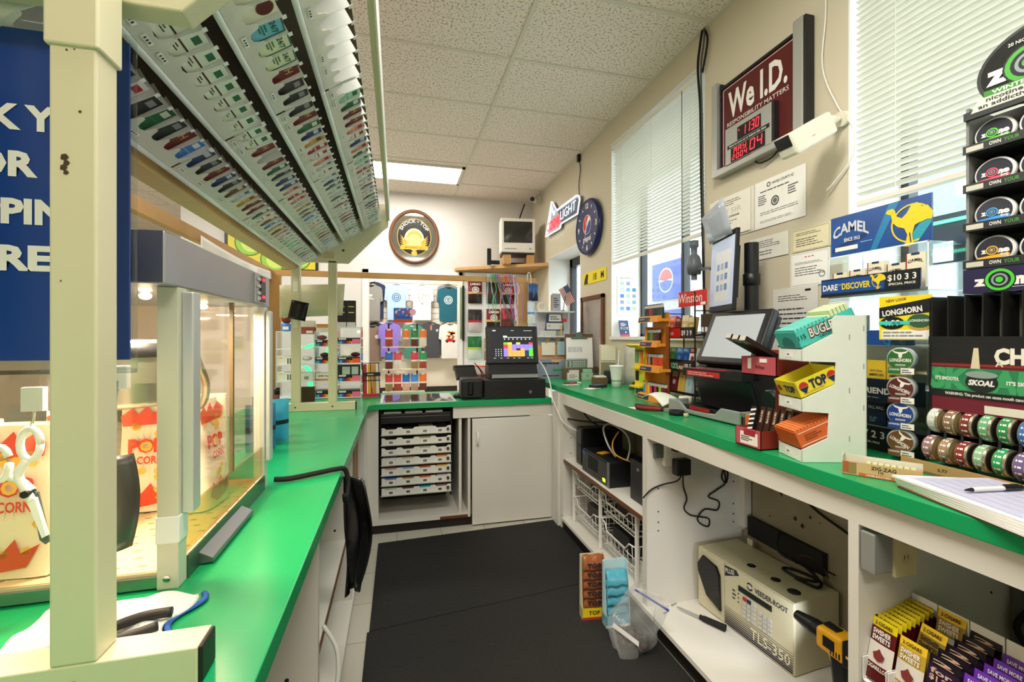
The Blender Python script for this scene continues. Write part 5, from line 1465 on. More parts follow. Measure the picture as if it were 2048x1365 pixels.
for i, (x, z, lab) in enumerate(((-.80, 1.17, 'white carton with two green spikes on the upper shelf of the far left tower'), (-.80, 1.05, 'white carton with green spikes on the lower shelf of the far left tower'))):
    carton('carton', lab, 'box', x, 3.635, z + .001, .11, .1, .065, 'e9e8dd', marks=lambda m, w_, d_, h: [m.box((.015 + k * .016, -.001, .008), (.022 + k * .016, 0, .05), K('1a4a2a')) for k in range(2)] + [m.box((-.04, -.001, .048), (-.02, 0, .058), K('e8c838'))], group='white cartons')
carton('carton', 'cream carton with a barcode in the tower beside the left far post', 'box', -.657, 3.625, 1.051, .10, .1, .06, 'dcdacf', marks=lambda m, w_, d_, h: [m.box((-.01 + k * .006, -.001, .01), (-.007 + k * .006, 0, .035), M_PRINT) for k in range(5)])
carton('carton', 'brown red carton on top of the tower beside the left far post', 'box', -.655, 3.63, 1.401, .105, .1, .05, '9a4a34', marks=lambda m, w_, d_, h: m.box((-.0, -.001, .006), (.045, 0, .024), wt))
carton('carton', 'white carton stacked on the brown red carton', 'box', -.655, 3.635, 1.452, .10, .1, .05, 'd8d2c8')
carton('carton', 'tan carton on top of the tower beside the right far post', 'box', -.525, 3.62, 1.421, .12, .12, .055, 'd8d2c0', marks=lambda m, w_, d_, h: m.box((-w_ / 2, -.001, .028), (w_ / 2, 0, h), K('c08848')))
for i, x in enumerate((-.405, -.338)):
    carton('vape_box', ('left one of two tall black boxes on the right clear tower', 'right one of two tall black boxes on the right clear tower')[i], 'box', x, 3.62, 1.456, .062, .06, .20, '1a1614', group='black boxes on the tower',
           marks=lambda m, w_, d_, h: (m.box((-w_ / 2, -.001, 0), (w_ / 2, 0, .035), K('b8b8b2')), m.box((-.02, -.001, .15), (.02, 0, .156), K('d8c860')), m.box((-.02, -.001, .105), (.02, 0, .112), K('d8b890'))))
t = thing('glass_jar', 'brown topped jar with a blue label on the far left tower', 'jar', (-.80, 3.68, 1.421))
MB().lathe([(0, 0), (.036, 0), (.036, .05), (.03, .06), (0, .062)], K('3a78c8', .25), n=20).box((-.02, -.0365, .012), (.02, -.033, .035), wt).build('body', t)
MB().ball((0, 0, .088), (.036, .036, .032), mat('amber', '6a2a18', .15), 16, 10).build('top', t)
GN = glow('38f08a', 2.2)
tag(MB().tube([(-.60, 3.82, 1.33), (-.66, 3.82, 1.31), (-.70, 3.82, 1.30)], .012, GN, 8, sub=3).tube([(-.70, 3.82, 1.15), (-.67, 3.82, 1.12), (-.66, 3.82, 1.05), (-.66, 3.82, .97)], .016, GN, 8, sub=4).tube([(-.46, 3.82, 1.30), (-.52, 3.82, 1.29), (-.53, 3.82, 1.25), (-.48, 3.82, 1.24)], .012, GN, 8, sub=4).build('neon_tube'),
    'green glowing neon tube behind the clear towers', 'neon tube')
m = MB().sheet(lambda u, v: (-.715 + .37 * u + .015 * v * (u > .9), 3.098 + .03 * u + .006 * math.sin(u * 5), 1.50 + .02 * u + .205 * v), 12, 4, mat('beige_card', 'dfd9ba', .6)).build('card_sheet', label='large beige card taped behind the two far posts', cat='card', solid=.002)
m = MB().sheet(lambda u, v: (.10 * u - .05, -.006 * math.sin(u * PI), .115 * v), 6, 6, mat('black_film', '0c0c0e', .15, bump=.4, scale=8)).build('black_pouch', label='shiny black pouch hanging tilted from the left far post', cat='pouch', loc=(-.60, 3.015, 1.485), rot=(0, .2, 0), solid=.006)
MB().box((-.66, 3.34, ZL + .001), (-.55, 3.36, ZL + .12), K('3a2414', .4)).build('dark_box', label='dark brown box leaning left of the left far post', cat='box')
t = thing('snack_rack', 'small black wire rack of meat sticks beside the right tower', 'rack', (-.19, 3.60, ZL + .001), .15)
m = MB()
for x in (-.06, .0, .06):
    m.bar((x, -.045, 0), (x - .005, .02, .26), .003, M_MATTE, n=6).bar((x, -.045, .0), (x, .06, .0), .003, M_MATTE, n=6)
for (y, z) in ((-.04, .02), (-.012, .13), (.02, .26)):
    m.bar((-.065, y, z), (.065, y, z), .003, M_MATTE, n=6)
m.build('wire_frame', t)
MB().box((-.065, -.06, .165), (.06, -.045, .195), M_BLACK).lines((-.035, -.0606, .187), .07, .014, 1, wt).build('header_strip', t)
for i, (x, c_, lab) in enumerate(((-.045, 'a82a34', 'red'), (-.012, 'e8b038', 'yellow'), (.02, 'c88a3a', 'amber'), (.048, 'e8e0d4', 'white'))):
    MB().box((-.014, -.01, 0), (.014, .006, .235), K(c_, .3)).build('meat_stick', label='%s wrapped meat stick in the small wire rack' % lab, cat='snack', group='meat sticks in the wire rack', loc=(-.19 + x, 3.60 + x * .15, ZL + .02), rot=(-.12, 0, .15), bevel=.004)
MB().box((-.06, -.02, 0), (.06, .015, .035), K('b02848', .4)).box((-.06, -.0205, 0), (.06, -.02, .012), K('4a8a3a')).build('snack_packet', label='red and green packet lying at the foot of the small wire rack', cat='snack', loc=(-.19, 3.54, ZL + .001), rot=.15)
for (x, y, z0, c_, lab) in ((-.535, 2.02, 0, '2a6a9a', 'blue printed bag standing behind the popcorn machine'), (-.515, 2.16, 0, '3aa0c8', 'turquoise printed bag behind the blue printed bag'), (-.59, 2.30, 0, '7a3a20', 'brown printed bag behind the turquoise printed bag')):
    snackbag(lab, x, ZL + .001, .11, .19, (c_, '1a2a3a', c_), y, cat='bag', rz=.5, group='printed bags by the popcorn machine')
t = thing('amber_bottle', 'amber bottle standing behind the popcorn machine', 'bottle', (-.60, 2.55, ZL + .001))
MB().lathe([(0, 0), (.028, 0), (.028, .10), (.012, .14), (.012, .17), (0, .17)], mat('amber_glass', '5a2010', .1), n=20).lathe([(.0285, .03), (.0285, .08)], K('e8e0d8'), n=20).build('body', t)
MB().lathe([(0, .165), (.014, .165), (.014, .20), (0, .20)], M_BLACK, n=14).build('cap', t)

# lime poster on the back wall
t = thing('beer_poster', 'green and yellow lime beer poster high on the back wall', 'poster', (-1.36, YB - .02, 2.16))
MB().box((-.50, .0, -.03), (.47, .018, .62), M_BLACK).build('frame', t)
m = MB().quad((-.465, -.001, 0), (.44, -.001, 0), (.44, -.001, .58), (-.465, -.001, .58), K('d8c830', .4))
lime = K('8fc63a', .4); lim2 = K('c8e068', .4); dk = K('3a6a20', .4)
for (x, z, r0) in ((-.25, .28, .15), (.0, .1, .14), (.26, .12, .13), (-.38, .46, .12), (.12, .42, .12)):
    m.disc((x, -.002, z), r0, dk); m.disc((x, -.0025, z), r0 * .92, lime); m.disc((x + .02, -.003, z), r0 * .7, lim2)
m.text('BL', (-.22, -.005, .33), .13, K('c8d4d0'), bold=.03, shear=.2, r=(1, 0, -.35), u=(.35, 0, 1)).build('print', t)
# ------------------------------------------------------------------ lighter tower
t = thing('lighter_stand', 'orange tiered lighter stand with navy tray labels left of the black wire rack', 'lighter stand', (1.405, 2.285, ZR + .001), EAST)
ORG = K('e0912e', .45); NVL = K('23304f', .4)
tiers = [(.02, -.115, .12), (.185, -.085, .11), (.325, -.085, .09), (.465, -.10, .10)]
MB().box((-.07, .05, 0), (.095, .054, .50), ORG).box((-.07, .0, 0), (-.066, .055, .42), ORG).box((.091, .03, 0), (.095, .055, .42), K('8a4a1c')).build('back', t)
for (z, x0, x1) in tiers:
    m = MB().box((x0, 0, z - .015), (x1, .05, z), ORG).prism([(0, z - .015), (-.028, z - .02), (-.02, z + .012), (0, z + .018)], x0 - .004, x1, ORG, 'x')
    m.quad((x0, -.0275, z - .016), (x0 + .12, -.0275, z - .016), (x0 + .12, -.0215, z + .008), (x0, -.0215, z + .008), NVL)
    m.lines((x0 + .02, -.028, z + .004), .08, .014, 1, K('b8a888'), r=(1, 0, 0), u=(0, .2, 1))
    m.build('tray', t)
lt = None
def lighter(label, x, z, c_, grp):
    m = MB().box((-.0105, -.006, 0), (.0105, .006, .062), mat('lighter_' + c_, c_, .25))
    m.box((-.0095, -.0055, .062), (.0095, .0055, .079), K('c8c8c4', .25)).box((-.009, -.006, .076), (.0, .006, .083), K('3a3a3a'))
    p = (1.405 + .018, 2.285 - x, ZR + z + .002)
    m.build('lighter', label=label, cat='lighter', group=grp, loc=p, rot=EAST)
LROWS = [('bottom', tiers[0], [('cyan', '2ab0e0'), ('blue', '2a70c8'), ('yellow', 'f0d828'), ('pink', 'e83a80'), ('black', '18181a'), ('crimson pink', 'd82a6a'), ('black', '1c1a1c'), ('lime green', '8ad82a'), ('dark red', '7a1c20'), ('brown red', '6a2018')]),
         ('second lowest', tiers[1], [('dark brown', '3a2018'), ('silver patterned', 'a8a098'), ('brown', '4a2a1c'), ('orange', 'e05a20'), ('red orange', 'd84820'), ('dark orange', 'c8401c'), ('orange red', 'd04a24')]),
         ('second highest', tiers[2], [('brown patterned', '6a4a3a'), ('green', '2a7a3a'), ('olive', '8a8a4a'), ('dark green', '1c5a30'), ('maroon', '5a2020'), ('dark brown', '3a1c14')]),
         ('top', tiers[3], [('black', '1a1618'), ('dark maroon', '3a1a20'), ('red patterned', '8a3030'), ('maroon', '6a2028'), ('black', '141416'), ('black', '18181c'), ('charcoal', '24242a'), ('dark green', '1c4a3a')])]
for (rn, (z, x0, x1), cs) in LROWS:
    for i, (cn, ch) in enumerate(cs):
        lighter('%s lighter, %s from the left in the %s tray of the lighter stand' % (cn, ORD[i], rn), x0 + .014 + i * .0232, z, ch, 'lighters in the stand')
t = thing('lighter_box', 'yellow cardboard lighter box with a flared top behind the lighter stand', 'box', (1.46, 2.52, ZR + .001), EAST)
YL = K('f0d428', .5)
m = MB().box((-.05, 0, 0), (.06, .07, .30), YL).prism([(-.02, .295), (-.06, .31), (-.06, .316), (.07, .318), (.07, .30)], -.07, .09, YL, 'x').box((-.055, -.035, .05), (.06, 0, .06), YL).box((-.055, -.03, .165), (.06, 0, .175), YL)
for i, c_ in enumerate(('2a9a4a', '2a9a8a', '2a6ac0', '8ac03a', 'e8a030', 'e85a30', 'd83030')):
    m.box((-.045 + i * .014, -.001, .20), (-.035 + i * .014, 0, .27), K(c_)); m.box((-.045 + i * .014, -.001, .27), (-.035 + i * .014, 0, .285), M_BLACK)
m.box((-.04, -.0012, .09), (.0, 0, .15), M_BLACK).box((.01, -.0012, .085), (.05, 0, .12), K('a8d838')).box((-.04, -.001, .005), (.05, 0, .045), K('2a5aa0'))
m.build('carton', t, bevel=.002)
t = thing('pen_cup', 'clear plastic cup of pens behind the yellow lighter box', 'pen cup', (1.56, 2.66, ZR + .001))
MB().lathe([(0, 0), (.03, 0), (.036, .09), (.034, .09), (.028, .004)], frosted('cup_clear', 'e8ecec', .6), n=20).build('cup', t)
for (x, y, c_) in ((-.01, .0, '1a1a20'), (.008, .01, '2a4a9a'), (.01, -.01, '3a6a4a'), (-.004, -.012, '8a8a30')):
    MB().bar((x * .5, y * .5, .006), (x * 2, y * 2, .145), .004, K(c_, .3), n=8).build('pen', label=None, parent=t)

# ------------------------------------------------------------------ wire rack with red signs
WRX, WRY = 1.50, 2.19
t = thing('tobacco_rack', 'black wire tobacco rack with red sign boards and price strips', 'rack', (WRX, WRY, ZR + .001), EAST)
REDS = K('c8201f', .4)
m = MB()
for x in (-.16, .16):
    for y in (.0, .16):
        m.bar((x, y, 0), (x, y, .535 if x < 0 else .60), .004, M_MATTE, n=6)
for z in (.06, .20, .37):
    m.tube([(-.16, 0, z), (.16, 0, z), (.16, .16, z + .02), (-.16, .16, z + .02), (-.16, 0, z)], .003, M_MATTE, 5)
for x in (-.16, .16):
    m.bar((x, 0, .50), (x, .16, .50), .003, M_MATTE, n=5)
m.build('wire_frame', t)
for z in (.055, .19, .36):
    MB().box((-.16, .004, z - .004), (.16, .16, z), M_MATTE).build('shelf', t)
m = MB().box((-.163, -.010, .355), (.16, -.004, .415), M_BLACK).box((-.16, -.0115, .36), (.05, -.010, .41), REDS).text('Winston', (-.075, -.0122, .372), .026, wt, w=.13, bold=.0).text('$9 3 9', (.105, -.0122, .372), .026, wt, w=.09, bold=.03)
m.build('price_strip', t)
m = MB().box((-.163, -.010, .175), (.16, -.004, .24), M_BLACK).text('1051', (-.115, -.0115, .195), .028, wt, w=.08, bold=.02).box((-.03, -.0112, .183), (.03, -.010, .228), K('17402a')).text('KOOL', (-.0, -.0118, .19), .03, K('a8e0b0'), w=.07, bold=.02)
m.box((.035, -.0112, .18), (.085, -.010, .225), K('5a2a18')).text('MAS', (.06, -.0118, .188), .02, wt, w=.045).text('$8 5', (.115, -.0118, .19), .03, wt, w=.055, bold=.02)
m.build('price_strip', t)
m = MB().box((.02, .0, .525), (.245, .006, .605), REDS).text('Winston', (.12, -.0008, .545), .05, wt, w=.195, bold=.0, shear=.1).box((.205, -.0008, .528), (.243, 0, .542), wt)
m.build('header_sign', t)
MB().bar((.06, .003, .60), (.06, .003, .83), .0015, M_MATTE, n=5).build('hanging_wire', t)
def cpack(label, x, z, c_, top, band=None, y=.012, h=.10, grp='packs in the wire rack', lean=-.16):
    m = MB().box((-.0275, 0, 0), (.0275, .022, h), K(c_, .35)).box((-.0276, -.0005, h * .72), (.0276, .0, h), K(top, .35))
    m.disc((0, -.0008, h * .45), .014, K(band or top), n=12).lines((-.02, -.0008, h * .95), .04, h * .15, 2, K('e8e0d0'))
    lx = WRX + y; ly = WRY - x
    m.build('cigarette_pack', label=label, cat='cigarette pack', group=grp, loc=(lx, ly, ZR + z + .002), rot=(lean, 0, EAST))
for i, (c_, tp, lab) in enumerate((('9a2a28', 'c86a58', 'dark red pack first on the upper shelf of the wire rack'), ('b8302c', 'd88878', 'bright red pack second on the upper shelf of the wire rack'), ('4a1a1a', '6a3028', 'maroon pack third on the upper shelf of the wire rack'), ('c8b888', 'e0d8b8', 'cream pack fourth on the upper shelf of the wire rack'), ('b89a58', 'd8c898', 'gold pack fifth on the upper shelf of the wire rack'))):
    cpack(lab, -.13 + i * .058, .37, c_, tp, h=.10 + .012 * (i % 2))
for i, (c_, tp, lab) in enumerate((('2a7a48', '88c8a0', 'pale green pack first on the middle shelf of the wire rack'), ('1f6a38', '3a8a50', 'deep green pack second on the middle shelf of the wire rack'), ('2a5a9a', '4a8ac8', 'blue pack third on the middle shelf of the wire rack'), ('1f4a8a', '2a6ab0', 'darker blue pack fourth on the middle shelf of the wire rack'), ('e8e0d8', '7a2a2a', 'white and maroon pack fifth on the middle shelf of the wire rack'))):
    cpack(lab, -.12 + i * .058, .20, c_, tp, '7a2a2a' if i == 4 else None, h=.105)
for i, (c_, tp, lab) in enumerate((('6a1c28', '8a3a44', 'maroon carton first on the lowest shelf of the wire rack'), ('6a1c2a', 'c8b0a8', 'maroon carton second on the lowest shelf of the wire rack'), ('d0b058', 'c8a848', 'yellow gold carton third on the lowest shelf of the wire rack'), ('a8c0c8', '8ab0b8', 'pale blue carton fourth on the lowest shelf of the wire rack'))):
    cpack(lab, -.115 + i * .066, .062, c_, tp, h=.108)
carton('carton', 'dark olive carton with white barcodes on the right end of the wire rack', 'box', 1.505, 1.94, ZR + .38, .10, .08, .10, '3a2c1a', EAST, marks=lambda m, w_, d_, h: [m.box((-.045 + i * .028, -.001, .01), (-.027 + i * .028, 0, .034), wt) for i in range(3)])
MB().box((1.52, 1.97, ZR + .02), (1.60, 2.0, ZR + .04), M_MATTE).build('rack_foot_block', label='small black block beside the foot of the wire rack', cat='block')

# ------------------------------------------------------------------ second till
PK_ = EAST + .06
t = thing('touch_till', 'black touch screen terminal with a grey tray front facing the aisle', 'terminal', (1.335, 1.755, ZR + .001), PK_)
lg = K('8f9894', .4)
MB().prism([(0, 0), (.22, 0), (.22, .03), (.05, .028), (0, .045)], -.225, .225, M_BLACK, 'x').build('base', t, bevel=.004)
MB().prism([(-.225, .004), (.225, .004), (.225, .06), (.12, .06), (.085, .028), (-.10, .024), (-.15, .058), (-.225, .058)], -.012, .002, lg, 'y').box((.21, 0, .004), (.225, .14, .058), lg).box((-.225, 0, .004), (-.21, .1, .056), lg).build('tray_front', t, bevel=.005)
MB().box((-.07, -.0135, .03), (.06, -.012, .045), K('a01c1c', .4)).build('red_badge', t)
MB().prism([(.10, .03), (.215, .03), (.215, .22), (.06, .225), (.05, .175)], -.12, .22, M_BLACK, 'x').build('body', t, bevel=.01)
MB().box((-.14, .005, .18), (.22, .10, .215), M_BLACK).box((-.11, .0035, .183), (.10, .005, .207), K('b82a2a', .4)).lines((-.10, .0028, .204), .19, .018, 2, K('e8a8a0')).build('printer_bar', t, bevel=.006)
MB().box((-.135, .008, .2155), (.12, .05, .2175), K('a03030', .4)).build('red_slot', t)
a = .42
so = Vector((0.068, .045, .245)); su = Vector((0, math.sin(a), math.cos(a))); sn = Vector((0, -math.cos(a), math.sin(a)))
scr_o = so
m = MB(); sbox(m, -.172, 0, .172, .262, -.04, 0, M_BLACK); m.build('monitor_housing', t, bevel=.01, seg=3)
m = MB(); sbox(m, -.14, .03, .14, .236, 0, .001, mat('sleeping_screen', 'aab0b6', .08, emit=.25)); m.build('screen', t)
m = MB(); sbox(m, -.15, .0, .165, .25, -.07, -.04, M_BLACK); m.build('rear_housing', t, bevel=.01)
t = thing('pole_display', 'thick black pole with a tilted customer screen behind the touch terminal', 'pole', (1.60, 1.755, ZR + .001))
MB().bar((0, 0, 0), (0, 0, .80), .031, M_BLACK, n=24).lathe([(.031, .60), (.037, .605), (.037, .655), (.031, .66)], M_BLACK, n=24).lathe([(0, 0), (.04, 0), (.04, .01), (.03, .02)], M_BLACK).build('pole', t)
ang = EAST - .30
mon = thing('customer_monitor', 'customer monitor turned to the window with a glossy reflecting sheet', 'monitor', (1.50, 1.845, 1.50), (-.05, 0, ang))
MB().box((-.135, 0, 0), (.135, .02, .375), M_BLACK).box((-.10, .02, .06), (.11, .036, .30), M_BLACK).build('housing', mon, bevel=.004)
MB().box((-.13, -.002, .03), (.13, 0, .345), mat('reflection_glow_screen', 'b8c4dc', .05, emit=.25)).build('screen', mon)  # pale colour and glow stand in for the bright window's reflection
m = MB()
for i in range(9):
    x, z = -.05 + (i % 3) * .045, .10 + (i // 3) * .05; m.quad((x, -.003, z), (x + .03, -.003, z), (x + .03, -.003, z + .03), (x, -.003, z + .03), K(('8aa8d8', 'a8b8d8', '6a90d0')[i % 3], .2))
m.quad((-.07, -.0025, .05), (.1, -.0025, .05), (.1, -.0025, .29), (-.07, -.0025, .29), K('e4e8f0', .2)).build('screen_reflection', mon)  # pale panel and blue squares are a painted reflection of posters
m = MB().sheet(lambda u, v: (-.14 + .26 * u, -.01 - .05 * v, .35 + .13 * v + .03 * u * v), 4, 4, mat('glossy_card', 'b4bccc', .1)).build('top_card', mon, solid=.002)
t = thing('window_device', 'grey rounded device on an arm hanging in front of the middle window', 'device', (1.62, 2.20, 1.73))
gd = K('5a626c', .4)
MB().lathe([(0, 0), (.035, .0), (.042, .05), (.03, .10), (.016, .115), (.018, .15), (.024, .155), (.024, .19), (0, .19)], gd, n=20).bar((0, 0, -.03), (0, 0, .01), .016, gd, n=12).build('body', t)
MB().tube([(0, 0, .03), (.0, -.06, .02), (-.03, -.14, .015), (-.06, -.215, .0)], .008, gd, 8, sub=4).build('arm', t)

# ------------------------------------------------------------------ loose things by the till
m = MB().sheet(lambda u, v: (1.26 + .18 * v + .03 * u, 2.155 - .155 * u, ZR + .012 + .05 * abs(math.sin(u * 2.6 + .5)) * (1 - .4 * v) + .02 * math.sin(v * 4)), 16, 8, mat('receipt_roll', 'e6ebe2', .6)).build(
    'receipt_paper', label='long curled strip of white receipt paper in front of the lighter stand', cat='paper', solid=.0015)
MB().prism([(-.07, -.04), (.06, -.045), (.05, .05), (-.08, .03)], 0, .0015, M_PAPER, 'z').build('paper_slip', label='white slip of paper under the red handled pliers', cat='paper', loc=(1.23, 2.06, ZR + .001))
t = thing('cutter_pliers', 'red and black handled cutters lying at the counter edge', 'cutters', (1.20, 1.95, ZR + .014))
rb = K('7a1c1c', .5)
MB().tube([(-.02, .115, 0), (.005, .05, 0), (.03, 0, 0), (.045, -.03, 0)], .011, M_MATTE, 8, sub=4).build('handle', t)
MB().tube([(-.045, .07, 0), (-.01, .03, 0), (.03, -.01, 0), (.05, -.03, 0)], .011, rb, 8, sub=4).build('handle', t)
MB().prism([(.035, -.01), (.065, -.03), (.105, -.085), (.09, -.085), (.04, -.04)], -.006, .006, M_STEEL, 'z').build('jaws', t)
MB().box((-.045, -.03, 0), (.045, .03, .004), K('ead8cc')).lines((-.04, -.0, .0045), .08, .05, 4, K('a05a4a'), u=(0, 1, 0)).build('card_slip', label='pink printed card lying between the cutters and the black tape roll', cat='card', loc=(1.33, 1.95, ZR + .002), rot=-.9)
MB().lathe([(.018, 0), (.034, 0), (.034, .02), (.018, .02), (.018, 0)], M_MATTE, n=24).build('tape_roll', label='roll of black electrical tape at the counter edge', cat='tape', loc=(1.265, 1.845, ZR + .001))
MB().lathe([(.006, 0), (.011, 0), (.011, .016), (.006, .016), (.006, 0)], K('c8b890', .5), n=16).build('wire_spool', label='tiny cream spool beside the grey terminal tray', cat='spool', loc=(1.27, 1.782, ZR + .001))
MB().lathe([(.013, 0), (.032, 0), (.032, .055), (.013, .055), (.013, 0)], K('ece6d2', .7), n=24).build('paper_roll', label='roll of white till paper standing beside the terminal', cat='paper roll', loc=(1.45, 2.04, ZR + .001))
t = thing('barcode_scanner', 'black barcode scanner on a stand beside the terminal', 'scanner', (1.42, 1.455, ZR + .001), EAST)
MB().bar((0, .03, 0), (0, .03, .09), .02, M_BLACK).lathe([(0, 0), (.05, 0), (.045, .012), (0, .014)], M_BLACK, (0, .03, 0)).build('stand', t)
MB().bar((-.0, -.015, .115), (0, .09, .135), .036, M_BLACK, .028, n=18).box((-.034, .0, .13), (.034, .075, .152), K('6a7078', .3)).build('head', t, bevel=.004)

# ------------------------------------------------------------------ cigar display of red boxes
t = thing('cigar_display', 'two tier red cardboard cigar display left of the white rack', 'display', (1.125, 1.26, ZR + .001), EAST)
CR = K('8a2a1c', .6); CP = K('b8505a', .6); BKI = K('15100e', .7)
def tray_box(name, x0, x1, y0, y1, z, h, th, label_sheet):
    m = MB()
    m.box((x0, y0, z), (x1, y1, z + .003), BKI)
    m.box((x0, y0, z), (x1, y0 + .002, z + h), CP)
    m.box((x1 - .002, y0, z), (x1, y1, z + h), CR).box((x0, y0, z), (x0 + .002, y1, z + h), CR).box((x0, y1 - .002, z), (x1, y1, z + h + .02), CR)
    if label_sheet:
        w_ = x1 - x0
        m.box((x0 + w_ * .2, y0 - .0012, z + .008), (x1 - w_ * .12, y0, z + h * .8), K('efe8e0')).box((x0 + w_ * .35, y0 - .0013, z + h * .62), (x1 - w_ * .2, y0, z + h * .95), K('9a2a30')).lines((x0 + w_ * .25, y0 - .002, z + h * .6), w_ * .5, h * .3, 3, M_PRINT)
    else:
        w_ = x1 - x0
        m.box((x0 + w_ * .2, y0 - .0012, z + .02), (x0 + w_ * .3, y0, z + h * .9), wt).box((x0 + w_ * .55, y0 - .0012, z + h * .7), (x0 + w_ * .75, y0, z + h * .9), wt).text('Wine', (x0 + w_ * .55, y0 - .0015, z + h * .35), h * .2, K('5a1a24'))
    return m.build(name, t)
tray_box('lower_tray', -.045, .065, 0, .17, 0, .06, .003, True)
tray_box('upper_tray', -.075, .075, .05, .18, .235, .062, .003, False)
MB().box((-.045, .165, .0), (.065, .172, .30), CR).build('back_board', t)
brown = K('2e1a12', .35)
def cigar(label, x, y, z, lean, c_, kind=0):
    m = MB().box((-.011, 0, 0), (.011, .024, .125), K(c_, .3))
    if kind == 0:
        m.box((-.0075, -.0008, .070), (.0075, 0, .115), K('4a2c20')).text('Black & Mild', (.004, -.0012, .092), .008, K('d8c8b0'), w=.04, r=(0, 0, 1), u=(-1, 0, 0)); m.ball((0, -.001, .03), (.007, .002, .012), K('6a4430'), 8, 6)
    elif kind == 1:
        for i in range(7): m.prism([(-.011, .01 + i * .016), (.011, .016 + i * .016), (.011, .022 + i * .016), (-.011, .017 + i * .016)], -.001, 0, K('f0f0ee'), 'y')
    else:
        m.box((-.011, -.0008, .02), (.011, 0, .075), M_BLACK).text('Black', (0, -.0015, .058), .010, wt, w=.02).text('Mild', (0, -.0015, .042), .010, wt, w=.018)
    wx, wy = 1.125 + y, 1.26 - x
    m.build('cigar_pack', label=label, cat='cigar pack', group='cigar packs in the red display', loc=(wx, wy, ZR + z), rot=(lean, 0, EAST))
cigar('black and white striped cigar pack at the left of the lower red tray', -.033, .035, .006, -.25, '1a1a1a', 1)
for i in range(5):
    cigar('brown cigar pack, %s after the striped pack in the lower red tray' % ORD[i], -.009 + i * .0235 - .0, .05 + .004 * i, .006, -.25, '3a2218', 0)
cigar('gold edged cigar pack with white script at the right of the lower red tray', .05, .095, .006, -.25, '8a7350', 2)
for i in range(3):
    m = MB().box((-.014, -.09, 0), (.014, .06, .016), brown).box((-.013, -.0905, .0), (.013, -.06, .0165), K('b8b4ac', .3))
    for q in range(3): m.box((-.005, -.05 + q * .03, .016), (.005, -.03 + q * .03, .0165), K('c8bca8'))
    m.build('cigar_pack', label='dark cigar pack, %s of three sliding out of the upper red tray' % ORD[i], cat='cigar pack', group='cigar packs in the upper tray', loc=(1.19, 1.325 - i * .033, ZR + .322 - .004 * i), rot=(-.45, 0, EAST))
carton('small_carton', 'small orange open carton of papers left of the striped cigar pack', 'box', 1.215, 1.325, ZR + .04, .075, .06, .045, 'd8682a', EAST, marks=lambda m, w_, d_, h: (m.box((-.015, -.001, .006), (.032, 0, .036), K('b8481c')), m.box((-w_ / 2, .002, h), (w_ / 2, d_ - .002, h + .002), K('a8b878'))))
carton('small_carton', 'pale green and pink carton beneath the small orange carton', 'box', 1.205, 1.325, ZR + .001, .08, .07, .038, 'd0dcd0', EAST, marks=lambda m, w_, d_, h: m.box((-.01, -.001, .004), (.03, 0, .03), K('b8384a')))

# ------------------------------------------------------------------ white three tier rack
WR_ = EAST - .27
t = thing('paper_rack', 'white three tier plastic rack of rolling paper boxes', 'rack', (1.152, 1.112, ZR + .001), WR_)
PW = K('e6ece4', .35)
side = [(0, 0), (0, .035), (.075, .07), (.078, .142), (0, .147), (0, .181), (.096, .226), (.098, .29), (0, .293), (0, .327), (.09, .372), (.085, .415), (.10, .426), (.186, .426), (.186, 0)]
for x in (-.058, .055):
    m = MB().prism(side, x, x + .003, PW, 'x')
    if x > 0:
        for (y, z) in ((.135, .355), (.135, .20), (.135, .06), (.176, .38), (.176, .27), (.176, .15)):
            m.box((x + .003, y, z), (x + .0034, y + .003, z + .016), K('9aa098'))
    m.build('side_panel', t)
for z in (0, .147, .293):
    m = MB().box((-.058, 0, z), (.058, .003, z + .034), PW).box((-.055, .0, z), (.055, .186, z + .003), PW).box((-.022, -.0008, z + .01), (.012, 0, z + .026), K('f2f0ee')).lines((-.012, -.0012, z + .022), .016, .008, 1, M_PRINT)
    m.build('tier', t)
MB().box((-.058, .183, 0), (.058, .186, .426), PW).build('back_panel', t)
tx = Vector((math.cos(WR_), math.sin(WR_), 0)); ty = Vector((-tx.y, tx.x, 0))
def on_rack(x, y, z): p = Vector((1.152, 1.112, ZR)) + tx * x + ty * y; return (p.x, p.y, ZR + z)
def papers(name, label, z, c_, side_fn, full, ln=.18, w_=.106, h=.05, x=0):
    o = thing(name, label, 'box', on_rack(x, .002, z), (.42, 0, WR_))
    cc = K(c_, .5)
    m = MB().box((-w_ / 2, 0, 0), (w_ / 2, .002, h), cc).box((w_ / 2 - .002, 0, 0), (w_ / 2, ln, h), cc).box((-w_ / 2, 0, 0), (-w_ / 2 + .002, ln, h), cc).box((-w_ / 2, ln - .002, 0), (w_ / 2, ln, h), cc).box((-w_ / 2, 0, 0), (w_ / 2, ln, .002), cc)
    if not full:
        m.box((-w_ / 2 + .002, .002, .002), (w_ / 2 - .002, ln - .002, .004), K('cfc7b4'))
    side_fn(m, w_, ln, h)
    m.build('carton', o)
    return o
SR, SU = (0, 1, 0), (0, 0, 1)
def f_turq(m, w_, ln, h):
    m.text('BUGLER', (w_ / 2 + .0006, ln * .46, h * .36), h * .52, K('4a2a2a'), r=SR, u=SU, w=ln * .52, bold=.09, shear=.1); m.text('BUGLER', (w_ / 2 + .0012, ln * .46, h * .38), h * .5, wt, r=SR, u=SU, w=ln * .50, bold=.02, shear=.1)
    m.text('- ORIGINAL -', (w_ / 2 + .0012, ln * .50, h * .12), h * .17, K('1a3a4a'), r=SR, u=SU); m.text('115', (w_ / 2 + .0012, ln * .08, h * .45), h * .26, K('1a3a4a'), r=SR, u=SU)
    m.disc((0, -.0008, h * .1), (.03, .03), K('3a8a88'), a0=0, a1=PI)
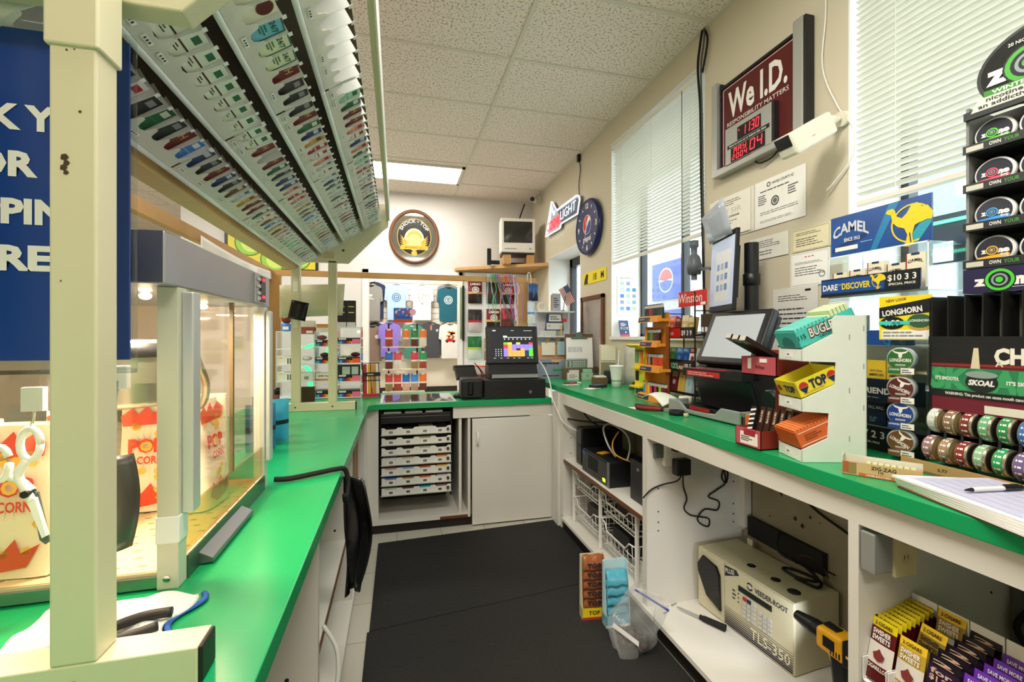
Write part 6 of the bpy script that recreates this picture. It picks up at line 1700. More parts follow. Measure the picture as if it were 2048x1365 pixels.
o1 = papers('rolling_paper_box', 'turquoise rolling paper box sloping in the top tier of the white rack', .331, '4cc4bc', f_turq, True)
for i in range(15):
    MB().box((-.049, .004 + i * .0115, .006), (.049, .013 + i * .0115, .056 + (.012 if i > 9 else 0)), K('6ed0c4' if i < 9 else 'd8e8b8', .5)).build('booklet', o1)
def f_top(m, w_, ln, h):
    m.text('TOP', (w_ / 2 + .001, ln * .52, h * .3), h * .5, K('1c2350'), r=SR, u=SU, w=ln * .42, bold=.05)
    for y in (.16, .86):
        m.disc((w_ / 2 + .0008, ln * y, h * .55), (.014, .015), K('c02a28'), SR, SU, a0=0, a1=PI, n=12); m.poly([(-.014, 0), (.014, 0), (0, -.02)], K('1c2350'), (w_ / 2 + .0008, ln * y, h * .52), SR, SU)
    m.lines((w_ / 2 + .0008, ln * .1, h * .22), ln * .8, h * .12, 1, K('b89a2a'), r=SR, u=SU)
    m.text('TOP', (.015, -.0012, h * .3), h * .4, K('1c2350'), w=w_ * .5, bold=.05); m.disc((-w_ * .35, -.0012, h * .5), .010, K('c02a28'), n=12)
papers('rolling_paper_box', 'empty yellow rolling paper box sloping in the middle tier of the white rack', .185, 'e8d82e', f_top, False, ln=.125)
def f_or(m, w_, ln, h):
    m.box((w_ / 2, ln * .05, h * .1), (w_ / 2 + .0006, ln * .95, h * .13), wt).box((w_ / 2, ln * .05, h * .84), (w_ / 2 + .0006, ln * .95, h * .87), wt); m.text('JOB', (w_ / 2 + .001, ln * .76, h * .4), h * .35, K('6a2a14'), r=SR, u=SU); m.lines((w_ / 2 + .001, ln * .15, h * .7), ln * .4, h * .4, 3, K('8a3a1c'), r=SR, u=SU)
o3 = papers('rolling_paper_box', 'orange rolling paper box full of booklets in the lowest tier of the white rack', .038, 'd8662e', f_or, True, ln=.15)
for i in range(14):
    MB().box((-.049, .004 + i * .0105, .006), (.049, .0125 + i * .0105, .054), K('e07a40', .5)).build('booklet', o3)
t = thing('rolling_paper_box', 'open kraft coloured rolling paper box lying in front of the tin rack', 'box', (1.212, .89, ZR + .001), EAST + .60)
KC = K('c8a878', .6)
m = MB().box((-.08, -.02, 0), (.08, -.018, .035), KC).box((-.08, .02, 0), (.08, .022, .045), K('d8d4c4', .6)).box((-.08, -.02, 0), (-.078, .022, .05), K('cfcab8', .6)).box((.078, -.02, 0), (.08, .022, .035), KC).box((-.08, -.02, 0), (.08, .022, .002), KC)
m.text('ZIG-ZAG', (.005, -.0206, .021), .0085, K('3a2418'), w=.05).text("1¼", (.0, -.0206, .0125), .007, K('3a2418')).box((-.045, -.0204, .001), (.08, -.02, .009), K('c8642e')).text('UNBLEACHED', (-.005, -.0208, .003), .0045, wt, w=.05).box((-.07, -.0206, .004), (-.05, -.02, .033), K('8a7a48')).box((-.078, -.0207, .005), (-.066, -.02, .034), K('a85a30')).lines((.045, -.0206, .022), .028, .010, 2, K('6a4a2a'))
m.build('carton', t)
for i in range(8):
    MB().box((-.03 + i * .0125, -.015, .003), (-.021 + i * .0125, .016, .034), K('c8cc98', .6)).build('booklet', t)

# ------------------------------------------------------------------ blue camel rack
RX, RY = 1.50, 1.125
t = thing('cigarette_display', 'clear acrylic cigarette display with a blue dromedary header', 'display', (RX, RY, ZR + .001), EAST)
CB = mat('header_blue', '14488f', .3, var=.45, scale=7); GLD = K('e8c820', .4); TEAL = K('2a9ab0', .4)
MB().box((-.157, .155, 0), (.157, .158, .64), M_ACRY).box((-.157, 0, 0), (-.154, .158, .645), M_ACRY).box((.154, 0, 0), (.157, .158, .645), M_ACRY).build('walls', t)
ed = K('eef4fa', .15)
m = MB()
for x in (-.157, .154):
    m.box((x, -.002, .50), (x + .003, 0, .645), ed).box((x, .155, .50), (x + .003, .158, .645), ed)
m.box((-.157, 0, .642), (.157, .158, .646), M_ACRY).box((-.157, -.002, .642), (.157, 0, .646), ed).build('bright_edges', t)
for z in (.055, .205, .335, .50):
    MB().box((-.157, 0, z), (.157, .158, z + .004), ed).build('shelf', t)
m = MB().box((-.157, .01, .646), (.157, .016, .786), CB)
m.poly([(-.02, .646), (.0, .646), (.07, .786), (.04, .786)], K('1f78a8', .3), (0, .0094, 0)).poly([(.08, .646), (.12, .646), (.157, .70), (.157, .74)], TEAL, (0, .0094, 0)).poly([(-.15, .66), (-.03, .70), (-.03, .715), (-.15, .675)], K('0f2f6a'), (0, .0094, 0))
m.text('CAMEL', (-.085, .0085, .715), .034, K('c8ccd4', .3), w=.125, bold=.03, warp=lambda x, y: (x, y + .012 - 5.5 * x * x))
m.text('SINCE 1913', (-.08, .0085, .694), .012, wt, w=.055).box((-.14, .009, .664), (-.06, .0095, .678), K('e8e6dc')).lines((-.05, .009, .686), .06, .006, 1, K('8ab0d8'))
# camel silhouette and ring
CAM = [(-.075, .033), (-.068, .043), (-.05, .044), (-.043, .036), (-.036, .012), (-.02, .002), (-.004, .016), (.012, .044), (.03, .046), (.045, .028), (.062, .028), (.078, .002), (.074, -.022), (.06, -.02), (.03, -.028), (.022, -.032), (.014, -.062), (.018, -.096), (.004, -.104), (-.016, -.1), (-.008, -.092), (-.002, -.06), (-.012, -.036), (-.034, -.026), (-.052, -.006), (-.056, .022), (-.066, .026)]
def camel(m, o, k, c_, ring=True):
    m.poly(CAM, c_, o, k=k)
    m.poly([(.004, -.055), (.008, -.055), (.012, -.09), (.008, -.09)], K('14306a'), (o[0], o[1] - .0004, o[2]), k=k)
    if ring:
        m.disc((o[0] + .012 * k, o[1] + .0003, o[2] - .022 * k), .068 * k, c_, a0=.75, a1=2 * PI - 1.2, n=40, hole=.92)
camel(m, (.095, .0082, .728), .86, GLD)
m.build('header_sign', t)
m = MB().box((-.16, -.03, .51), (.155, -.026, .565), K('0c1c3c', .3)).box((-.16, -.032, .503), (.155, -.0, .51), M_BLACK)
m.box((-.158, -.0306, .514), (.055, -.03, .56), CB).text('DARE', (-.125, -.0312, .525), .020, wt, w=.055, bold=.03).text('TO', (-.090, -.0312, .538), .007, K('8ab0d8')).text('DISCOVER', (-.035, -.0312, .525), .020, GLD, w=.095, bold=.03)
camel(m, (.035, -.0314, .548), .32, GLD); m.box((.058, -.0308, .514), (.152, -.03, .563), M_BLACK).text('$10 3 3', (.105, -.0314, .536), .018, wt, w=.08, bold=.02).text('SPECIAL PRICE', (.105, -.0314, .522), .0065, wt, w=.075)
m.build('price_strip', t)
m = MB().box((-.157, -.004, .338), (.12, .0, .385), CB); camel(m, (-.06, -.0046, .372), .38, K('2a88d8')); camel(m, (.05, -.0046, .372), .38, K('2a88d8')); m.build('picture_strip', t)
m = MB().box((-.157, -.008, .155), (.15, -.004, .228), K('0f2230', .35)).text('EARTH-FRIENDLY', (-.02, -.0088, .182), .018, wt, w=.22, bold=.03).lines((-.08, -.0088, .172), .16, .006, 1, K('8aa0a8')); m.build('price_strip', t)
m = MB().box((-.157, -.012, .0), (.15, -.004, .075), M_BLACK).box((-.155, -.0128, .008), (-.06, -.012, .07), K('2a80b8')).text('WITH TASTE', (-.11, -.0134, .056), .008, wt, w=.08).text('great price', (-.105, -.0134, .036), .013, K('b8e03a'), w=.085, bold=.03).box((-.13, -.0134, .014), (-.065, -.0128, .024), K('e8c040')).text('$7 2 3', (.0, -.0128, .04), .022, wt, w=.085, bold=.02).text('SPECIAL PRICE', (.0, -.0128, .022), .006, wt); m.build('price_strip', t)
def rpack(label, x, z, w_, h, c_, fn=None, y=.012, cat='cigarette pack', grp='packs in the acrylic display'):
    m = MB().box((-w_ / 2, 0, 0), (w_ / 2, .022, h), K(c_, .35))
    if fn: fn(m, w_, h)
    m.build('cigarette_pack', label=label, cat=cat, group=grp, loc=(RX + y, RY - x, ZR + z + .001), rot=EAST)
def f_camel(k):
    def f(m, w_, h):
        m.box((-w_ / 2, -.0006, 0), (-w_ / 2 + .003, 0, h), K('8a2a20')).box((-w_ * .22, -.0008, h - .006), (w_ * .2, .0, h + .0005), K('1f2a4a')).text('CAMEL', (0, -.0012, h - .028), .0085, K('2a2420'), w=w_ * .78, warp=lambda x, y: (x, y + .003 - 12 * x * x))
        m.poly([(-.012, 0), (-.004, .011), (.002, .006), (.008, .014), (.014, 0)], K('a8642e'), (0, -.001, .012))
        if k: m.text('99', (0, -.0012, h * .5), .007, M_PRINT)
    return f
for i, (h, k, lab) in enumerate(((.085, 0, 'cream dromedary pack first from the left behind the blue price strip'), (.088, 0, 'cream dromedary pack second from the left behind the blue price strip'), (.105, 1, 'tall cream dromedary pack third from the left behind the blue price strip'), (.09, 0, 'cream dromedary pack with a blue edge fourth behind the blue price strip'), (.112, 1, 'tallest cream dromedary pack at the right end of the blue price strip'))):
    rpack(lab, -.125 + i * .061, .504, .053, h, 'e6dfc6', f_camel(k), y=.004 if i == 4 else .012)
rpack('dark green marbled pack on the shelf under the acrylic box', -.128, .386, .055, .05, '1a2a24', lambda m, w_, h: m.disc((0, -.001, .02), .016, K('5a8a78')).text('CRUSH', (0, -.0012, h - .013), .008, K('5ac888')), grp='packs in the acrylic display')
rpack('second dark green marbled pack half behind the yellow sign', -.066, .386, .055, .05, '1c2c28', None)
for i, (c_, tx_, lab) in enumerate((('38a8b0', 'turquoise pack with small dark lettering above the dark blue strip', 0), ('d8b830', 'yellow pack with dark lettering above the dark blue strip', 0), ('d8b830', 'second yellow pack half hidden by the green topped tin', 0), ('d8c050', 'yellow pack at the right end above the dark blue strip', 0))):
    rpack(tx_, -.125 + i * .062, .229, .058, .058, c_, lambda m, w_, h: m.text('AMERICAN', (0, -.001, .008), .008, K('1a3a3a'), w=w_ * .8).text('NATURAL', (0, -.001, .022), .006, K('2a5a5a'), w=w_ * .7))
for i in range(4):
    rpack('dark navy pack, %s from the left in the lowest row of the acrylic display' % ORD[i], -.125 + i * .062, .076, .058, .075, '15263f', lambda m, w_, h: m.text('PALL MALL', (0, -.001, h - .022), .010, K('c8d4dc'), w=w_ * .85).text('$1.00', (-.01, -.001, .02), .007, K('8aa0b0')).text('OFF', (-.012, -.001, .01), .007, K('8aa0b0')))

# ------------------------------------------------------------------ tin column with yellow sign
t = thing('tin_column', 'clear column of round snuff tins with a yellow price sign', 'display', (1.452, 1.0, ZR + .001), EAST + .28)
MB().box((-.03, .05, 0), (.035, .053, .37), M_ACRY).box((-.032, -.002, 0), (.036, .05, .004), M_ACRY).build('column', t)
m = MB().box((-.062, .0, .355), (.062, .004, .485), K('ecd420', .4)).prism([(-.062, .42), (.062, .435), (.062, .475), (-.062, .452)], -.0008, 0, M_BLACK, 'y')
m.text('LONGHORN', (-.006, -.0014, .432), .016, wt, w=.095, bold=.04, r=(1, 0, .13), u=(-.1, 0, 1)).text('NEW LOOK', (-.02, -.0008, .47), .008, K('8a2a1a'), w=.05, r=(1, 0, .1), u=(-.05, 0, 1))
m.disc((-.03, -.001, .405), (.03, .019), M_BLACK).text('1.99', (-.028, -.0016, .398), .016, wt, bold=.03).disc((.035, -.001, .405), (.03, .024), K('c89a3a')).disc((.035, -.0014, .41), (.028, .02), K('2a5a3a')).text('LONGHORN', (.035, -.002, .408), .007, wt, w=.045).box((-.062, -.002, .400), (.012, -.0016, .411), K('3ac8b8')).text('$2.49', (-.02, -.0025, .402), .006, K('1a4a5a'))
m.box((-.056, -.001, .358), (.06, 0, .384), wt).lines((-.052, -.0016, .382), .108, .02, 2, K('8a8a80'))
m.build('yellow_sign', t)
HEAD = [(-.020, .012), (-.012, .008), (-.004, .006), (.004, .006), (.012, .008), (.020, .012), (.014, .004), (.005, .001), (.004, -.008), (0, -.013), (-.004, -.008), (-.005, .001), (-.014, .004)]
for i, (z, c_, rot_, lab) in enumerate(((.30, '2a6a2e', 0, 'green'), (.215, '5a2420', -.4, 'maroon'), (.14, '1f3f8a', -.05, 'blue'), (.06, '6a4420', -.55, 'brown'))):
    ow = Vector((1.452, 1.0, ZR)); ca, sa = math.cos(EAST + .28), math.sin(EAST + .28)
    yy = -.03
    loc = (1.452 - sa * yy, 1.0 + ca * yy, ZR + z)
    tn = thing('snuff_tin', '%s lidded round snuff tin, %s from the top of the clear column' % (lab, ORD[i]), 'tin', loc, EAST + .28, 'tins in the clear column')
    MB().lathe([(0, 0), (.031, 0), (.034, .002), (.034, .024), (.031, .026), (0, .026)], K('9aa4a6', .3), axis='y', n=32).build('tin', tn)
    m = MB().disc((0, -.0006, 0), .030, K(c_, .35), n=32)
    r_, u_ = Vector((math.cos(rot_), 0, math.sin(rot_))), Vector((-math.sin(rot_), 0, math.cos(rot_)))
    m.poly(HEAD, wt, Vector((0, -.0012, 0)) + u_ * .014, r_, u_, 1.0).text('LONGHORN', Vector((0, -.0012, 0)) - u_ * .008, .0095, wt, r=r_, u=u_, w=.05, bold=.03).box((-.012, -.001, -.02), (.012, -.0006, -.015), K('a8a8a0'))
    m.build('lid_print', tn)
    MB().box((-.030, -.004, -.046), (.034, -.002, -.025), M_ACRY).box((-.028, -.0046, -.044), (.002, -.004, -.027), K(c_)).box((.002, -.0046, -.044), (.033, -.004, -.027), wt).lines((.005, -.005, -.03), .025, .012, 2, M_PRINT).text('LONGHORN', (-.013, -.005, -.034), .005, wt, w=.025).build('price_card', t).location = tuple(Vector((0, -.03, z)))

# ------------------------------------------------------------------ black can dispenser
SX, SY, SRZ = 1.455, .935, EAST - .04
t = thing('can_dispenser', 'black gravity dispenser of snuff cans with a maroon and green sign', 'dispenser', (SX, SY, ZR + .001), SRZ)
sx_ = Vector((math.cos(SRZ), math.sin(SRZ), 0)); sy_ = Vector((-sx_.y, sx_.x, 0))
def SD(x, y, z): p = Vector((SX, SY, ZR)) + sx_ * x + sy_ * y; return (p.x, p.y, ZR + z)
W_ = .46
smoke = frosted('smoked_plastic', '1a1b1c', .88)
MB().box((0, .0, .17), (W_, .004, .36), M_BLACK).box((0, .16, .03), (W_, .165, .46), M_BLACK).box((-.004, 0, .03), (0, .165, .47), smoke).box((W_, 0, .03), (W_ + .004, .165, .47), M_BLACK).box((0, 0, .345), (W_, .165, .35), M_BLACK).box((0, .03, .035), (W_, .165, .04), M_BLACK).build('cabinet', t)
m = MB()
for i in range(12):
    x = .005 + i * .0385
    m.box((x, -.005, .365), (x + .003, .09, .475), M_MATTE)
    m.box((x + .003, .05, .365), (x + .038, .053, .47), mat('slot_back', '5a5c50', .4))
m.box((0, -.008, .345), (W_, .0, .365), M_BLACK)
m.build('upper_slots', t)
m = MB()
for i in range(12):
    x = .0 + i * .0385
    m.add([(x, -.002, .17), (x + .006, -.002, .17), (x + .03, -.05, .03), (x + .024, -.05, .03)], [(0, 1, 2, 3)], M_BLACK)
m.build('can_rails', t, solid=.003)
MRN = K('6a1c2c', .4)
m = MB().box((.012, -.012, .165), (W_, -.008, .345), MRN).box((.012, -.013, .31), (W_, -.012, .345), M_BLACK).prism([(.012, .285), (W_, .30), (W_, .345), (.012, .345)], -.0126, -.012, K('1c1214'), 'y').poly([(.10, .27), (.122, .27), (.118, .335), (.108, .335)], K('d8c8a8'), (0, -.0135, 0))
m.prism([(.012, .285), (W_, .292), (W_, .298), (.012, .292)], -.0132, -.012, K('8a2424'), 'y')
m.text('CHOOSE', (.235, -.0135, .298), .036, K('e8e0d0'), w=.17, bold=.05).text('A ', (.16, -.0135, .29), .015, K('e8e0d0'))
m.box((.012, -.014, .205), (W_, -.012, .282), K('2a7a50')).box((.012, -.0145, .205), (W_, -.014, .222), M_BLACK).text('WARNING: This product can cause mouth cancer.', (.13, -.0152, .2095), .0075, wt, w=.17)
m.text('SKOAL', (.12, -.0146, .228), .05, K('3a9a60'), w=.22, bold=.06, shear=.1)
m.text("IT'S SMOOTH.", (.05, -.0154, .248), .009, wt, w=.055, bold=.04).text("IT'S SKOAL.", (.205, -.0154, .246), .009, wt, w=.06, bold=.04)
m.disc((.125, -.0152, .248), (.034, .026), K('16201c')).disc((.125, -.0156, .267), (.034, .009), K('8a9a92')).text('SKOAL', (.125, -.0162, .24), .013, wt, w=.055, bold=.05, shear=.2).box((.13, -.013, .17), (.28, -.0125, .19), K('d8d4c0'))
m.build('sign_panel', t)
cn = [('pale grey', 'c8ccc4'), ('brown', '8a6a50'), ('maroon', '7a3028'), ('light green', '6aa878'), ('green', '2a8a4a'), ('blue', '3a6ab0'), ('dark green', '1f5a38'), ('purple', '4a3a6a')]
cn2 = [('mauve', '9a7078'), ('tan', 'a08468'), ('dark red', '8a2a2a'), ('pale green', '8ab890'), ('bright green', '2a9a58'), ('violet', '6a5a8a'), ('teal', '2a7a7a'), ('navy', '2a3a6a')]
for (rw, zc, yc, cl) in (('upper', .135, -.028, cn), ('lower', .06, -.045, cn2)):
    for i, (nm, ch) in enumerate(cl):
        x = .012 + i * .0385
        o = thing('snuff_can', '%s banded snuff can, %s from the left in the %s row of the dispenser' % (nm, ORD[i], rw), 'can', SD(x, yc + .025, zc), SRZ, 'snuff cans in the dispenser')
        MB().lathe([(0, 0), (.031, 0), (.033, .002), (.033, .005), (.0335, .006), (.0335, .02), (.033, .021), (.033, .026), (.031, .027), (0, .027)], mat('can_rim', 'b0a890', .25, metal=.8), axis='x', n=28).build('can', o)
        m = MB().lathe([(.0338, .004), (.0338, .022)], K(ch, .35), axis='x', n=28)
        for a_ in range(0, 28, 2):
            an = 2 * PI * a_ / 28
            for (x0, x1) in ((.007, .010), (.012, .019)):
                p0, p1 = an, an + .14
                m.add([(x0, -.0342 * math.cos(p0), .0342 * math.sin(p0)), (x1, -.0342 * math.cos(p0), .0342 * math.sin(p0)), (x1, -.0342 * math.cos(p1), .0342 * math.sin(p1)), (x0, -.0342 * math.cos(p1), .0342 * math.sin(p1))], [(0, 1, 2, 3)], wt)
        m.disc((.0275, 0, 0), .029, K('a88a5a' if ch in ('c8ccc4', '8a6a50', '9a7078', 'a08468') else '2a2a2a', .4), (0, 1, 0), (0, 0, 1), n=24)
        m.build('label_band', o)
MB().box((-.012, -.09, 0), (W_, .0, .006), M_CARD).box((-.012, -.09, 0), (W_, -.086, .032), M_CARD).text('6.77', (.09, -.0906, .014), .008, K('5a4426'), w=.022).text('6.26', (.20, -.0906, .014), .008, K('5a4426'), w=.022).build('cardboard_tray', t)

# ------------------------------------------------------------------ dark rack of nicotine pouch tins
ZX, ZY, ZRZ = 1.462, .858, EAST + .11
ZB = ZR + .478
t = thing('pouch_tin_rack', 'dark grey rack of round nicotine pouch tins standing on the can dispenser', 'rack', (ZX, ZY, ZB), ZRZ)
zx_ = Vector((math.cos(ZRZ), math.sin(ZRZ), 0)); zy_ = Vector((-zx_.y, zx_.x, 0))
def ZD(x, y, z): p = Vector((ZX, ZY, ZB)) + zx_ * x + zy_ * y; return (p.x, p.y, p.z + z)
DG = K('2a2b2e', .4); GI = K('7a7d7c', .5); ZP = K('2a2448', .35)
ZW = .36
RING = {'green': '5ac83a', 'pink': 'e8506a', 'blue': '3a9ae8', 'amber': 'e8a828', 'mint': '3ac8a0'}
MB().box((0, 0, 0), (.006, .12, .49), GI).box((ZW, 0, 0), (ZW + .006, .12, .49), GI).box((0, .115, 0), (ZW, .12, .49), K('3a3c3c', .5)).build('shell', t)
def zone(m, x, z, h, y, c_, w_):
    m.text('z', (x - w_ * .38, y, z), h, wt, bold=.05, w=w_ * .2).text('ne', (x + w_ * .28, y, z), h, wt, bold=.08, w=w_ * .42)
    for (r0, cc, k) in ((.23, K('101018'), 0), (.21, K(c_), 1), (.16, K('101018'), 2), (.12, K('8a9aa0'), 3), (.085, K('101018'), 4), (.055, K(c_), 5)):
        m.disc((x - w_ * .1, y - .0003 * (k + 1), z + h * .5), w_ * r0, cc, n=20)
m = MB().box((0, -.014, 0), (ZW, -.002, .062), ZP); zone(m, .084, .018, .024, -.0146, '4ac83a', .13); m.lines((.05, -.0146, .012), .2, .003, 1, K('c8c8d0'), fill=.5); m.build('base_sign', t)
for k, z in enumerate((.068, .166, .268, .37)):
    MB().box((0, 0, z - .006), (ZW, .115, z), DG).build('shelf', t)
    m = MB().box((-.001, -.013, z - .004), (ZW, -.009, z + .018), DG).box((.006, -.0136, z), (.040, -.013, z + .013), K('c8c4b8')).text('OWN', (.062, -.0136, z + .003), .009, wt, w=.022).text('YOUR', (.092, -.0136, z + .003), .009, K('4a9a3a'), w=.028)
    zone(m, .14, z + .001, .012, -.0136, '6a8a4a', .05); m.text('OWN', (.19, -.0136, z + .003), .009, wt, w=.022).text('YOUR', (.22, -.0136, z + .003), .009, K('4a9a3a'), w=.028)
    m.build('shelf_strip', t)
    for j in range(4):
        nm = [['amber', 'mint', 'amber', 'mint'], ['blue', 'blue', 'blue', 'blue'], ['pink', 'pink', 'pink', 'pink'], ['green', 'green', 'green', 'green']][k][j]
        o = thing('pouch_tin', '%s ringed pouch tin, %s from left, %s shelf of the grey rack' % (nm, ORD[j], ('lowest', 'second lowest', 'second highest', 'top')[k]), 'tin', ZD(.05 + j * .084, .012, z + .0405), (-.10, 0, ZRZ), 'pouch tins in the grey rack')
        MB().lathe([(0, 0), (.036, 0), (.0395, .003), (.0395, .016), (.036, .02), (0, .02)], K('e4e6e4', .3), axis='y', n=36).build('tin', o)
        m = MB().disc((0, -.0006, 0), .0345, K('16182a', .3), n=36); zone(m, .002, -.006, .0125, -.0012, RING[nm], .056)
        m.prism([(-.032, -.016), (.026, -.009), (.03, -.012), (.03, -.018), (-.028, -.022)], -.0012, -.0006, K(RING[nm]), 'y').prism([(-.028, -.022), (.03, -.018), (.022, -.027), (-.018, -.0295)], -.0012, -.0006, wt, 'y').text('6mg', (.02, -.0016, -.0145), .006, wt)
        m.build('lid_print', o)
m = MB().disc((.155, -.006, .545), (.13, .10), DG, n=44).disc((.155, -.0066, .545), (.122, .093), K('101614', .25), n=44)
m.build('header_disc', t, solid=.004)
m = MB(); zone(m, .14, .525, .045, -.0105, '4aa83a', .20); m.box((.04, -.0112, .498), (.28, -.0106, .513), K('3a8a2a')).text('WINTERGREEN', (.12, -.0118, .501), .009, wt, w=.13, bold=.03).text('20 NICOTINE POUCHES', (.14, -.0118, .60), .008, wt, w=.11)
m.prism([(.015, .468), (.30, .468), (.30, .498), (.03, .498)], -.0125, -.0105, K('d8d8cc'), 'y').text('nicotine. Nicotine is', (.13, -.0132, .486), .010, M_PRINT, w=.17).text('an addictive chemical.', (.12, -.0132, .473), .010, M_PRINT, w=.18).build('header_print', t)
MB().box((0, -.012, .455), (ZW, .0, .475), DG).build('top_strip', t)

# led sign in the window behind
t = thing('led_sign', 'green glowing led sign hung in the right window behind the acrylic display', 'led sign', (1.80, .99, 1.63), EAST)
MB().box((-.16, 0, 0), (.25, .02, .165), K('3a4a58', .35)).build('panel', t)
GE = glow('50f0b0', 3.0)
m = MB().box((-.16, -.008, .135), (.25, -.002, .145), GE).box((-.155, -.008, .005), (-.10, -.002, .07), glow('e8fff4', 2.5)).box((-.03, -.008, .045), (-.02, -.002, .115), GE).box((-.02, -.008, .10), (.06, -.002, .112), glow('d8fff0', 2.5)).box((-.02, -.008, .045), (.065, -.002, .057), glow('d8fff0', 2.5)).box((.10, -.008, .03), (.2, -.002, .04), GE)
m.build('light_strips', t)

# ------------------------------------------------------------------ clipboard with papers and pen
t = thing('clipboard', 'brown clipboard with a thick stack of lined forms at the near end of the counter', 'clipboard', (1.257, .665, ZR + .001), -.28)
MB().box((-.125, -.19, 0), (.085, .13, .004), M_BRWOOD).build('board', t, bevel=.001)
pl = mat('form_lines', 'c4c4dc', .7)
for i in range(5):
    q = i * .0035
    m = MB().prism([(-.13 + q * .6, -.175 + q), (.08, -.18 - q), (.088, .12 - q), (-.12 - q, .135)], .004 + i * .005, .0085 + i * .005, M_PAPER, 'z')
    if i == 4:
        m.quad((-.11, -.14, .0288), (.078, -.14, .0288), (.078, .115, .0288), (-.11, .115, .0288), pl)
        for k in range(22):
            m.quad((-.105, -.12 + k * .0105, .0291), (.075, -.125 + k * .0105, .0291), (.075, -.1245 + k * .0105, .0291), (-.105, -.1195 + k * .0105, .0291), K('8a8ac0'))
        for k in range(7):
            x = -.105 + k * .028
            m.quad((x, -.125, .0291), (x + .001, -.125, .0291), (x + .001, .10, .0291), (x, .10, .0291), K('9a9ac8'))
    m.build('form_sheets', t)
t = thing('ballpoint_pen', 'black and white ballpoint pen lying on the lined forms', 'pen', (1.245, .685, ZR + .0365), -.12)
MB().bar((-.05, 0, 0), (.03, 0, 0), .0052, K('e4e8ea', .3), n=10).build('barrel', t)
MB().bar((.028, 0, 0), (.075, 0, 0), .006, M_BLACK, n=10).box((.03, -.002, .005), (.065, .002, .008), M_BLACK).build('cap', t)
MB().bar((-.068, 0, 0), (-.048, 0, 0), .0015, M_BLACK, .005, n=10).build('tip', t)
# ------------------------------------------------------------------ electronics on the cabinet shelf
SH = .513
def blk(name, label, cat, x0, x1, y0, y1, z, h, parts=None, m_=None):
    t = thing(name, label, cat, (x0, (y0 + y1) / 2, z), EAST)
    w_ = y1 - y0
    MB().box((-w_ / 2, 0, 0), (w_ / 2, x1 - x0, h), m_ or M_BLACK).build('casing', t, bevel=.006)
    if parts: parts(t, w_, h)
    return t
def p_pc(t, w_, h):
    MB().box((-w_ * .42, -.004, .01), (w_ * .42, 0, h * .95), mat('gloss_black', '08080a', .08)).box((-w_ * .3, -.006, h * .5), (w_ * .3, -.004, h * .56), K('2a2a2e')).disc((-w_ * .1, -.0065, h * .9), .004, K('c8d8f0')).build('front', t, bevel=.003)
blk('computer_tower', 'slim black computer tower at the far end of the cabinet shelf', 'computer', 1.20, 1.50, 2.80, 2.90, SH, .25, p_pc)
def p_ups(t, w_, h):
    MB().box((-w_ / 2, -.004, .004), (w_ / 2 - .02, 0, h - .01), K('1c1c1e', .3)).box((-w_ * .25, -.006, h * .3), (w_ * .1, -.004, h * .85), M_MATTE).box((w_ / 2 - .02, -.006, .002), (w_ / 2, 0, h), K('6a6c70', .3)).build('front', t, bevel=.002)
    MB().box((.11, -.006, .02), (.145, -.004, .04), glow('c8f03a', 1.2)).box((-w_ * .45, -.006, h * .78), (-w_ * .38, -.004, h * .9), K('3a5ac8')).build('status_light', t)
blk('battery_backup', 'wide black battery backup unit with a green status light on the cabinet shelf', 'battery backup', 1.175, 1.42, 2.35, 2.73, SH, .145, p_ups)
blk('computer_tower', 'black tower at the near end of the cabinet shelf against the white partition', 'computer', 1.215, 1.50, 2.00, 2.19, SH, .215, lambda t, w_, h: MB().box((-w_ * .1, -.003, h * .78), (.0, 0, h * .84), K('8a8c90')).build('badge', t))
MB().box((-.035, -.025, 0), (.035, .025, .003), K('e8a028', .5)).build('orange_note', label='small orange sticker card lying on the battery backup', cat='card', loc=(1.24, 2.56, SH + .1465), rot=.3)
t = thing('desk_fan', 'white round plastic base standing on the near black tower', 'fan base', (1.36, 2.13, SH + .216))
MB().lathe([(0, 0), (.07, 0), (.078, .02), (.06, .05), (.03, .055), (0, .056)], cream, n=28).bar((0, 0, .05), (-.02, .01, .12), .016, cream).build('base', t)
cw = MB()
cw.tube([(1.25, 2.42, .67), (1.21, 2.44, .74), (1.22, 2.52, .82), (1.28, 2.54, .84), (1.33, 2.45, .80), (1.30, 2.34, .75), (1.26, 2.30, .68)], .006, K('d0cfca', .4), 7, sub=6)
tag(cw.build('looped_cable'), 'grey white looped cable above the battery backup', 'cable')
tag(MB().tube([(1.30, 2.30, .665), (1.22, 2.36, .70), (1.22, 2.40, .76), (1.27, 2.42, .82)], .005, K('e8a840', .4), 6, sub=5).build('orange_cable'), 'orange cable rising behind the battery backup', 'cable')
tag(MB().tube([(1.17, 2.985, .80), (1.22, 2.9, .80), (1.30, 2.7, .82), (1.40, 2.5, .86), (1.5, 2.3, .88)], .006, M_MATTE, 6, sub=5).tube([(1.25, 2.95, .88), (1.28, 2.8, .80), (1.36, 2.6, .78)], .005, M_MATTE, 6, sub=5).build('black_cables'), 'black cables strung along the top of the cabinet bay', 'cable')

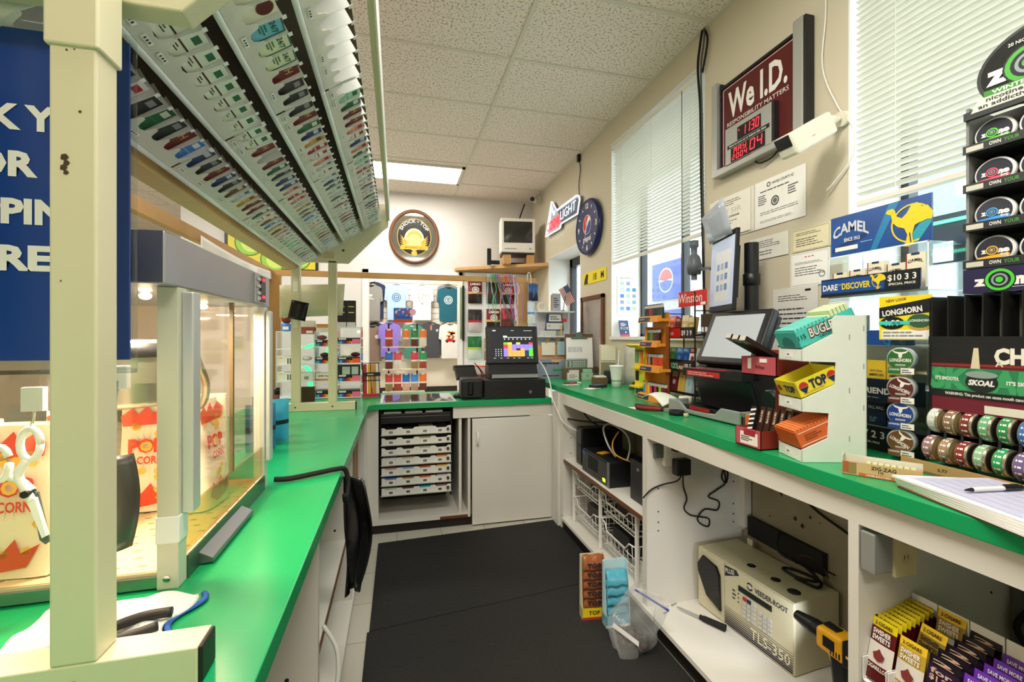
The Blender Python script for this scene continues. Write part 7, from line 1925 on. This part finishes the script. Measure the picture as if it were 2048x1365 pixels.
# ------------------------------------------------------------------ wire baskets
def basket(label, y0, y1, z, h, x0=1.185, x1=1.58):
    t = thing('wire_basket', label, 'basket', (x0, (y0 + y1) / 2, z), EAST, 'white wire baskets in the cabinet')
    w_ = (y1 - y0) / 2; d_ = x1 - x0
    m = MB(); r0 = .003
    fr = [(-w_, .0, h), (-w_ * .72, -.004, h * .97), (-w_ * .55, -.008, h * .72), (w_ * .55, -.008, h * .72), (w_ * .72, -.004, h * .97), (w_, 0, h)]
    m.tube(fr, .004, M_WIRE, 6).tube([(w_, 0, h), (w_, d_, h), (-w_, d_, h), (-w_, 0, h)], .004, M_WIRE, 6)
    m.tube([(-w_ * .92, .01, .004), (w_ * .92, .01, .004), (w_ * .92, d_, .004), (-w_ * .92, d_, .004), (-w_ * .92, .01, .004)], r0, M_WIRE, 6)
    m.build('rim', t)
    m = MB()
    for i in range(8):
        x = -w_ * .88 + i * w_ * 1.76 / 7
        top = h if abs(x) > w_ * .72 else h * .72
        m.tube([(x, -.004, top), (x * .96, .008, .004), (x * .96, d_, .004), (x, d_, h)], .0022, M_WIRE, 5)
    for i in range(8):
        y = .03 + i * (d_ - .05) / 7
        m.tube([(-w_, y, h), (-w_ * .92, y, .004), (w_ * .92, y, .004), (w_, y, h)], .0022, M_WIRE, 5)
    for k in (.3, .6):
        m.tube([(-w_ * .97, d_, h * k), (-w_ * .97, .0, h * k), (w_ * .97, .0, h * k), (w_ * .97, d_, h * k)], .0022, M_WIRE, 5)
    m.build('wires', t)
    return t
basket('upper far white wire basket under the battery backup', 2.53, 2.89, .345, .11)
basket('upper near white wire basket under the near black tower', 2.085, 2.474, .335, .12)
basket('lower far white wire basket at the back of the cabinet bay', 2.53, 2.89, .15, .13)
basket('lower near white wire basket beside the white partition', 2.085, 2.474, .145, .15)
t = thing('basket_frame', 'white steel upright frame carrying the wire baskets', 'frame', (1.185, 2.49, .106), EAST)
for (x, y) in ((-.415, .01), (.0, .01), (.425, .01), (-.415, .38), (.0, .38), (.425, .38)):
    MB().box((x - .008, y - .02, 0), (x + .008, y, .36), M_WIRE).build('upright', t, bevel=.004)
for (x0, y0, z0, d3, c_, lab) in ((1.26, 2.60, .357, (.2, .2, .07), '1f2420', 'dark box in the upper far wire basket'), (1.25, 2.15, .347, (.22, .26, .09), '16181a', 'black case in the upper near wire basket'), (1.25, 2.60, .162, (.25, .22, .10), '3a3836', 'grey case in the lower far wire basket'), (1.24, 2.24, .157, (.12, .2, .11), '151618', 'black box in the lower near wire basket'), (1.38, 2.14, .157, (.17, .25, .06), 'b4b2ac', 'pale grey papers in the lower near wire basket')):
    MB().box((x0, y0, z0), (x0 + d3[0], y0 + d3[1], z0 + d3[2]), K(c_, .5)).build('stored_box', label=lab, cat='box', group='boxes in the wire baskets', bevel=.004)
MB().box((1.40, 2.20, .218), (1.45, 2.3, .226), K('b82a2a')).build('red_packet', label='small red packet on the pale grey papers in the wire basket', cat='packet')
carton('bracket_card', 'white cut card leaning beside the black and gold box on the cabinet floor', 'card', 1.22, 2.06, .107, .10, .01, .11, 'dcdad2', EAST)
carton('bottle_box', 'black and gold box on the cabinet floor against the white partition', 'box', 1.24, 1.985, .107, .06, .06, .13, '1c1812', EAST, marks=lambda m, w_, d_, h: (m.box((-w_ / 2, -.001, 0), (-w_ / 2 + .012, 0, h * .7), K('b89440')), m.box((-w_ / 2, -.001, h * .72), (w_ / 2, 0, h), K('4a4a44'))))
MB().box((-.07, -.05, 0), (.07, .05, .012), K('efede6')).box((-.07, -.05, .012), (.07, .0, .018), K('e4e2da')).build('white_tray', label='white folded card tray on the cabinet floor edge behind the blue carton', cat='tray', loc=(1.21, 2.02, .1065 + .0), rot=.3) if False else None

# ------------------------------------------------------------------ cartons and bag on the floor
def pouch_box(label, x, y, rz, c_, ins, n, words):
    t = thing('pouch_carton', label, 'carton', (x, y, .0115), rz)
    H = .30
    m = MB().box((-.06, 0, 0), (.06, .05, .055), K(c_[0], .5)).box((-.06, .045, 0), (.06, .05, H), K(c_[2], .5)).prism([(0, 0), (.05, 0), (.05, H), (.03, H), (0, .055)], -.06, -.057, K(c_[2], .5), 'x').prism([(0, 0), (.05, 0), (.05, H), (.03, H), (0, .055)], .057, .06, K(c_[2], .5), 'x')
    m.box((-.06, -.001, 0), (.06, 0, .012), K(c_[1], .5)).text(words, (0, -.0015, .025), .018, K(c_[3]), w=.055)
    m.build('carton', t)
    for i in range(n):
        z = .052 + i * .045
        o = MB().sheet(lambda u, v: (-.052 + .104 * u, .004 + .026 * v - .01 * math.sin(v * PI), z + .07 * v + .003 * math.sin(u * 11)), 8, 5, mat('pouch_' + ins, ins, .2, bump=.3, scale=60)).text(words, (0, -.006, z + .02), .02, K(c_[3]), w=.07, u=(0, .15, 1)).build('pouch', t, solid=.004)
    return t
pouch_box('yellow and cream carton of tobacco pouches standing on the floor mat', .925, 2.01, -.12, ('e8cc20', 'b83a30', 'd8cfae', '1c1c30'), '9a5a34', 5, 'TOP')
pouch_box('light blue carton of tobacco pouches standing on the floor mat', 1.01, 1.93, -.05, ('4ab4d8', 'e8e8e4', 'b8dce4', '1a3a4a'), '5ab0c8', 4, '')
t = thing('zip_bag', 'clear zip bag with a blue seal slumped on the mat against the cabinet', 'bag', (.995, 1.79, .0115), -.84)
zb = mat('zip_plastic', 'd4d6d4', .12, alpha=.22, bump=.5, scale=22)
def zbag(u, v):
    a = 2 * PI * u
    rx = .115 * (math.sin(min(1, v * 1.15 + .25) * PI * .62) ** .8) * (1 - .45 * v * v); ry = .075 * (1 - v) ** .6 + .004
    w_ = .012 * math.sin(5 * a + 9 * v)
    return (rx * math.cos(a) * (1 + .1 * math.sin(3 * a)) + .10 * v * v + w_, ry * math.sin(a) + w_, .27 * v - .03 * v * v * math.cos(a))
MB().sheet(zbag, 36, 16, zb).build('film', t)
MB().tube([(.02, 0, .262), (.07, 0, .247), (.13, .004, .226), (.165, .004, .216)], .0045, K('1f3fa8', .3), 8, sub=4).build('blue_seal', t)
m = MB().quad((-.05, -.071, .13), (.06, -.066, .085), (.06, -.069, .065), (-.055, -.073, .11), K('e8e8ea', .3)).text('Hefty', (-.02, -.074, .145), .022, K('f0f0f0'), r=(1, .03, -.35), u=(.35, 0, 1), bold=.0).build('print_strip', t)
cn_ = mat('bag_contents', '4f3c32', .8, var=.4, scale=30)
m = MB()
for i in range(46):
    m.ball((R.uniform(-.06, .07), R.uniform(-.035, .035), .008 + R.uniform(0, .07)), R.uniform(.008, .016), cn_, 7, 5)
m.build('contents', label='reddish brown scraps lying inside the clear zip bag', cat='scraps', kind='stuff', loc=(.995, 1.79, .0135), rot=-.84)

# ------------------------------------------------------------------ outlet, adapters, cords in the middle bay
t = thing('power_outlet', 'white outlet strip with two black adapters on the partition of the middle bay', 'outlet', (1.27, 1.893, .79))
MB().box((-.055, -.03, -.02), (.05, 0, .085), cream).build('outlet_box', t, bevel=.004)
MB().box((-.10, -.02, .02), (-.055, 0, .085), K('5a6460', .5)).build('grey_box', t, bevel=.002)
MB().box((-.02, -.075, -.055), (.055, -.03, .02), M_BLACK).box((-.025, -.07, .055), (.06, -.03, .085), M_BLACK).build('adapter', t, bevel=.006)
cz = MB().tube([(1.29, 1.84, .735), (1.275, 1.86, .70), (1.22, 1.888, .68), (1.16, 1.89, .66), (1.115, 1.888, .625)], .0035, M_MATTE, 6, sub=5)
cz.tube([(1.295, 1.84, .735), (1.33, 1.885, .66), (1.35, 1.888, .60), (1.335, 1.888, .555), (1.37, 1.888, .52), (1.43, 1.888, .505), (1.475, 1.888, .49), (1.47, 1.888, .455), (1.43, 1.888, .47), (1.41, 1.888, .50), (1.45, 1.888, .54), (1.52, 1.888, .53), (1.53, 1.888, .57), (1.47, 1.888, .60), (1.52, 1.888, .63), (1.565, 1.885, .66), (1.56, 1.885, .72), (1.55, 1.885, .80), (1.56, 1.88, .89)], .0035, M_MATTE, 6, sub=5)
cz.tube([(1.55, 1.886, .73), (1.58, 1.886, .71), (1.57, 1.886, .66), (1.545, 1.886, .69), (1.56, 1.886, .74)], .004, M_MATTE, 6, sub=4)
tag(cz.build('adapter_cord'), 'thin black cords dangling down the white partition of the middle bay', 'cord')
MB().tube([(1.688, 1.70, .86), (1.686, 1.62, .76), (1.685, 1.52, .67), (1.685, 1.38, .625), (1.685, 1.2, .58)], .005, M_MATTE, 6, sub=4).build('wall_cable', label='black cord slanting across the grubby back board of the middle bay', cat='cord')
t = thing('wall_outlet', 'ivory twin wall outlet on a metal box under the counter fascia', 'outlet', (1.195, .889, .79))
MB().box((-.055, -.035, .0), (.02, 0, .10), K('8a8c88', .35)).build('metal_box', t, bevel=.003)
m = MB().box((.005, -.042, -.01), (.075, -.034, .115), K('d6c898', .4)); m.box((.0, -.034, .0), (.07, 0, .10), K('c8ba8a', .5))
for z in (.035, .08):
    m.disc((.04, -.0426, z), (.016, .014), K('cbbd8c', .4), n=16).box((.033, -.0432, z - .002), (.035, -.0426, z + .008), M_BLACK).box((.044, -.0432, z - .002), (.046, -.0426, z + .008), M_BLACK)
m.build('cover_plate', t, bevel=.002)

# ------------------------------------------------------------------ tank gauge box
t = thing('tank_gauge', 'cream tank gauge box with a keypad and striped lower edge', 'control box', (1.418, 1.615, .107), EAST + .085)
CRM = mat('gauge_cream', 'cfc9aa', .45, var=.05)
HB, WB, DB = .275, .50, .235
MB().box((-WB / 2, 0, 0), (WB / 2, DB, HB), CRM).build('enclosure', t, bevel=.004)
NB = K('1c2138', .4)
m = MB().box((-WB / 2 + .004, -.004, .004), (-.088, 0, HB - .004), CRM); d1 = m.build('printer_door', t, bevel=.002)
m = MB().prism([(-.242, .20), (-.21, .25), (-.125, .235), (-.105, .20), (-.100, .045), (-.185, .075), (-.238, .165)], -.016, -.004, mat('smoked_window', '151518', .15), 'y'); m.build('printer_window', d1, bevel=.004)
m = MB().box((-.083, -.004, .004), (WB / 2 - .004, 0, HB - .004), CRM)
for k in range(9):
    z = .008 + k * .0095
    h_ = .0072 - k * .0008
    m.box((-.082, -.0048, z), (WB / 2 - .005, -.004, z + h_), NB)
m.text('TLS-350', (.145, -.0056, .03), .04, K('e4dfc4'), w=.18, bold=.01).text('VEEDER-ROOT', (.15, -.0052, .223), .02, NB, w=.15, bold=.02).disc((.05, -.005, .234), .016, NB, hole=.62, n=20, a0=.4, a1=2.7).disc((.05, -.005, .234), .016, NB, hole=.62, n=20, a0=3.4, a1=6.0)
m.prism([(-.082, .262), (-.082, .215), (-.005, .252), (-.02, .268)], -.0052, -.004, NB, 'y').text('PLUS!', (-.053, -.0058, .238), .02, K('e8e4d0'), r=(1, 0, .2), u=(-.1, 0, 1), w=.05)
m.lines((-.04, -.005, .185), .022, .05, 3, M_PRINT)
for i in range(3): m.disc((-.008, -.0052, .175 - i * .018), .004, K('4a4a50'), n=10)
d2 = m.build('control_door', t, bevel=.002)
MB().box((-.007, -.007, .190), (.155, -.004, .212), mat('lcd_dark', '20241f', .15)).build('display', d2)
for c0 in range(2):
    for i in range(3):
        for j in range(5):
            x = .018 + c0 * .077 + i * .022; z = .164 - j * .018
            cc = 'b01c28' if (c0 == 0 and j == 0 and i == 0) else ('1c2350' if (c0 == 0 and j == 0 and i == 1) else 'c8c8c4')
            if c0 == 1 and j == 0: continue
            MB().box((x, -.009, z), (x + .016, -.004, z + .013), K(cc, .4)).build('key', d2)
for (x, y, r0) in ((-.02, .08, .018), (.10, .08, .019), (.19, .07, .024)):
    MB().lathe([(0, HB + .0008), (r0, HB + .0008), (r0, HB)], M_MATTE, (x, y, 0), 24).build('knockout', t)
MB().disc((.04, .085, HB + .0006), .022, K('bdb798', .45), (1, 0, 0), (0, 1, 0), n=24, hole=.9).build('knockout', t)
for x in (-.17, .17):
    MB().box((x - .015, DB - .004, HB), (x + .015, DB, HB + .03), CRM).build('mounting_tab', t, bevel=.003)
tag(MB().tube([(1.58, 1.50, .392), (1.60, 1.42, .392), (1.64, 1.44, .40), (1.63, 1.54, .395), (1.58, 1.56, .40), (1.57, 1.48, .405), (1.62, 1.43, .41), (1.65, 1.52, .42), (1.60, 1.60, .45), (1.66, 1.66, .50)], .006, M_MATTE, 7, sub=6).build('coiled_cord'), 'coiled black cord lying on top of the cream gauge box', 'cord')
tag(MB().tube([(1.67, 1.60, .42), (1.665, 1.52, .46), (1.67, 1.46, .45), (1.66, 1.42, .42)], .003, K('3a2a1c'), 6, sub=4).tube([(1.67, 1.58, .40), (1.66, 1.50, .44), (1.67, 1.40, .44)], .003, M_MATTE, 6, sub=4).build('loose_wires'), 'loose dark wires behind the cream gauge box', 'wire')
MB().box((1.665, 1.45, .41), (1.69, 1.85, .50), K('141212', .6)).build('dark_rail', label='black metal trough on the back board behind the cream gauge box', cat='trough')
t = thing('screwdriver', 'black handled screwdriver lying on the cabinet floor before the gauge box', 'screwdriver', (1.345, 1.70, .122), 2.1)
MB().bar((-.055, 0, 0), (.04, 0, 0), .0145, M_MATTE, .0125, n=10).bar((.04, 0, 0), (.055, 0, 0), .009, M_MATTE, .011).build('handle', t)
MB().bar((.055, 0, 0), (.15, 0, 0), .0042, M_STEEL).bar((.15, 0, 0), (.163, 0, 0), .0042, M_STEEL, .0012).build('shaft', t)
for (x, y, lab) in ((1.19, 1.83, 'small metal screw on the cabinet floor near the zip bag'), (1.26, 1.875, 'small metal screw on the cabinet floor against the partition')):
    MB().bar((0, 0, .004), (.03, .01, .004), .002, M_STEEL, n=6).bar((-.003, -.001, .004), (0, 0, .004), .004, M_STEEL, n=8).build('screw', label=lab, cat='screw', group='screws on the cabinet floor', loc=(x, y, .1055))
t = thing('cordless_drill', 'yellow and black cordless drill standing on the cabinet floor', 'drill', (1.345, 1.135, .107), PI / 2)
t.scale = (1.15, 1.15, 1.15)
YD = K('e8a81c', .45)
MB().bar((.02, 0, .268), (.055, 0, .268), .024, M_BLACK).bar((.055, 0, .268), (.115, 0, .268), .024, M_BLACK, .014, n=20).bar((.115, 0, .268), (.122, 0, .268), .014, M_BLACK, .006).build('chuck', t)
m = MB().prism([(.03, .238), (.03, .298), (-.05, .303), (-.055, .235)], -.031, .031, YD, 'y'); m.build('motor_housing', t, bevel=.012, seg=3)
m = MB().prism([(-.05, .234), (-.05, .302), (-.095, .292), (-.10, .245)], -.03, .03, M_BLACK, 'y').box((-.03, -.0325, .255), (.005, .0325, .285), M_BLACK).box((-.02, -.012, .299), (.02, .012, .306), M_BLACK).box((-.085, -.031, .262), (-.06, .031, .270), YD)
for k in range(4): m.box((-.045 + k * .008, -.0325, .245), (-.041 + k * .008, .0325, .262), M_BLACK)
m.build('rear_cap', t, bevel=.005)
MB().prism([(.0, .24), (-.05, .24), (-.07, .06), (-.02, .06)], -.019, .019, M_BLACK, 'y').build('grip', t, bevel=.01, seg=3)
MB().prism([(.012, .238), (-.004, .238), (-.012, .20), (.0, .205)], -.01, .01, YD, 'y').build('trigger', t, bevel=.003)
MB().box((-.095, -.037, 0), (.045, .037, .035), M_BLACK).box((-.09, -.036, .035), (.035, .036, .06), YD).build('battery', t, bevel=.008)
MB().bar((.03, 0, .238), (.036, 0, .236), .007, glow('f0f4ff', 12.0), n=12).build('work_light', t)
ld = bpy.data.lights.new('work_light_beam', 'SPOT'); ld.energy = 2.6; ld.spot_size = 1.5; ld.spot_blend = .5; ld.color = (.86, .9, 1); ld.shadow_soft_size = .01
l = bpy.data.objects.new('work_light_beam', ld); C.objects.link(l); l.parent = t; l.location = (.045, 0, .235); l.rotation_euler = (0, -PI / 2 + .15, .0)

# ------------------------------------------------------------------ near bay: shelf of cigarillo pouches
SC = .505
MB().box((1.15, -.25, SC - .02), (1.69, .883, SC), M_WHITE).build('bay_shelf', label='white shelf board in the near cabinet bay holding cigarillo boxes', cat='shelf')
def cig_pouch(label, x, y, z, body, strip, word, ink, low=None, tilt=-.22, rz=0.0, w_=.058, h=.15):
    m = MB()
    for (v0, v1, c_) in ((0, .28, low or body), (.28, .62, K('d8d2cc', .3) if low else body), (.62, .86, body), (.86, 1.0, strip)):
        cc = c_ if not isinstance(c_, str) else K(c_, .3)
        m.sheet(lambda u, v, v0=v0, v1=v1: ((u - .5) * w_, -.005 * math.sin(PI * u) * math.sin(PI * (v0 + (v1 - v0) * v)), (v0 + (v1 - v0) * v) * h), 5, 3, cc)
    m.quad((w_ / 2, .001, 0), (-w_ / 2, .001, 0), (-w_ / 2, .001, h), (w_ / 2, .001, h), K(body, .35))
    if word:
        for k, s_ in enumerate(word[:2]):
            m.text(s_, (0, -.0062, h * (.76 - .1 * k)), h * .075, wt if low else K(ink), w=w_ * .72, bold=.03)
        m.text(word[2], (0, -.0045, h * .90), h * .055, K(ink), w=w_ * .7, bold=.03)
        if low:
            m.poly([(-.014, 0), (-.006, .006), (0, .014), (.006, .006), (.014, 0), (.01, -.012), (0, -.017), (-.01, -.012)], K('7a2a2a'), (0, -.0066, h * .45)).text('CIGARILLOS', (0, -.0062, h * .2), h * .06, wt, w=w_ * .8)
    m.build('cigarillo_pouch', label=label, cat='cigarillo pouch', group='cigarillo pouches in the near bay', loc=(x, y, z), rot=(tilt, 0, EAST + rz))
def pbox(label, y0, y1, x0=1.15, x1=1.32, h=.10):
    m = MB().box((x0, y0, SC), (x1, y1, SC + .003), M_PAPER).box((x0, y0, SC), (x1, y0 + .002, SC + h * .6), M_PAPER).box((x0, y1 - .002, SC), (x1, y1, SC + h * .6), M_PAPER).box((x1 - .002, y0, SC), (x1, y1, SC + h * 2.0), M_PAPER)
    m.build('pouch_tray', label=label, cat='tray', group='white trays of pouches')
rows_c = [(.833, .8905), (.768, .830), (.703, .765), (.638, .700), (.573, .635)]
for i, (a_, b_) in enumerate(rows_c):
    pbox('white card tray of cigarillo pouches, %s from the white partition' % ORD[i], a_, b_)
for i in range(10):
    cig_pouch('maroon pouch with yellow top strip, %s from the front of the tray by the partition' % ORD[i], 1.158 + i * .0148, .863, SC + .012 + i * .0035, '5a1618', 'd8c21c', ('SWISHER', 'SWEETS', '2 CIGARS'), '2a1a10', low='5a1618' if i == 0 else None)
cig_pouch('gold pouch with yellow top strip at the front of the second tray', 1.164, .802, SC + .010, 'b89a3a', 'e8c02a', ('SWISHER', 'SWEETS', '2 CIGARS'), '2a1a10', low='a88a3a', h=.14)
cig_pouch('gold pouch tipped sideways in the middle of the second tray', 1.20, .800, SC + .03, '8a7428', 'e8c02a', ('SWISHER', 'SWEETS', '2 CIGARS'), '2a1a10', rz=-.1, tilt=-.35)
cig_pouch('gold pouch standing at the back of the second tray', 1.285, .800, SC + .05, 'a88a34', 'e8c02a', ('SWISHER', 'SWEETS', '2 CIGARS'), '2a1a10', low='a88a3a')
for i in range(6):
    cig_pouch('black and purple pouch, %s from the front of the third tray' % ORD[i], 1.155 + i * .026, .735, SC + .004 + i * .006, '2a1838', '150e18', ('for', '$1.29', '2'), 'c8a890')
for k, (yy, nm) in enumerate(((.67, 'fourth'), (.604, 'fifth'))):
    for i in range(5):
        cig_pouch('bright purple pouch, %s from the front of the %s tray' % (ORD[i], nm), 1.155 + i * .03, yy, SC + .004 + i * .005, '30184a', '6a34b0', ('', '2 for', 'SAVE MORE'), 'e8e0f0')
m = MB().box((1.672, .60, .40), (1.694, 1.0 - .13, .86), K('6a706c', .4))
m.build('grey_panel_box', label='grey metal box with red label strips at the back of the near bay', cat='metal box')
for i in range(4):
    MB().box((1.6705, .64, .80 - i * .045), (1.672, .80 - i * .01, .815 - i * .045), K('a83228')).build('red_strip', label='red label strip, %s from the top of the grey metal box' % ORD[i], cat='label', group='red strips on the grey box')
tag(MB().tube([(1.66, .84, .85), (1.65, .86, .75), (1.66, .83, .66), (1.65, .855, .58), (1.66, .82, .51)], .008, M_MATTE, 7, sub=5).build('bay_cable'), 'black cable hanging beside the grey metal box', 'cable')
